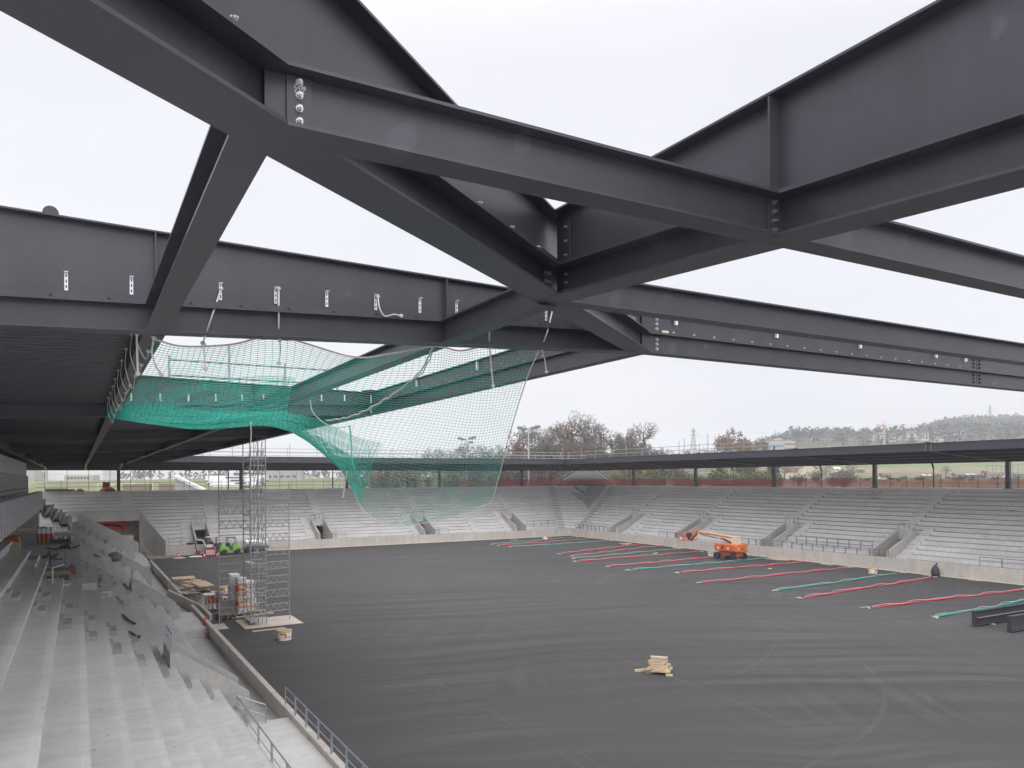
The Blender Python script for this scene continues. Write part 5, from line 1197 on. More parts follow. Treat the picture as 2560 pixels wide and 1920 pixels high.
for c, x0, y0, x1, y1 in BL:
    k = cnt[c]; cnt[c] += 1
    lab = '%s rolled net bundle lying across the asphalt, %s %s one from the far corner' % (('red', 'red') if False else ({'r': 'red', 't': 'green'}[c], ORD[k], {'r': 'red', 't': 'green'}[c]))
    t = thing('rolled_net', lab, 'rolled net', (x0, y0, 0), 'rolled nets on the asphalt')
    a, b = V((x0, y0, 0)), V((x1, y1, 0)); n = 60; d = (b - a).normalized(); l = V((-d.y, d.x, 0)); vs = []; fs = []; off = random.uniform(0, 9)
    m = 7
    for j in range(n + 1):
        s = j / n; c0 = a.lerp(b, s) + l * (.10 * math.sin(s * 9 + off) + .05 * math.sin(s * 31 + off)); r = .10 + .03 * math.sin(s * 23 + off) + random.uniform(-.02, .02)
        if j in (0, n): r = .06
        for q in range(m):
            an = 2 * PI * q / m; vs.append(c0 + l * r * 1.3 * math.cos(an) + V((0, 0, max(.004, r * .5 + r * .5 * math.sin(an)))))
    for j in range(n):
        for q in range(m): fs.append((j * m + q, (j + 1) * m + q, (j + 1) * m + (q + 1) % m, j * m + (q + 1) % m))
    mb = MB(); mb.add(vs, fs); mb.build('bundle', M['net_red' if c == 'r' else 'net_roll'], t, smooth=True)
    mb = MB(); pts = []
    for j in range(n + 1):
        s = j / n; pts.append(a.lerp(b, s) + l * (.10 * math.sin(s * 9 + off) + .16 * math.sin(s * 40 + off)) + V((0, 0, .15 + .05 * math.sin(s * 27))))
    mb.path(pts[::2], .018, 4)
    for e, sg in ((a, -1), (b, 1)):
        for q in range(5):
            p = e + V((0, 0, .06)); mb.path([p, p + d * sg * .3 + l * random.uniform(-.3, .3) + V((0, 0, .05)), p + d * sg * random.uniform(.2, .7) + l * random.uniform(-.4, .4) + V((0, 0, -.03))], .022, 4)
    mb.build('tie_rope', M['rope'], t)
# steel beams lying on the asphalt
for lab, p, q, h in (('dark steel beam with a mid ridge lying on the asphalt at the right edge', (51.75, 28.72, .09), (66, 28.5, .09), .98), ('shorter dark steel beam in front of the other one at the right edge', (51.7, 26.47, .09), (66, 26.2, .09), .98)):
    t = thing('steel_beam', lab, 'steel beam', p)
    MB().ibeam(p, q, h, h, .32, .03, .02).build('section', M['steel'], t)
    pp, qq = V(p), V(q); MB().box(pp.x - .02, pp.x, pp.y - .13, pp.y + .13, pp.z, pp.z + h).build('end_plate', M['steel'], t)
    if 'ridge' in lab: MB().bar(pp + V((.3, -.1, .5)), qq + V((0, -.1, .5)), .16, .02).build('web_ridge', M['galv_dull'], t)
    for x in (53.5, 58, 63): 
        mb = MB(); mb.box(x, x + .12, p[1] - .4, p[1] + .4, 0.004, .086); mb.build('bearer', M['wood'], t)
# timber pile in the middle
t = thing('timber_pile', 'small pile of squared pale timbers in the middle of the asphalt', 'timber', (25.8, 30.5, 0))
random.seed(8); rz = 2.25
dx, dy = V((math.cos(rz), math.sin(rz), 0)), V((-math.sin(rz), math.cos(rz), 0)); c0 = V((26.0, 30.35, 0))
for s in (-.42, .12): 
    p = V((25.9 + s * .6, 30.5 - s * 1.0, .06)); MB().rbox(p, (1.35, .12, .12), -.15, t=0).build('bearer', M['wood'], t)
z = .12
for l, n in enumerate((7, 6, 5, 4, 3, 2, 2)):
    for k in range(n):
        o = dy * ((k - (n - 1) / 2) * .155) + dx * random.uniform(-.08, .08)
        MB().rbox(c0 + o + V((0, 0, z + .05)), (random.uniform(.75, .95) if l else 1.15, .13, .095), rz + random.uniform(-.06, .06), t=random.uniform(-.15, .12)).build('timber', M['wood' if random.random() > .15 else 'ply'], t)
    z += .098
MB().rbox((25.75, 30.15, .26), (1.55, .10, .05), 2.3 + .45, t=0, ry=.14).build('timber', M['wood_dark'], t)
pb = MB(); pb.rbox((25.95, 29.5, .045), (.34, .12, .09), -.55); tag(pb.build('timber_block', M['wood'], None), 'single short timber block on the asphalt beside the timber pile', 'timber')
planks('loose fan of pale boards at the foot of the right wall behind the boom lift', (74.3, 64.3, .01), 7, 2.4, 1.3, 1.8, .2, .05, 'wood', .6, 2)
planks('loose boards with a short stack on the asphalt near the far corner', (72.6, 92.0, .01), 5, 1.9, .2, 1.0, .25, .06, 'wood', .9, 2)
for k, (x, y, s, rz, lab) in enumerate(((66.8, 78.5, 1.4, .5, 'small pale board between two red bundles in front of the boom lift'), (74.5, 57.8, 1.7, 1.4, 'pale board lying along the foot of the right wall'), (74.9, 46.2, 1.0, 1.5, 'short pale board by the right wall beside the black bag'), (75.0, 41.5, 1.3, 1.55, 'pale plank by the right wall near the right edge'), (74.3, 82.5, 2.2, 1.5, 'yellowish board along the foot of the right wall left of the boom lift'), (66.0, 58.5, .5, .2, 'tiny pale scrap on the asphalt between red bundles'), (62.0, 108.0, 1.8, .3, 'pale board near the foot of the far wall left of the corner'), (69.0, 108.6, 1.5, .2, 'pale board at the foot of the far wall near the corner'))):
    pb = MB(); pb.rbox((x, y, .04), (s, .28, .06), rz); tag(pb.build('board', M['wood'], None), lab, 'board')
t = thing('rubbish_bag', 'black bag slumped against the right wall', 'bag', (75.0, 45.4, 0))
MB().lathe((75.0, 45.4, .004), [(.35, 0), (.42, .3), (.36, .7), (.2, 1.0), (.05, 1.12)], 10).build('sack', M['blk_plastic'], t)
MB().tube((75.0, 45.4, 1.05), (74.9, 45.15, 1.3), .08, 6).build('knot', M['blk_plastic'], t)
# timber scraps on the right stand
random.seed(21)
for k, (y, i, s) in enumerate(((60.9, 16, 1.3), (62.2, 15, 2.6), (60.5, 14, 2.0), (63.5, 13, 1.2), (66.0, 9, .7), (81.5, 16, 1.6), (78.3, 15, 2.0), (92.5, 12, 1.5), (108, 10, 1.3), (47.5, 4, 1.7), (43.5, 12, .9), (97, 4, .9), (71.9, 5, .6), (40.2, 16, 1.8), (38.5, 15, 1.6), (104, 7, 1.1))):
    pb = MB(); z = zt(i) + .03
    pb.rbox((xr(i) + .45, y, z), (.16, s, .05), random.uniform(-.15, .15)); 
    if k % 2 == 0: pb.rbox((xr(i) + .5, y + .2, z + .06), (.14, s * .5, .05), random.uniform(-.5, .5))
    pos = ['in the highest', 'in a high', 'in a middle', 'in a low'][0 if i >= 15 else 1 if i >= 11 else 2 if i >= 6 else 3]
    tag(pb.build('timber_scrap', M['wood' if i < 10 or k % 3 == 0 else 'wood_dark'], None), 'brown timber scrap left lying on a row of the right stand', 'timber', 'timber scraps on the right stand')
# green net draped over the corner rows
mb = MB(); random.seed(4)
pts = []
for i in range(7, 18):
    a = V((endX(i), ye(i), zt(i) + .06)); b = V((xr(i), endY(i), zt(i) + .06)); f0, f1 = (.55 - .0 * i, .98)
    if i < 11: f0 = .55 + (11 - i) * .10
    if 11 <= i < 14: f0 = .50 - .09 * (i - 11)
    if i >= 14: f0 = .62
    j0 = [a.lerp(b, min(.95, max(.05, f0 + (f1 - f0) * s / 5))) for s in range(6)]
    pts.append([p + V((-.2, -.2, .15 + random.uniform(0, .1))) for p in j0]); pts.append([p + V((-.05, -.05, .5)) for p in j0] if i < 17 else [p + V((.2, .2, .2)) for p in j0])
vs = [p for r in pts for p in r]; fs = [(r * 6 + s, r * 6 + s + 1, r * 6 + s + 7, r * 6 + s + 6) for r in range(len(pts) - 1) for s in range(5)]
mb.add(vs, fs); tag(mb.build('draped_net', M['greenmesh'], None), 'dark green net draped over the rows of the chamfered corner', 'net')
mb = MB(); a = V((endX(16), ye(16), zt(16) + .2)); b = V((xr(16), endY(16), zt(16) + .2))
mb.path([a.lerp(b, .38), a.lerp(b, .40) + V((0, -1.2, -.5)), a.lerp(b, .46) + V((0, -1.4, -.9)), a.lerp(b, .44) + V((0, -2.0, -1.1))], .16, 6); tag(mb.build('bunched_net', M['net_green'], None), 'bunched end of green net hanging over the top rows of the corner', 'net')
# ------------------------------------------------------------------ boom lift
lf = thing('boom_lift', 'orange telescopic boom lift with a cream boom parked before the right stand', 'boom lift', (69.6, 67.8, 0))
OX, OY = 69.6, 67.85
for x, y in ((-.95, 1.3), (-.95, -1.25), (.95, 1.3), (.95, -1.25)): wheel(lf, (OX + x, OY + y, .46), .46, .36, 'X', 'white')
MB().extr([(OX - .6, OY - 1.5, .5), (OX - .6, OY + 1.5, .5), (OX - .6, OY + 1.75, .75), (OX - .6, OY + 1.2, .98), (OX - .6, OY - 1.5, .95)], (1.2, 0, 0)).build('chassis', M['orange'], lf)
for y in (1.3, -1.25): MB().box(OX - .8, OX + .8, OY + y - .12, OY + y + .12, .36, .56).build('axle', M['frame_dk'], lf)
MB().lathe((OX, OY, .96), [(.6, 0), (.6, .12)], 16).build('turntable', M['frame_dk'], lf)
def rounded(cx, cyy, sx, sy, z0, z1, r, name, m):
    ring = []
    for qx, qy, a0 in ((1, 1, 0), (-1, 1, PI / 2), (-1, -1, PI), (1, -1, 1.5 * PI)):
        for k in range(5):
            a = a0 + PI / 2 * k / 4; ring.append((cx + qx * (sx / 2 - r) + r * math.cos(a), cyy + qy * (sy / 2 - r) + r * math.sin(a)))
    n = len(ring); vs = []
    lv = [(z0, .9), (z0 + .12, 1.0), (z1 - .16, 1.0), (z1 - .03, .95), (z1, .88)]
    for z, s in lv: vs += [(cx + (x - cx) * s, cyy + (y - cyy) * s, z) for x, y in ring]
    fs = [tuple(range(n - 1, -1, -1)), tuple(range(4 * n, 5 * n))]
    for k in range(4): fs += [(k * n + i, k * n + (i + 1) % n, (k + 1) * n + (i + 1) % n, (k + 1) * n + i) for i in range(n)]
    return MB().add(vs, fs).build(name, M[m], lf, smooth=False)
rounded(OX - .62, OY + .1, .95, 3.3, 1.08, 1.98, .3, 'engine_hood', 'orange')
rounded(OX + .62, OY + .1, .95, 3.3, 1.08, 1.98, .3, 'control_hood', 'orange')
rounded(OX, OY - 1.55, 2.15, .95, 1.05, 1.98, .35, 'counterweight', 'orange')
mb = MB(); mb.box(OX - 1.104, OX - 1.098, OY + .0, OY + .35, 1.35, 1.75); mb.box(OX - 1.104, OX - 1.098, OY + .55, OY + .62, 1.2, 1.5); mb.build('grille', M['frame_dk'], lf)
mb = MB(); mb.box(OX - 1.105, OX - 1.099, OY + .75, OY + 1.1, 1.3, 1.58); mb.box(OX - 1.105, OX - 1.099, OY - .95, OY - .55, 1.32, 1.6); mb.build('warning_label', M['cream'], lf)
mb = MB()
for k in range(8): mb.box(OX - .9 + .22 * k, OX - .78 + .22 * k, OY - 2.034, OY - 2.028, 1.18, 1.26)
for x in (-.8, .62): mb.box(OX + x, OX + x + .3, OY - 2.034, OY - 2.028, 1.38, 1.66)
mb.build('warning_label', M['yellow'], lf)
text3('JLG', .34, lf, (OX - .02, OY - 2.036, 1.38), Matrix.Rotation(PI / 2, 3, 'X'), M['blk_plastic'], 'maker_lettering', .002)
text3('JLG', .26, lf, (OX - 1.108, OY - 1.1, 1.36), Matrix.Rotation(-PI / 2, 3, 'Z') @ Matrix.Rotation(PI / 2, 3, 'X'), M['blk_plastic'], 'maker_lettering', .002)
MB().extr([(OX - .28, OY - 1.5, 1.9), (OX - .28, OY - .55, 1.9), (OX - .28, OY - .35, 2.4), (OX - .28, OY - .6, 2.85), (OX - .28, OY - 1.5, 2.9)], (.56, 0, 0)).build('boom_mast', M['cream'], lf)
bp0, bp1 = V((OX, OY - 1.2, 2.62)), V((OX, OY + 5.3, 3.02))
MB().bar(bp0, bp1, .34, .42).build('boom', M['cream'], lf)
MB().bar(bp0 + V((-.176, .6, .06)), bp1 + V((-.176, -.1, .02)), .012, .17).build('boom_stripe', M['orange'], lf)
MB().bar(bp0 + V((-.19, 3, -.16)), bp1 + V((-.19, -.2, -.14)), .03, .10).build('cable_carrier', M['frame_dk'], lf)
MB().tube((OX, OY - .5, 1.95), (OX, OY + 1.7, 2.6), .11, 10).build('lift_cylinder', M['blk_plastic'], lf)
MB().bar(bp1 + V((0, -.1, 0)), bp1 + V((0, .5, .12)), .3, .36).build('boom_head', M['orange'], lf)
MB().bar(bp1 + V((0, .4, .05)), (OX, OY + 7.0, 1.98), .24, .24).build('jib', M['orange'], lf)
MB().tube(bp1 + V((0, .45, -.25)), (OX, OY + 6.8, 1.85), .06, 8).build('jib_cylinder', M['blk_plastic'], lf)
bx0, bx1, by0, by1 = OX - 1.15, OX + 1.15, OY + 7.05, OY + 7.95
MB().box(bx0, bx1, by0, by1, 1.85, 1.95).build('basket_floor', M['orange'], lf)
mb = MB()
for x in (bx0, (bx0 + bx1) / 2, bx1):
    for y in (by0, by1): mb.tube((x, y, 1.9), (x, y, 2.98), .03, 6)
for z in (2.45, 2.98):
    mb.path([(bx0, by0, z), (bx1, by0, z), (bx1, by1, z), (bx0, by1, z), (bx0, by0, z)], .03, 6)
for k in range(9): mb.tube((bx0, by0 + .11 * k, 1.95), (bx0, by0 + .11 * k, 2.45), .008, 4)
for k in range(16): mb.tube((bx0 + .15 * k, by0, 1.95), (bx0 + .15 * k, by0, 2.45), .008, 4)
mb.build('basket_rail', M['orange'], lf)
MB().rbox((OX - .1, by0 + .1, 2.55), (.75, .25, .6)).build('control_console', M['blk_plastic'], lf); MB().rbox((OX - .1, by0 - .05, 2.2), (.5, .2, .4)).build('rotator', M['frame_dk'], lf)
mb = MB(); mb.rbox((bx0 - .01, by0 + .45, 2.2), (.012, .4, .3)); mb.build('white_plate', M['white'], lf)
# ------------------------------------------------------------------ terrain outside the stadium
PXC = [-900, -300, 100, 400, 900, 1250, 1400, 1520, 1640, 1720, 1850, 2000, 2150, 2300, 2450, 2560, 2800, 3300, 4200]
ZS = [20, 60, 95, 125, 150, 175, 205, 235, 270, 310, 360, 410, 480, 560, 650, 780, 950, 1200, 1500, 1900, 2400]
def base_h(px, Z):
    def I(x, pts):
        if x <= pts[0][0]: return pts[0][1]
        for (a, va), (b, vb) in zip(pts, pts[1:]):
            if x <= b: return va + (vb - va) * (x - a) / (b - a)
        return pts[-1][1]
    north = I(Z, [(130, 6.6), (260, 7.0), (420, 8.0), (560, 11.2), (900, 11.6), (2400, 14)])
    knoll = I(Z, [(140, 6.6), (175, 8), (215, 13), (260, 19.0), (300, 20.0), (360, 16), (600, 14), (2400, 20)])
    valley = I(Z, [(120, 6.6), (200, 7.0), (400, 8.8), (600, 14), (900, 24), (1400, 50), (2000, 70), (2400, 60)])
    gard = I(Z, [(90, 6.6), (200, 7.2), (330, 8.6), (420, 9.6), (560, 17), (700, 30), (900, 55), (1200, 70), (1500, 84), (1900, 90), (2400, 70)])
    hill = I(Z, [(90, 6.6), (200, 7.2), (330, 8.6), (420, 9.6), (560, 17), (700, 30), (900, 57), (1200, 80), (1500, 110), (1900, 114), (2400, 90)])
    wts = [(-900, (1, 0, 0, 0, 0)), (950, (1, 0, 0, 0, 0)), (1300, (0, 1, 0, 0, 0)), (1600, (0, 1, 0, 0, 0)), (1720, (0, 0, 1, 0, 0)), (1850, (0, 0, 1, 0, 0)), (1980, (0, 0, 0, 1, 0)), (2280, (0, 0, 0, 1, 0)), (2400, (0, 0, 0, 0, 1)), (4200, (0, 0, 0, 0, 1))]
    w_ = [I(px, [(p, q[k]) for p, q in wts]) for k in range(5)]
    return sum(a * b for a, b in zip(w_, (north, knoll, valley, gard, hill)))
def inside(x, y): return -45 < x < 122 and y < 158
random.seed(2)
vs = []; NX = 120
pxs = [-900 + 5100 * k / NX for k in range(NX + 1)]
for Z in ZS:
    for px in pxs:
        p = gp(px, Z)
        h = base_h(px, Z)
        if Z > 600: h += random.uniform(-1, 1) * Z * 0.002
        if inside(p.x, p.y): h = -2.0
        vs.append((p.x, p.y, h))
fs = []; mi = []
for r in range(len(ZS) - 1):
    for k in range(NX):
        fs.append((r * (NX + 1) + k, r * (NX + 1) + k + 1, (r + 1) * (NX + 1) + k + 1, (r + 1) * (NX + 1) + k))
        px, Z = pxs[k], ZS[r]
        if px > 1640 and 410 <= Z < 480: m = 3
        elif px > 1960 and 480 <= Z < 560: m = 2
        elif px > 1960 and 560 <= Z < 700: m = 1
        elif px > 1640 and Z >= 650: m = 4
        elif px < 1000: m = 0
        elif px < 1640: m = 4 if Z < 260 else 0
        else: m = 3
        mi.append(m)
mesh = bpy.data.meshes.new('terrain'); mesh.from_pydata(vs, [], fs)
for nm, c, c2 in (('pale_turf', (.20, .20, .11), (.15, .17, .07)), ('green_field', (.13, .19, .06), (.16, .19, .08)), ('tan_field', (.25, .20, .13), (.20, .18, .11)), ('garden_ground', (.13, .15, .075), (.19, .165, .115)), ('scrub_ground', (.10, .085, .055), (.07, .075, .04))):
    mesh.materials.append(pm(nm, c, .95, n1=(.05, .15), n2=(.6, .12), col2=(c2, .06, .42, .6), spec=.1))
mesh.polygons.foreach_set('material_index', mi); mesh.update()
to = bpy.data.objects.new('terrain', mesh); COL.objects.link(to); to['kind'] = 'structure'

# ------------------------------------------------------------------ trees
M['bark'] = pm('bark', (.12, .105, .092), .9, n1=(3, .25), n2=(14, .15), spec=.1)
M['twig'] = pm('twigs', (.17, .148, .13), .9, n1=(1, .2), spec=.1)
def leafmat(n, c, c2): return pm(n, c, .85, n1=(.5, .25), tone=1.0, col2=(c2, .35, .40, .62), spec=.15)
M['leaf_brown'] = leafmat('brown_leaves', (.20, .095, .045), (.13, .07, .035))
M['leaf_ochre'] = leafmat('ochre_leaves', (.24, .15, .05), (.17, .09, .04))
M['leaf_olive'] = leafmat('olive_leaves', (.15, .15, .055), (.10, .10, .05))
M['leaf_ever'] = leafmat('evergreen_needles', (.030, .052, .034), (.022, .036, .028))
M['leaf_grey'] = leafmat('grey_twig_haze', (.15, .125, .105), (.11, .09, .075))
M['wood_grey'] = leafmat('far_bare_wood', (.075, .068, .065), (.06, .055, .05)); M['wood_dark_green'] = leafmat('far_evergreen_wood', (.028, .042, .036), (.04, .048, .036))
M['leaf_green'] = leafmat('garden_leaves', (.07, .11, .04), (.05, .07, .03))
def leafquad(mb, c, s, rnd):
    a = V((rnd.uniform(-1, 1), rnd.uniform(-1, 1), rnd.uniform(-1, 1))).normalized(); b = a.orthogonal().normalized()
    b.rotate(Matrix.Rotation(rnd.uniform(0, 6.28), 3, a)); c2 = a.cross(b)
    mb.add([c - b * s, c + c2 * s * .6, c + b * s, c - c2 * s * .6], [(0, 1, 2, 3)], rnd.uniform(-.35, .3))
def make_tree(name, label, loc, H=11, seed=1, leaf=None, nleaf=0, spread=.62, trunk=.30, levels=5, lsz=.16, group=None, twr=.022, lean=0.0, npt=230, width=.40, low=.26):
    """branches grown greedily from the trunk to points scattered in an uneven crown"""
    rnd = random.Random(seed); t = thing(name, label, 'tree', loc, group); L0 = V(loc)
    th = H * low; nodes = [L0, L0 + V((lean, 0, th * .5)), L0 + V((rnd.uniform(-.2, .2), rnd.uniform(-.2, .2), th))]; par = [-1, 0, 1]
    for k in range(3): nodes.append(nodes[-1] + V((rnd.uniform(-.35, .35), rnd.uniform(-.35, .35), H * .12))); par.append(len(nodes) - 2)
    lob = [(V((rnd.gauss(0, .5), rnd.gauss(0, .5), rnd.uniform(-.35, .55))), rnd.uniform(.45, .75)) for k in range(7)]
    W = H * width; ctr = L0 + V((0, 0, H * (low + 1) / 2 + .04 * H)); hz_ = H * (1 - low) / 2; pts = []
    while len(pts) < npt:
        c, r = rnd.choice(lob); q = V((rnd.gauss(0, 1), rnd.gauss(0, 1), rnd.gauss(0, 1))).normalized() * r * rnd.random() ** .45 + c
        if q.length < 1.08: pts.append(ctr + V((q.x * W, q.y * W, q.z * hz_)))
    root = nodes[2]; pts.sort(key=lambda p: (p - root).length)
    for p in pts:
        bi, bd = 0, 1e9
        for k in range(1, len(nodes)):
            n_ = nodes[k]; d = (p - n_).length_squared
            if n_.z > p.z + .15 * H: d *= 2.2
            if d < bd: bi, bd = k, d
        q = nodes[bi]; ln = (p - q).length
        if ln > .16 * H:
            m = q.lerp(p, .5) + V((rnd.uniform(-1, 1), rnd.uniform(-1, 1), rnd.uniform(-.2, 1))) * ln * .10; nodes.append(m); par.append(bi); bi = len(nodes) - 1
        nodes.append(p); par.append(bi)
    cnt_ = [1] * len(nodes)
    for k in range(len(nodes) - 1, 0, -1): cnt_[par[k]] += cnt_[k]
    rad = [max(twr * .8, trunk * (c / cnt_[0]) ** .46) for c in cnt_]
    tk = MB(); br = MB(); lv = MB()
    for k in range(1, len(nodes)):
        (tk if k < 6 else br).tube(nodes[par[k]], nodes[k], min(rad[par[k]], rad[k] * 1.25), 5 if rad[k] > .08 else 3, rad[k])
    tips = [nodes[k] for k in range(6, len(nodes)) if cnt_[k] <= 3]
    for p in tips:
        out = (p - root).normalized()
        for j in range(4):
            d = (out * .6 + V((rnd.gauss(0, .6), rnd.gauss(0, .6), rnd.gauss(.15, .5)))).normalized() * H * rnd.uniform(.045, .10); br.tube(p, p + d, twr * .75, 3, twr * .3)
            br.tube(p + d * .45, p + d * .45 + V((rnd.gauss(0, 1), rnd.gauss(0, 1), rnd.gauss(.3, .8))) * H * .022, twr * .55, 3, twr * .25)
    tk.build('trunk', M['bark'], t); br.build('branches', M['twig'], t)
    if leaf:
        for k in range(nleaf):
            c = rnd.choice(tips) + V((rnd.gauss(0, .035), rnd.gauss(0, .035), rnd.gauss(0, .03))) * H; leafquad(lv, c, lsz * rnd.uniform(.6, 1.4), rnd)
        lv.build('crown', M[leaf], t)
    return t
def make_bush(name, label, loc, r=1.6, h=2.2, seed=1, leaf='leaf_grey', n=420, lsz=.14, nst=46, group=None, cat='shrub'):
    rnd = random.Random(seed); t = thing(name, label, cat, loc, group); L0 = V(loc); br = MB(); lv = MB(); pts = []
    for k in range(nst):
        a = rnd.uniform(0, 6.28); f = rnd.random() ** .6; top = L0 + V((math.cos(a) * r * f, math.sin(a) * r * f, h * rnd.uniform(.55, 1.0) * (1 - .35 * f * f)))
        mid = L0.lerp(top, .5) + V((rnd.uniform(-.2, .2), rnd.uniform(-.2, .2), .1 * h)); br.tube(L0 + V((rnd.uniform(-.3, .3) * r, rnd.uniform(-.3, .3) * r, -.1)), mid, .03, 3, .022); br.tube(mid, top, .022, 3, .008); pts += [mid, top, mid.lerp(top, .5), mid.lerp(top, .75)]
        for j in range(3):
            e = mid.lerp(top, rnd.uniform(.2, .9)); br.tube(e, e + V((rnd.uniform(-.5, .5), rnd.uniform(-.5, .5), rnd.uniform(0, .5))) * (h / 2.5), .012, 3, .005)
    for k in range(n):
        leafquad(lv, rnd.choice(pts) + V((rnd.gauss(0, .22), rnd.gauss(0, .22), rnd.gauss(0, .2))) * (r / 1.6), lsz * rnd.uniform(.6, 1.4), rnd)
    br.build('stems', M['twig'], t); lv.build('foliage', M[leaf], t); return t
def make_conifer(name, label, loc, H=9, r=2.0, seed=1, n=900, group=None, lsz=.3):
    rnd = random.Random(seed); t = thing(name, label, 'tree', loc, group); L0 = V(loc); mb = MB()
    MB().tube(L0, L0 + V((0, 0, H * .95)), .16, 5, .03).build('trunk', M['bark'], t)
    for k in range(n):
        z = rnd.random() ** 1.3; lay = math.floor(z * 11) / 11; rr = r * (1 - z) * (.75 + .35 * math.sin(z * 60)) * rnd.uniform(.35, 1.05); a = rnd.uniform(0, 6.28)
        c = L0 + V((rr * math.cos(a), rr * math.sin(a), H * (.06 + .93 * z) - rr * .22)); leafquad(mb, c, lsz * rnd.uniform(.6, 1.2) * (1 - .5 * z), rnd)
    mb.build('crown', M['leaf_ever'], t); return t
def gz(px, Z): p = gp(px, Z); return V((p.x, p.y, base_h(px, Z) - .15))
# individual skyline trees on the knoll: (px, depth, height, kind, label)
TR = [
 (1288, 185, 11.5, 'leaf_brown', 'bare tree with rusty leaves standing left of the light mast'),
 (1242, 190, 11, None, 'thin bare tree at the right edge of the hanging net'),
 (1352, 205, 10.5, None, 'low bare tree right of the light mast'),
 (1385, 205, 11, None, 'bare tree at the foot of the brown tree group'),
 (1412, 225, 14.5, 'leaf_brown', 'broad brown tree in front of the tall bare trees'),
 (1432, 250, 17.5, None, 'tallest bare tree on the knoll'),
 (1462, 250, 15.5, None, 'tall bare tree on the knoll right of the tallest one'),
 (1503, 262, 12.5, 'leaf_ochre', 'bare tree with a few golden leaves in its top on the knoll'),
 (1551, 272, 9.0, None, 'small bare tree standing alone on the crest of the knoll'),
 (1582, 268, 10.5, None, 'slim bare tree beside the wide one on the crest of the knoll'),
 (1610, 270, 14.5, None, 'wide bare tree with a dark trunk at the right end of the knoll'),
 (1664, 290, 9.5, 'leaf_ochre', 'ochre leaved tree below the knoll above the right roof'),
 (1690, 300, 8.0, None, 'small bare tree right of the ochre tree above the right roof')]
random.seed(31)
for k, (px, Z, H, lf_, lab) in enumerate(TR):
    loc = gz(px, Z); top = loc.z + H
    make_tree('bare_tree' if not lf_ else 'autumn_tree', lab, loc, H * .84, 40 + k, lf_, 420 if lf_ == 'leaf_brown' else 220 if lf_ else 0, spread=.62, trunk=.28 + .012 * H, levels=5, lsz=.22, twr=.035)
random.seed(55)
for k in range(16):
    px = (1300, 1318, 1338, 1356, 1372, 1390, 1402, 1420, 1440, 1456, 1474, 1490, 1366, 1396, 1428, 1450)[k]; Z = random.uniform(205, 238)
    make_tree('bare_tree', 'dense brown leafless tree in the thicket below the tall trees of the knoll', gz(px, Z), random.uniform(5.5, 8.5), 140 + k, 'leaf_grey' if k % 3 else 'leaf_brown', 420, trunk=.25, lsz=.22, twr=.035, group='thicket trees on the knoll', npt=150, width=.5, low=.12)
random.seed(56)
for k in range(22):
    px = 1290 + 17 * k + random.uniform(-8, 8); Z = random.uniform(240, 285)
    make_tree('bare_tree', 'bare grey brown tree in the row along the knoll', gz(px, Z), random.uniform(7, 10.5) * (1 if px < 1500 else .72), 180 + k, 'leaf_grey', 260, trunk=.22, lsz=.2, twr=.03, group='row of trees along the knoll', npt=170, width=.46, low=.16)
# trees behind the net (left of the knoll)
for k, (px, Z, H, lf_) in enumerate(((930, 260, 8, None), (1010, 250, 9, None), (1085, 230, 10.5, 'leaf_brown'), (1128, 215, 10.5, None), (1175, 210, 10.5, 'leaf_brown'), (1205, 205, 10, None))):
    make_tree('bare_tree', 'bare tree behind the hanging net, %s from the left' % ORD[k], gz(px, Z), H * .9, 70 + k, lf_, 260 if lf_ else 0, trunk=.32, levels=5, lsz=.2, twr=.035)
# shrub belts behind the rims
protos = {}
def belt(label, group, specs, leaf, seed, name='shrub', r=2.4, h=3.6, n=480, lsz=.17):
    random.seed(seed); base = None
    for k, (px, Z, sc) in enumerate(specs):
        loc = gz(px, Z)
        if base is None: base = make_bush(name, label, loc, r, h, seed, leaf, n, lsz, 50, group); base.scale = (sc,) * 3; base.rotation_euler.z = random.uniform(0, 6)
        else: dup(base, loc, random.uniform(0, 6.28), None, sc * random.uniform(.8, 1.2))
belt('brown grey leafless shrub in the thicket behind the end stand rim', 'thicket behind the end stand rim', [(random.uniform(880, 1480), random.uniform(165, 225), random.uniform(.9, 1.7)) for k in range(64)], 'leaf_grey', 1)
random.seed(78)
belt('grey leafless shrub on the slope of the knoll', 'shrubs on the slope of the knoll', [(random.uniform(1400, 1640), random.uniform(215, 262), random.uniform(.8, 1.35)) for k in range(36)], 'leaf_grey', 2)
random.seed(79)
belt('olive leaved shrub in the hedge behind the right stand rim', 'hedge behind the right stand rim', [(random.uniform(1470, 1930), random.uniform(150, 240), random.uniform(.7, 1.3)) for k in range(40)], 'leaf_olive', 3)
random.seed(80)
belt('greyish bare shrub between the gardens behind the right stand', 'shrubs between the gardens', [(random.uniform(1560, 2120), random.uniform(180, 330), random.uniform(.7, 1.4)) for k in range(50)], 'leaf_grey', 4)
random.seed(81)
belt('small green garden shrub behind the red fence', 'garden shrubs', [(random.uniform(1980, 2600), random.uniform(300, 405), random.uniform(.4, .8)) for k in range(48)], 'leaf_green', 5, r=2.4, h=2.2)
random.seed(82)
belt('low rusty shrub behind the end stand rim', 'rusty shrubs behind the end stand rim', [(random.uniform(1240, 1440), random.uniform(175, 215), random.uniform(.9, 1.5)) for k in range(18)], 'leaf_brown', 6)
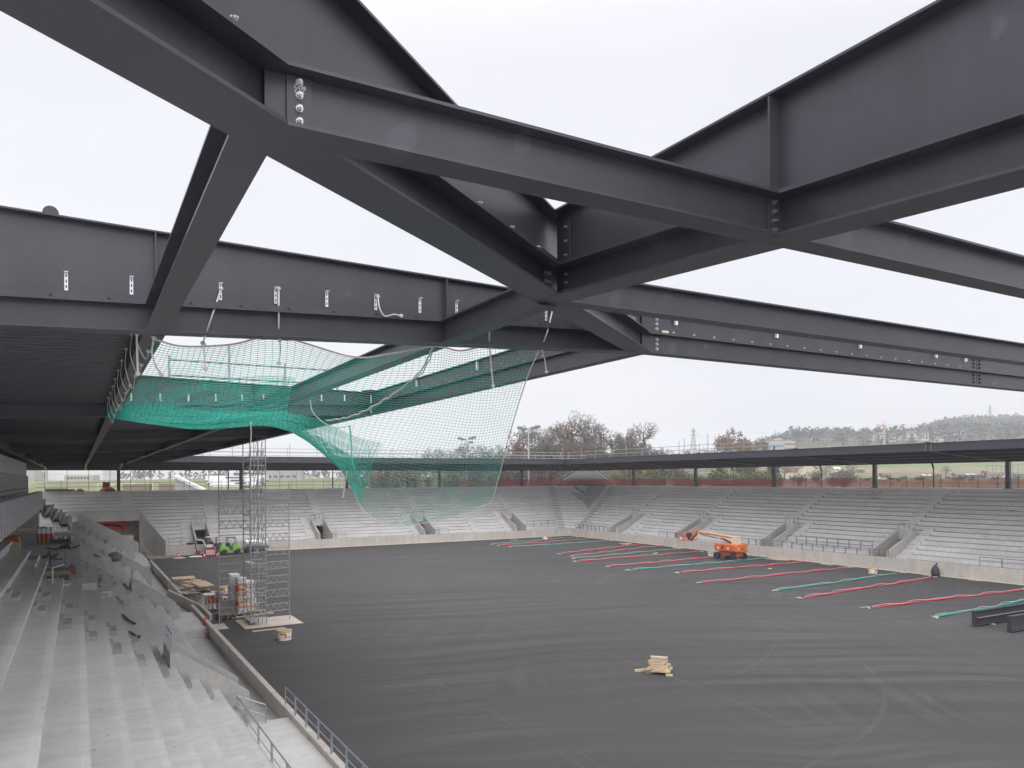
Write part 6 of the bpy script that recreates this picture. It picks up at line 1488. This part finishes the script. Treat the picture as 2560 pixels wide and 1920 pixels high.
for k, (px, Z, H, lf_, lab) in enumerate(((1790, 175, 6.5, 'leaf_olive', 'yellowish small tree behind the red fence near the road'), (1873, 190, 7.5, 'leaf_olive', 'yellow green tree beside the road behind the red fence'), (1962, 330, 9, None, 'bare tree in front of the farmhouse'), (2128, 360, 8.5, None, 'bare orchard tree on the meadow right of the farmhouse'), (2364, 395, 7.5, None, 'rounded grey bare tree in the allotments'), (2463, 400, 5.0, None, 'small forked bare tree in the allotments'), (2065, 380, 8, None, 'bushy bare tree behind the farmhouse'))):
    make_tree('bare_tree', lab, gz(px, Z), H * .9, 90 + k, lf_, 500 if lf_ else 0, trunk=.25, levels=5, lsz=.2, twr=.03, spread=.7)
make_conifer('conifer', 'dark conifer left of the farmhouse', gz(1925, 380), 11, 3.4, 5, 1100, lsz=.5)
make_conifer('conifer', 'dark conifer beside the farmhouse gable', gz(1950, 395), 9, 3.0, 6, 900, lsz=.5)
make_tree('autumn_tree', 'large round russet tree above the right roof left of the office block', gz(1828, 420) + V((0, 0, 2)), 24, 120, 'leaf_ochre', 2600, spread=.72, trunk=.5, levels=5, lsz=.55, twr=.05)
make_tree('autumn_tree', 'narrow russet tree between conifers above the right roof', gz(1884, 440) + V((0, 0, 2)), 21, 121, 'leaf_brown', 1200, spread=.4, trunk=.4, levels=5, lsz=.5, twr=.05)
for k, (px, py, Z, r) in enumerate(((1845, 1104, 560, 4), (1870, 1100, 560, 5.5), (1936, 1113, 300, 4), (2326, 1064, 900, 9), (2344, 1074, 900, 6), (2393, 1060, 950, 12), (2280, 1082, 850, 5), (2216, 1092, 800, 6), (2100, 1090, 900, 8))):
    zt_ = zy(px, py, Z); g = base_h(px, Z) - 1; p = gp(px, Z)
    make_conifer('conifer', 'dark conifer on the skyline above the right roof, %s from the left' % ORD[[0, 1, 2, 6, 7, 8, 5, 4, 3][k]], (p.x, p.y, g), max(6, zt_ - g), r, 60 + k, 700, None, r * .2)
# ------------------------------------------------------------------ far woods
def woods(name, spec, seed, mats):
    rnd = random.Random(seed); lv = {m: MB() for m in mats}; tk = MB()
    for (n, px0, px1, Z0, Z1, s0, s1) in spec:
        for k in range(n):
            px, Z = rnd.uniform(px0, px1), rnd.uniform(Z0, Z1); p = gp(px, Z); g = base_h(px, Z); s = rnd.uniform(s0, s1); m = rnd.choices(list(mats), list(mats.values()))[0]
            for j in range(16):
                a = V((rnd.gauss(0, 1), rnd.gauss(0, 1), rnd.gauss(0, 1))).normalized() * s * rnd.uniform(.4, 1.0)
                c = V((p.x, p.y, g + s * 1.35)) + V((a.x, a.y, a.z * 1.25)); leafquad(lv[m], c, s * rnd.uniform(.25, .5), rnd)
            tk.tube((p.x, p.y, g - 1), (p.x, p.y, g + s * 1.4), s * .05, 3)
    for m in mats: tag(lv[m].build(name, M[m], None), 'distant woods on the hillsides beyond the stadium', 'woods', None, 'stuff')
    tag(tk.build('woods_trunks', M['bark'], None), 'trunks of the distant woods on the hillsides', 'woods', None, 'stuff')
woods('distant_woods', [(620, 2300, 2750, 1150, 1650, 6, 10), (420, 1880, 2420, 1250, 1750, 6, 9), (260, 1880, 2420, 800, 1250, 4, 7), (160, 2350, 2700, 800, 1150, 5, 8), (150, 1640, 1900, 700, 1500, 4, 7), (120, 880, 1300, 420, 700, 3, 5), (90, 300, 900, 700, 1100, 3.5, 5.5)], 9, {'wood_grey': 5, 'wood_dark_green': 5, 'leaf_brown': .5})
# ------------------------------------------------------------------ houses and buildings
M['render_w'] = pm('house_render', (.62, .60, .55), .8, n1=(.4, .08)); M['render_y'] = pm('cream_render', (.55, .49, .36), .8, n1=(.4, .08))
M['tile'] = pm('roof_tiles', (.17, .10, .075), .8, n1=(.6, .2)); M['tile_g'] = pm('grey_roof', (.16, .155, .15), .8, n1=(.6, .15)); M['win'] = pm('window_glass', (.05, .06, .075), .2)
M['panel_w'] = pm('white_cladding', (.66, .67, .68), .6, n1=(.2, .05)); M['bld_grey'] = pm('grey_cladding', (.33, .33, .34), .7, n1=(.2, .08)); M['tan_wall'] = pm('tan_cladding', (.40, .37, .32), .7, n1=(.2, .06))
def house(label, px, Z, w_, d_, h, rh, wall='render_w', roof='tile', rz=None, nw=3, floors=2, base=None, group=None, name='house', cat='house'):
    p = gz(px, Z) if base is None else gp(px, Z, base); rz = -YAW + (random.uniform(-.5, .5) if rz is None else rz)
    t = thing(name, label, cat, p, group); R = Matrix.Rotation(rz, 3, 'Z')
    def T(x, y, z): return p + R @ V((x, y, z))
    mb = MB(); mb.hexa([T(x, y, z) for z in (-1.5, h) for x, y in ((-w_ / 2, -d_ / 2), (w_ / 2, -d_ / 2), (w_ / 2, d_ / 2), (-w_ / 2, d_ / 2))])
    mb.add([T(-w_ / 2, -d_ / 2, h), T(-w_ / 2, d_ / 2, h), T(-w_ / 2, 0, h + rh), T(w_ / 2, -d_ / 2, h), T(w_ / 2, d_ / 2, h), T(w_ / 2, 0, h + rh)], [(0, 2, 1), (3, 4, 5)]); mb.build('wall', M[wall], t)
    mb = MB(); e = .5
    for s in (-1, 1):
        a = [T(-w_ / 2 - e, s * (d_ / 2 + e), h - e * rh / (d_ / 2)), T(w_ / 2 + e, s * (d_ / 2 + e), h - e * rh / (d_ / 2)), T(w_ / 2 + e, 0, h + rh), T(-w_ / 2 - e, 0, h + rh)]
        up = V((0, 0, .22)); mb.hexa([q + V((0, 0, .02)) for q in a] + [q + up for q in a])
    mb.build('roof', M[roof], t)
    for f in range(floors):
        for k in range(nw):
            x = (k - (nw - 1) / 2) * w_ / nw; z = .9 + f * h / floors
            mb = MB(); y = -d_ / 2 - .03; mb.hexa([T(x + a, y + b, z + c) for c in (0, 1.3) for a, b in ((-.55, 0), (.55, 0), (.55, .02), (-.55, .02))]); mb.build('window', M['win'], t)
    return t
random.seed(12)
house('cream farmhouse with a wide brown roof behind the right stand', 1995, 375, 13, 11, 5.6, 2.6, 'render_y', 'tile', -1.15, 3, 2)
house('tan barn joined to the left side of the farmhouse', 1973, 372, 9, 9, 4.2, 2.4, 'render_y', 'tile', .2, 2, 1)
SH = [(2213, 398, 'small dark shed left of the rain pipe in the allotments'), (2314, 385, 'dark shed with a pale metal roof in the allotments'), (2341, 392, 'small gabled shed with a red framed window in the allotments'), (2396, 396, 'gabled shed with a pale roof edge in the middle of the allotments'), (2424, 396, 'long low grey shed right of the gabled one in the allotments'), (2446, 380, 'low shed with a grey roof in front of the long shed'), (2478, 376, 'pinkish low shed left of the scaffold behind the red fence'), (2503, 402, 'grey shed behind the scaffold tower at the right'), (2080, 300, 'pale garden hut behind the red fence'), (2090, 500, 'white garden shelter on the slope above the meadow'), (2152, 480, 'dark garden cabin high on the slope left of the tan field'), (2545, 402, 'grey shed at the right edge of the allotments')]
for k, (px, Z, lab) in enumerate(SH):
    house(lab, px, Z, random.uniform(3.6, 5.2), 3.0, random.uniform(1.7, 2.1), .25 if k % 3 else .9, 'tan_wall' if k in (6, 8) else ('render_w' if k == 9 else 'wood_dark'), 'panel_w' if k in (1, 4, 8, 9) else ('tile_g' if k % 2 else 'tile'), random.uniform(-.2, .2), 1, 1, name='garden_shed', cat='shed')
HH = []
for k in range(16):
    px = random.uniform(2200, 2420) if k < 12 else random.uniform(1640, 1760); Z = random.uniform(820, 1080) if k < 12 else random.uniform(700, 900)
    house('white house among the trees on the far hillside above the right roof', px, Z, random.uniform(9, 16), 9, random.uniform(5, 7), 2.5, 'render_w', random.choice(('tile', 'tile_g')), None, 3, 2, None, 'houses on the far hillside')
house('white house with a dark roof beside a conifer on the far hillside', 2373, 640, 10, 8, 5, 2.2, 'render_w', 'tile_g', .2, 3, 2)
def block(label, px, Z, w_, d_, base, h, wall, bands, rz=0.0, name='office_building', cat='building', roofbox=None, wm='win'):
    p = gp(px, Z, base); t = thing(name, label, cat, p); R = Matrix.Rotation(-YAW + rz, 3, 'Z')
    def T(x, y, z): return p + R @ V((x, y, z))
    def bx(x0, x1, y0, y1, z0, z1, nm, m):
        MB().hexa([T(x, y, z) for z in (z0, z1) for x, y in ((x0, y0), (x1, y0), (x1, y1), (x0, y1))]).build(nm, M[m], t)
    bx(-w_ / 2, w_ / 2, -d_ / 2, d_ / 2, -4, h, 'wall', wall)
    for (x0, x1, z0, z1, n) in bands:
        if n <= 1: bx(x0, x1, -d_ / 2 - .12, -d_ / 2 - .01, z0, z1, 'window', wm)
        else:
            s = (x1 - x0) / n
            for k in range(n): bx(x0 + s * k + s * .18, x0 + s * k + s * .82, -d_ / 2 - .12, -d_ / 2 - .01, z0, z1, 'window', wm)
    if roofbox:
        for (x0, x1, z1) in roofbox: bx(x0, x1, -d_ / 4, d_ / 4, h, h + z1, 'roof_box', wall)
    return t
ob = block('grey beige office block with blue window bands above the right roof', 1928, 520, 17, 12, zy(1928, 1140, 520), zy(1928, 1103, 520) - zy(1928, 1140, 520), 'tan_wall', [(-7.5, 7.5, 5.6, 7.2, 1), (-7.5, 7.5, 1.6, 3.2, 1)], -.25, wm='skyblue', roofbox=[(2, 7, 1.6)])
p = gp(1939, 520, zy(1939, 1103, 520)); MB().tube(p, p + V((0, 0, 8)), .12, 4).build('antenna', M['frame_dk'], None); bpy.data.objects['antenna'].parent = ob; bpy.data.objects['antenna'].location = p - WL[ob]
block('beige wing of the office block with square windows above the right roof', 1957, 530, 11, 14, zy(1957, 1140, 530), zy(1957, 1103, 530) - zy(1957, 1140, 530), 'tan_wall', [(-4.5, 4.5, 7.4, 8.6, 4), (-4.5, 4.5, 4.2, 5.4, 4), (-4.5, 4.5, 1.0, 2.2, 4)], .35)
# industrial buildings beyond the sports fields, seen under the end roof at the left
Zb = 560
def zb_(py, px=150, Z=Zb): return zy(px, py, Z)
block('long white industrial hall seen under the end roof at the far left', 150, Zb, 74, 20, zb_(1200), zb_(1166) - zb_(1200), 'panel_w', [(-17, -3, .5, 6.2, 10), (12, 34, 8, 9.2, 7)], 0.0, 'industrial_hall', 'building', None, 'bld_grey')
block('beige low office hall in front of the white industrial hall', 205, Zb - 25, 20, 9, zb_(1200, 205, 535), zb_(1188, 205, 535) - zb_(1200, 205, 535), 'tan_wall', [(-8, 8, .6, 2.2, 7)], 0.0, 'industrial_hall', 'building')
block('tan hall with a grey gate at the left end of the industrial row', 78, Zb - 20, 10, 9, zb_(1200, 78, 540), zb_(1172, 78, 540) - zb_(1200, 78, 540), 'tan_wall', [(-3.5, 4.2, .2, 4.6, 1)], 0.0, 'industrial_hall', 'building', None, 'bld_grey')
block('grey hall behind the scaffold tower beyond the end rim', 700, 520, 30, 18, zy(700, 1205, 520), 9, 'bld_grey', [(-12, 12, 3, 4.4, 6)], .2, 'industrial_hall', 'building')
t = thing('white_roof_hall', 'white stepped roof hall behind the end rim left of the scaffold tower', 'building', gp(545, 330, 6))
R = Matrix.Rotation(-YAW, 3, 'Z'); p0 = gp(545, 330, 6)
for k in range(5):
    o = [(-13 + 3.0 * k, 20 - k * 5.0), (14, 20 - k * 5.0), (14, 25 - k * 5.0), (-16 + 3.0 * k, 25 - k * 5.0)]
    z0, z1 = 4.3 - k * 1.3, 6.4 - k * 1.3
    a = [p0 + R @ V((x, y, z0)) for x, y in o]; b = [p0 + R @ V((x + (1.2 if j in (0, 3) else 0), y, z1)) for j, (x, y) in enumerate(o)]
    MB().hexa(a + b).build('roof_step', M['panel_w'], t)
    MB().hexa([q + V((0, 0, -.55)) for q in a] + [q + V((0, 0, -.02)) for q in a]).build('dark_gap', M['frame_dk'], t)
    a = [p0 + R @ V((-4 + k * 4, 19.9 - k * 5 - .4, z1 - .9)), p0 + R @ V((3 + k * 3, 19.9 - k * 5 - .4, z1 - .9))]; MB().tube(a[0], a[1], .35, 6).build('roof_vent', M['frame_dk'], t)
t = thing('concrete_ramp', 'pale inclined concrete ramp beam beyond the end rim left of the white stepped roofs', 'ramp', gp(470, 200, 8))
a, b = gp(437, 205, zy(437, 1190, 205)), gp(512, 185, zy(512, 1226, 185)); MB().bar(a, b, .8, .7).build('beam', M['panel_w'], t); c = gp(437, 205, 6); d = gp(512, 185, 6)
MB().add([a - V((0, 0, .3)), b - V((0, 0, .3)), d, c, a + V((.3, .3, -.3)), b + V((.3, .3, -.3)), d + V((.3, .3, 0)), c + V((.3, .3, 0))], [(0, 3, 2, 1), (4, 5, 6, 7), (0, 1, 5, 4), (1, 2, 6, 5), (2, 3, 7, 6), (3, 0, 4, 7)]).build('side_wall', M['bld_grey'], t)
# football goals and team benches on the training fields
def goal(label, px, py, Z, w_=7.3, h=2.4):
    p = gp(px, Z, base_h(px, Z)); t = thing('football_goal', label, 'goal', p, 'goals on the training fields'); l = _r * w_ / 2
    for s in (-1, 1):
        MB().tube(p + l * s, p + l * s + V((0, 0, h)), .07, 6).build('post', M['white'], t); MB().tube(p + l * s + V((0, 0, h)), p + l * s + _f * 2, .04, 5).build('stay', M['white'], t)
    MB().tube(p - l + V((0, 0, h)), p + l + V((0, 0, h)), .07, 6).build('crossbar', M['white'], t)
for k, (px, Z) in enumerate(((272, 245), (308, 245), (355, 260), (95, 330))): goal('white football goal on the training field, %s from the left' % ORD[[1, 2, 3, 0][k]], px, 0, Z)
t = thing('team_shelter', 'brown team shelter on the training field behind the end rim', 'shelter', gp(388, 235, 7)); pq = gp(388, 235, 7)
for k in (-1, 1): MB().rbox(pq + _r * 5.5 * k + V((0, 0, 1.1)), (8, 2, 2.2), -YAW).build('hut', M['wood_dark'], t)
# ------------------------------------------------------------------ masts, pylons, crane
def mast(label, px, top, Z, base, r=.22):
    p = gp(px, Z, base); zt_ = zy(px, top, Z); t = thing('light_mast', label, 'floodlight', p)
    MB().tube(p, (p.x, p.y, zt_), r, 8, r * .6).build('mast', M['galv'], t)
    MB().bar(V((p.x, p.y, zt_)) - _r * 1.9, V((p.x, p.y, zt_)) + _r * 1.9, .14, .14).build('crossarm', M['galv_dull'], t)
    for s, dz in ((-1.7, .12), (-.9, -.15), (1.0, .05), (1.8, .3), (1.1, -.9)): MB().rbox(V((p.x, p.y, zt_ + .15 + dz)) + _r * s - _f * .2, (1.1, .5, .45), -YAW, .5).build('lamp_head', M['grey_pl'], t)
mast('tall floodlight mast with lamp heads standing right of the hanging net', 1322, 1072, 150, 6.5)
mast('floodlight mast seen through the hanging net', 1167, 1098, 190, 6.5)
mast('slim floodlight mast on the training field at the far left', 118, 1165, 300, 6.8, .3)
mast('slim floodlight mast left of the white stepped roofs', 333, 1160, 290, 6.8, .3)
def pylon(label, px, top, bot, Z, w0, name='lattice_pylon'):
    p = gp(px, Z, zy(px, bot, Z) - 3); zt_ = zy(px, top, Z); H = zt_ - p.z; t = thing(name, label, 'pylon', p); mb = MB(); r = Z * .00028
    def lev(f): w_ = w0 * (1 - .72 * min(1, f / .8)); return [p + _r * a * w_ + _f * b * w_ + V((0, 0, H * f)) for a, b in ((-.5, -.5), (.5, -.5), (.5, .5), (-.5, .5))]
    fs_ = [0, .16, .32, .46, .58, .70, .80, .9, 1.0]
    for f0, f1 in zip(fs_, fs_[1:]):
        A_, B_ = lev(f0), lev(f1)
        for k in range(4): mb.tube(A_[k], B_[k], r * 1.3, 4); mb.tube(A_[k], B_[(k + 1) % 4], r * .8, 3); mb.tube(B_[k], B_[(k + 1) % 4], r * .8, 3)
    mb.build('lattice_tower', M['galv_dull'], t)
    for f, l_ in ((.74, 2.0), (.88, 1.6)):
        c = p + V((0, 0, H * f)); MB().tube(c - _r * w0 * l_ * .35, c + _r * w0 * l_ * .35, r * 1.3, 4).build('crossarm', M['galv_dull'], t)
    MB().tube((p.x, p.y, zt_ - .5), (p.x, p.y, zt_ + H * .06), r, 4).build('tip', M['galv_dull'], t)
    return t
pylon('lattice pylon left of the russet tree above the right roof', 1734, 1072, 1122, 700, 5.0); pylon('small lattice pylon behind the left side of the russet tree', 1799, 1094, 1122, 900, 4.5); pylon('lattice pylon rising behind the russet tree', 1820, 1074, 1115, 900, 5); pylon('tall lattice pylon on the wooded hilltop at the right', 2476, 1015, 1060, 1450, 7); pylon('thin lattice pylon next to the tall one on the wooded hilltop', 2485, 1042, 1070, 1500, 7)
for px, top, lab in ((1770, 1084, 'thin pole between two pylons above the right roof'), (1711, 1096, 'brown pole left of the pylons above the right roof')):
    p = gp(px, 330, 20); mb = MB(); mb.tube(p, (p.x, p.y, zy(px, top, 330)), .16, 5); tag(mb.build('pole', M['galv_dull'], None), lab, 'pole')
def wire(label, a, b, sag):
    mb = MB(); a, b = V(a), V(b); pts = [a.lerp(b, k / 14) - V((0, 0, sag * 4 * (k / 14) * (1 - k / 14))) for k in range(15)]
    mb.path(pts, .10, 3); tag(mb.build('power_line', M['grey_pl'], None), label, 'power line', 'power lines')
def at(px, py, Z): return gp(px, Z, zy(px, py, Z))
wire('upper power line between the pylons above the right roof', at(1734, 1078, 700), at(1820, 1082, 900), 6); wire('lower power line between the pylons above the right roof', at(1734, 1084, 700), at(1799, 1100, 900), 4)
wire('long power line crossing the sky towards the hilltop pylon', at(1820, 1082, 900), at(2476, 1024, 1450), 14); wire('second long power line towards the hilltop pylon', at(1820, 1092, 900), at(2476, 1034, 1450), 20)
wire('power line leaving the hilltop pylon to the right', at(2476, 1022, 1450), at(2700, 1020, 1500), 3)
t = thing('tower_crane', 'pale tower crane with a long jib on the far hillside', 'crane', gp(2211, 760, zy(2211, 1100, 760) - 6)); c0 = gp(2211, 760, zy(2211, 1100, 760) - 6)
def lattice(p, q, w_, n, nm, m='cream', r=.14):
    p, q = V(p), V(q); d = (q - p).normalized(); l = d.cross(V((0, 0, 1))) if abs(d.z) < .9 else _r.copy(); l.normalize(); u = l.cross(d); mb = MB()
    def pt(f, k): return p.lerp(q, f) + l * w_ * (.5 if k % 2 else -.5) + u * w_ * (.5 if k > 1 else -.5)
    for k in range(4): mb.tube(pt(0, k), pt(1, k), r, 3)
    for j in range(n):
        for k, k2 in ((0, 1), (2, 3), (0, 2), (1, 3)): mb.tube(pt(j / n, k), pt((j + 1) / n, k2), r * .7, 3)
    mb.build(nm, M[m], t)
zj = zy(2211, 1063, 760); cj = V((c0.x, c0.y, zj))
lattice(c0, cj, 1.6, 14, 'tower'); lattice(cj, (c0.x, c0.y, zy(2211, 1053, 760)), 1.0, 3, 'tower_peak'); lattice(cj, cj + _r * 32, .9, 22, 'jib', 'cream', .10); lattice(cj, cj - _r * 7.5, 1.2, 5, 'counter_jib', 'orange')
MB().rbox(cj - _r * 6.3 - V((0, 0, 1.0)), (1.8, 1.4, 2.4), -YAW).build('counterweight', M['tan_wall'], t); MB().rbox(cj + V((0, 0, -1.6)) , (1.5, 1.5, 1.8), -YAW).build('cab', M['orange'], t)
# flag poles
for k, px in enumerate((2070, 2073, 2076)):
    p = gp(px, 420, zy(px, 1135, 420)); mb = MB(); mb.tube(p - V((0, 0, 6)), p + V((0, 0, 4.5)), .10, 5); tag(mb.build('flag_pole', M['white'], None), 'slim white pole above the right roof, %s of the group of three' % ORD[k], 'pole', 'group of three white poles')
# stairs rising behind the chamfered corner
t = thing('concrete_staircase', 'wide tapering concrete staircase rising behind the corner of the stands', 'staircase', (87.5, 124, 7))
d_ = V((.62, .785, 0)).normalized(); l_ = V((d_.y, -d_.x, 0)); c0 = V((86.6, 122.8, 0)); mb = MB(); n = 10
for k in range(n):
    f0, f1 = k / n, (k + 1) / n; w0_, w1_ = 5.6 - 4.4 * f0, 5.6 - 4.4 * f1; a0, a1 = c0 + d_ * 13 * f0, c0 + d_ * 13 * f1; z1 = 8.7 + 3.1 * f1
    pts = [a0 - l_ * w0_, a0 + l_ * w0_, a1 + l_ * w1_, a1 - l_ * w1_]
    mb.hexa([(q.x, q.y, 4) for q in pts] + [(q.x, q.y, z1) for q in pts], random.uniform(-.08, .05))
mb.build('steps', pm('dark_step_concrete', (.17, .165, .155), .9, n1=(1, .15), tone=1.0), t)
for s in (-1, 1):
    a, b = c0 + l_ * 5.7 * s, c0 + d_ * 13 + l_ * 1.25 * s; A_, B_ = V((a.x, a.y, 8.9)), V((b.x, b.y, 12.0))
    MB().bar(A_, B_, .2, .16).build('stringer', M['galv_far'], t)
    mb = MB()
    for k in range(9): q = A_.lerp(B_, k / 8); mb.tube(q, q + V((0, 0, .8)), .03, 4)
    mb.tube(A_ + V((0, 0, .8)), B_ + V((0, 0, .8)), .03, 5); mb.build('hand_rail', M['galv_dull'], t)
# scaffold stair towers outside the rims
def sctower(label, px, Z, top, w_=4.0):
    p = gp(px, Z, 6.8); zt_ = zy(px, top, Z); t = thing('scaffold_stair', label, 'scaffold', p); mb = MB(); H = zt_ - p.z
    for a in (-.5, -.17, .17, .5):
        for b in (0, 1.2): mb.tube(p + _r * a * w_ + _f * b, p + _r * a * w_ + _f * b + V((0, 0, H)), .05, 5)
    k = 0; z = .8
    while z < H:
        mb.tube(p - _r * w_ / 2 + V((0, 0, z)), p + _r * w_ / 2 + V((0, 0, z)), .04, 4); mb.tube(p + _f * 1.2 - _r * w_ / 2 + V((0, 0, z)), p + _f * 1.2 + _r * w_ / 2 + V((0, 0, z)), .04, 4); z += 1.0
    mb.build('frame', M['galv_dull'], t); mb = MB()
    z = 0.2
    while z < H - 1.6:
        mb.bar(p - _r * w_ * .3 + V((0, 0, z)) + _f * .5, p + _r * w_ * .3 + V((0, 0, z + 1.9)) + _f * .5, .6, .12); z += 2.0
    mb.build('stair', M['galv_dull'], t)
sctower('scaffold stair tower behind the right rim at the right edge', 2514, 108, 1150, 3.6); sctower('scaffold stair tower behind the end rim left of the hanging net', 838, 150, 1180, 3.4)
# road and parked cars behind the red fence
mb = MB(); prev = None
for px, Z in ((1800, 320), (1850, 270), (1920, 225), (2000, 190), (2050, 165)):
    a = gp(px - 14, Z); b = gp(px + 14, Z); h = base_h(px, Z) + .1
    cur = [(a.x, a.y, h), (b.x, b.y, h)]
    if prev: mb.add([prev[0], prev[1], cur[1], cur[0]], [(0, 1, 2, 3)])
    prev = cur
mb.build('road', pm('pale_road', (.36, .36, .36), .9, n1=(.4, .08)), loc=(0, 0, 0), kind='structure')
def car(label, px, Z, m):
    p = gz(px, Z) + V((0, 0, .15)); t = thing('parked_car', label, 'car', p); R = Matrix.Rotation(-YAW, 3, 'Z')
    def T(x, y, z): return p + R @ V((x, y, z))
    prof = [(-2.1, .3), (2.1, .3), (2.1, .75), (1.3, .9), (.7, 1.42), (-1.1, 1.42), (-1.9, .95), (-2.1, .85)]
    MB().extr([T(x, -.8, z) for x, z in prof], R @ V((0, 1.6, 0))).build('body', M[m], t)
    MB().extr([T(x, -.82, z) for x, z in ((-1.5, .95), (1.0, .95), (.6, 1.34), (-1.05, 1.34))], R @ V((0, 1.64, 0))).build('window', M['win'], t)
    for x in (-1.3, 1.3):
        for y in (-.75, .75):
            c = T(x, y, .32); MB().tube(c - R @ V((0, .1, 0)), c + R @ V((0, .1, 0)), .32, 12).build('wheel', M['black'], t)
car('dark car parked in front of the farmhouse', 1985, 350, 'frame_dk'); car('grey car parked right of the dark car at the farmhouse', 1998, 345, 'grey_pl'); car('white car parked beside the allotments behind the red fence', 2206, 330, 'white')
# red cloth heaps on the end rim
for k, (px, s, lab) in enumerate(((272, 1.0, 'heap of dark red netting on the rim beside the first roof column'), (200, .55, 'small heap of dark red netting on the rim at the left'))):
    p = gp(px, 106.6); p = V((p.x, 125.3, 8.64)); mb = MB(); mb.lathe(p, [(1.1 * s, 0), (.95 * s, .25 * s), (.5 * s, .6 * s), (.12 * s, .75 * s)], 9)
    if k == 0: mb.bar(p + V((-.2, 0, .3)), p + V((-.2, 0, 1.3)), .9, .12)
    tag(mb.build('red_netting_heap', M['red_paint'], None), lab, 'netting')
p = V((-3.6, 118.5, zt(8) + .0)); mb = MB()
mb = MB(); mb.rbox((-2.6, 124.9, 8.85), (2.6, .8, .4), .1); mb.rbox((-1.2, 125.1, 8.8), (1.8, .5, .3), -.1); tag(mb.build('timber_stack', M['wood_dark'], None), 'dark stack of boards on the rim at the left end of the end stand', 'timber')
# distance haze
bx = MB(); bx.box(-2600, 2800, -400, 2800, -4, 190); hzb = bx.build('haze', M['white'], None, kind='stuff'); tag(hzb, 'thin grey air haze over the whole place', 'haze')
hm = bpy.data.materials.new('haze_air'); hm.use_nodes = True; hn = hm.node_tree; hn.nodes.clear()
ho = hn.nodes.new('ShaderNodeOutputMaterial'); pv = hn.nodes.new('ShaderNodeVolumePrincipled'); pv.inputs['Color'].default_value = (.93, .955, 1.0, 1); pv.inputs['Density'].default_value = .00040; pv.inputs['Anisotropy'].default_value = 0.2
hn.links.new(pv.outputs[0], ho.inputs['Volume']); hzb.data.materials.clear(); hzb.data.materials.append(hm)
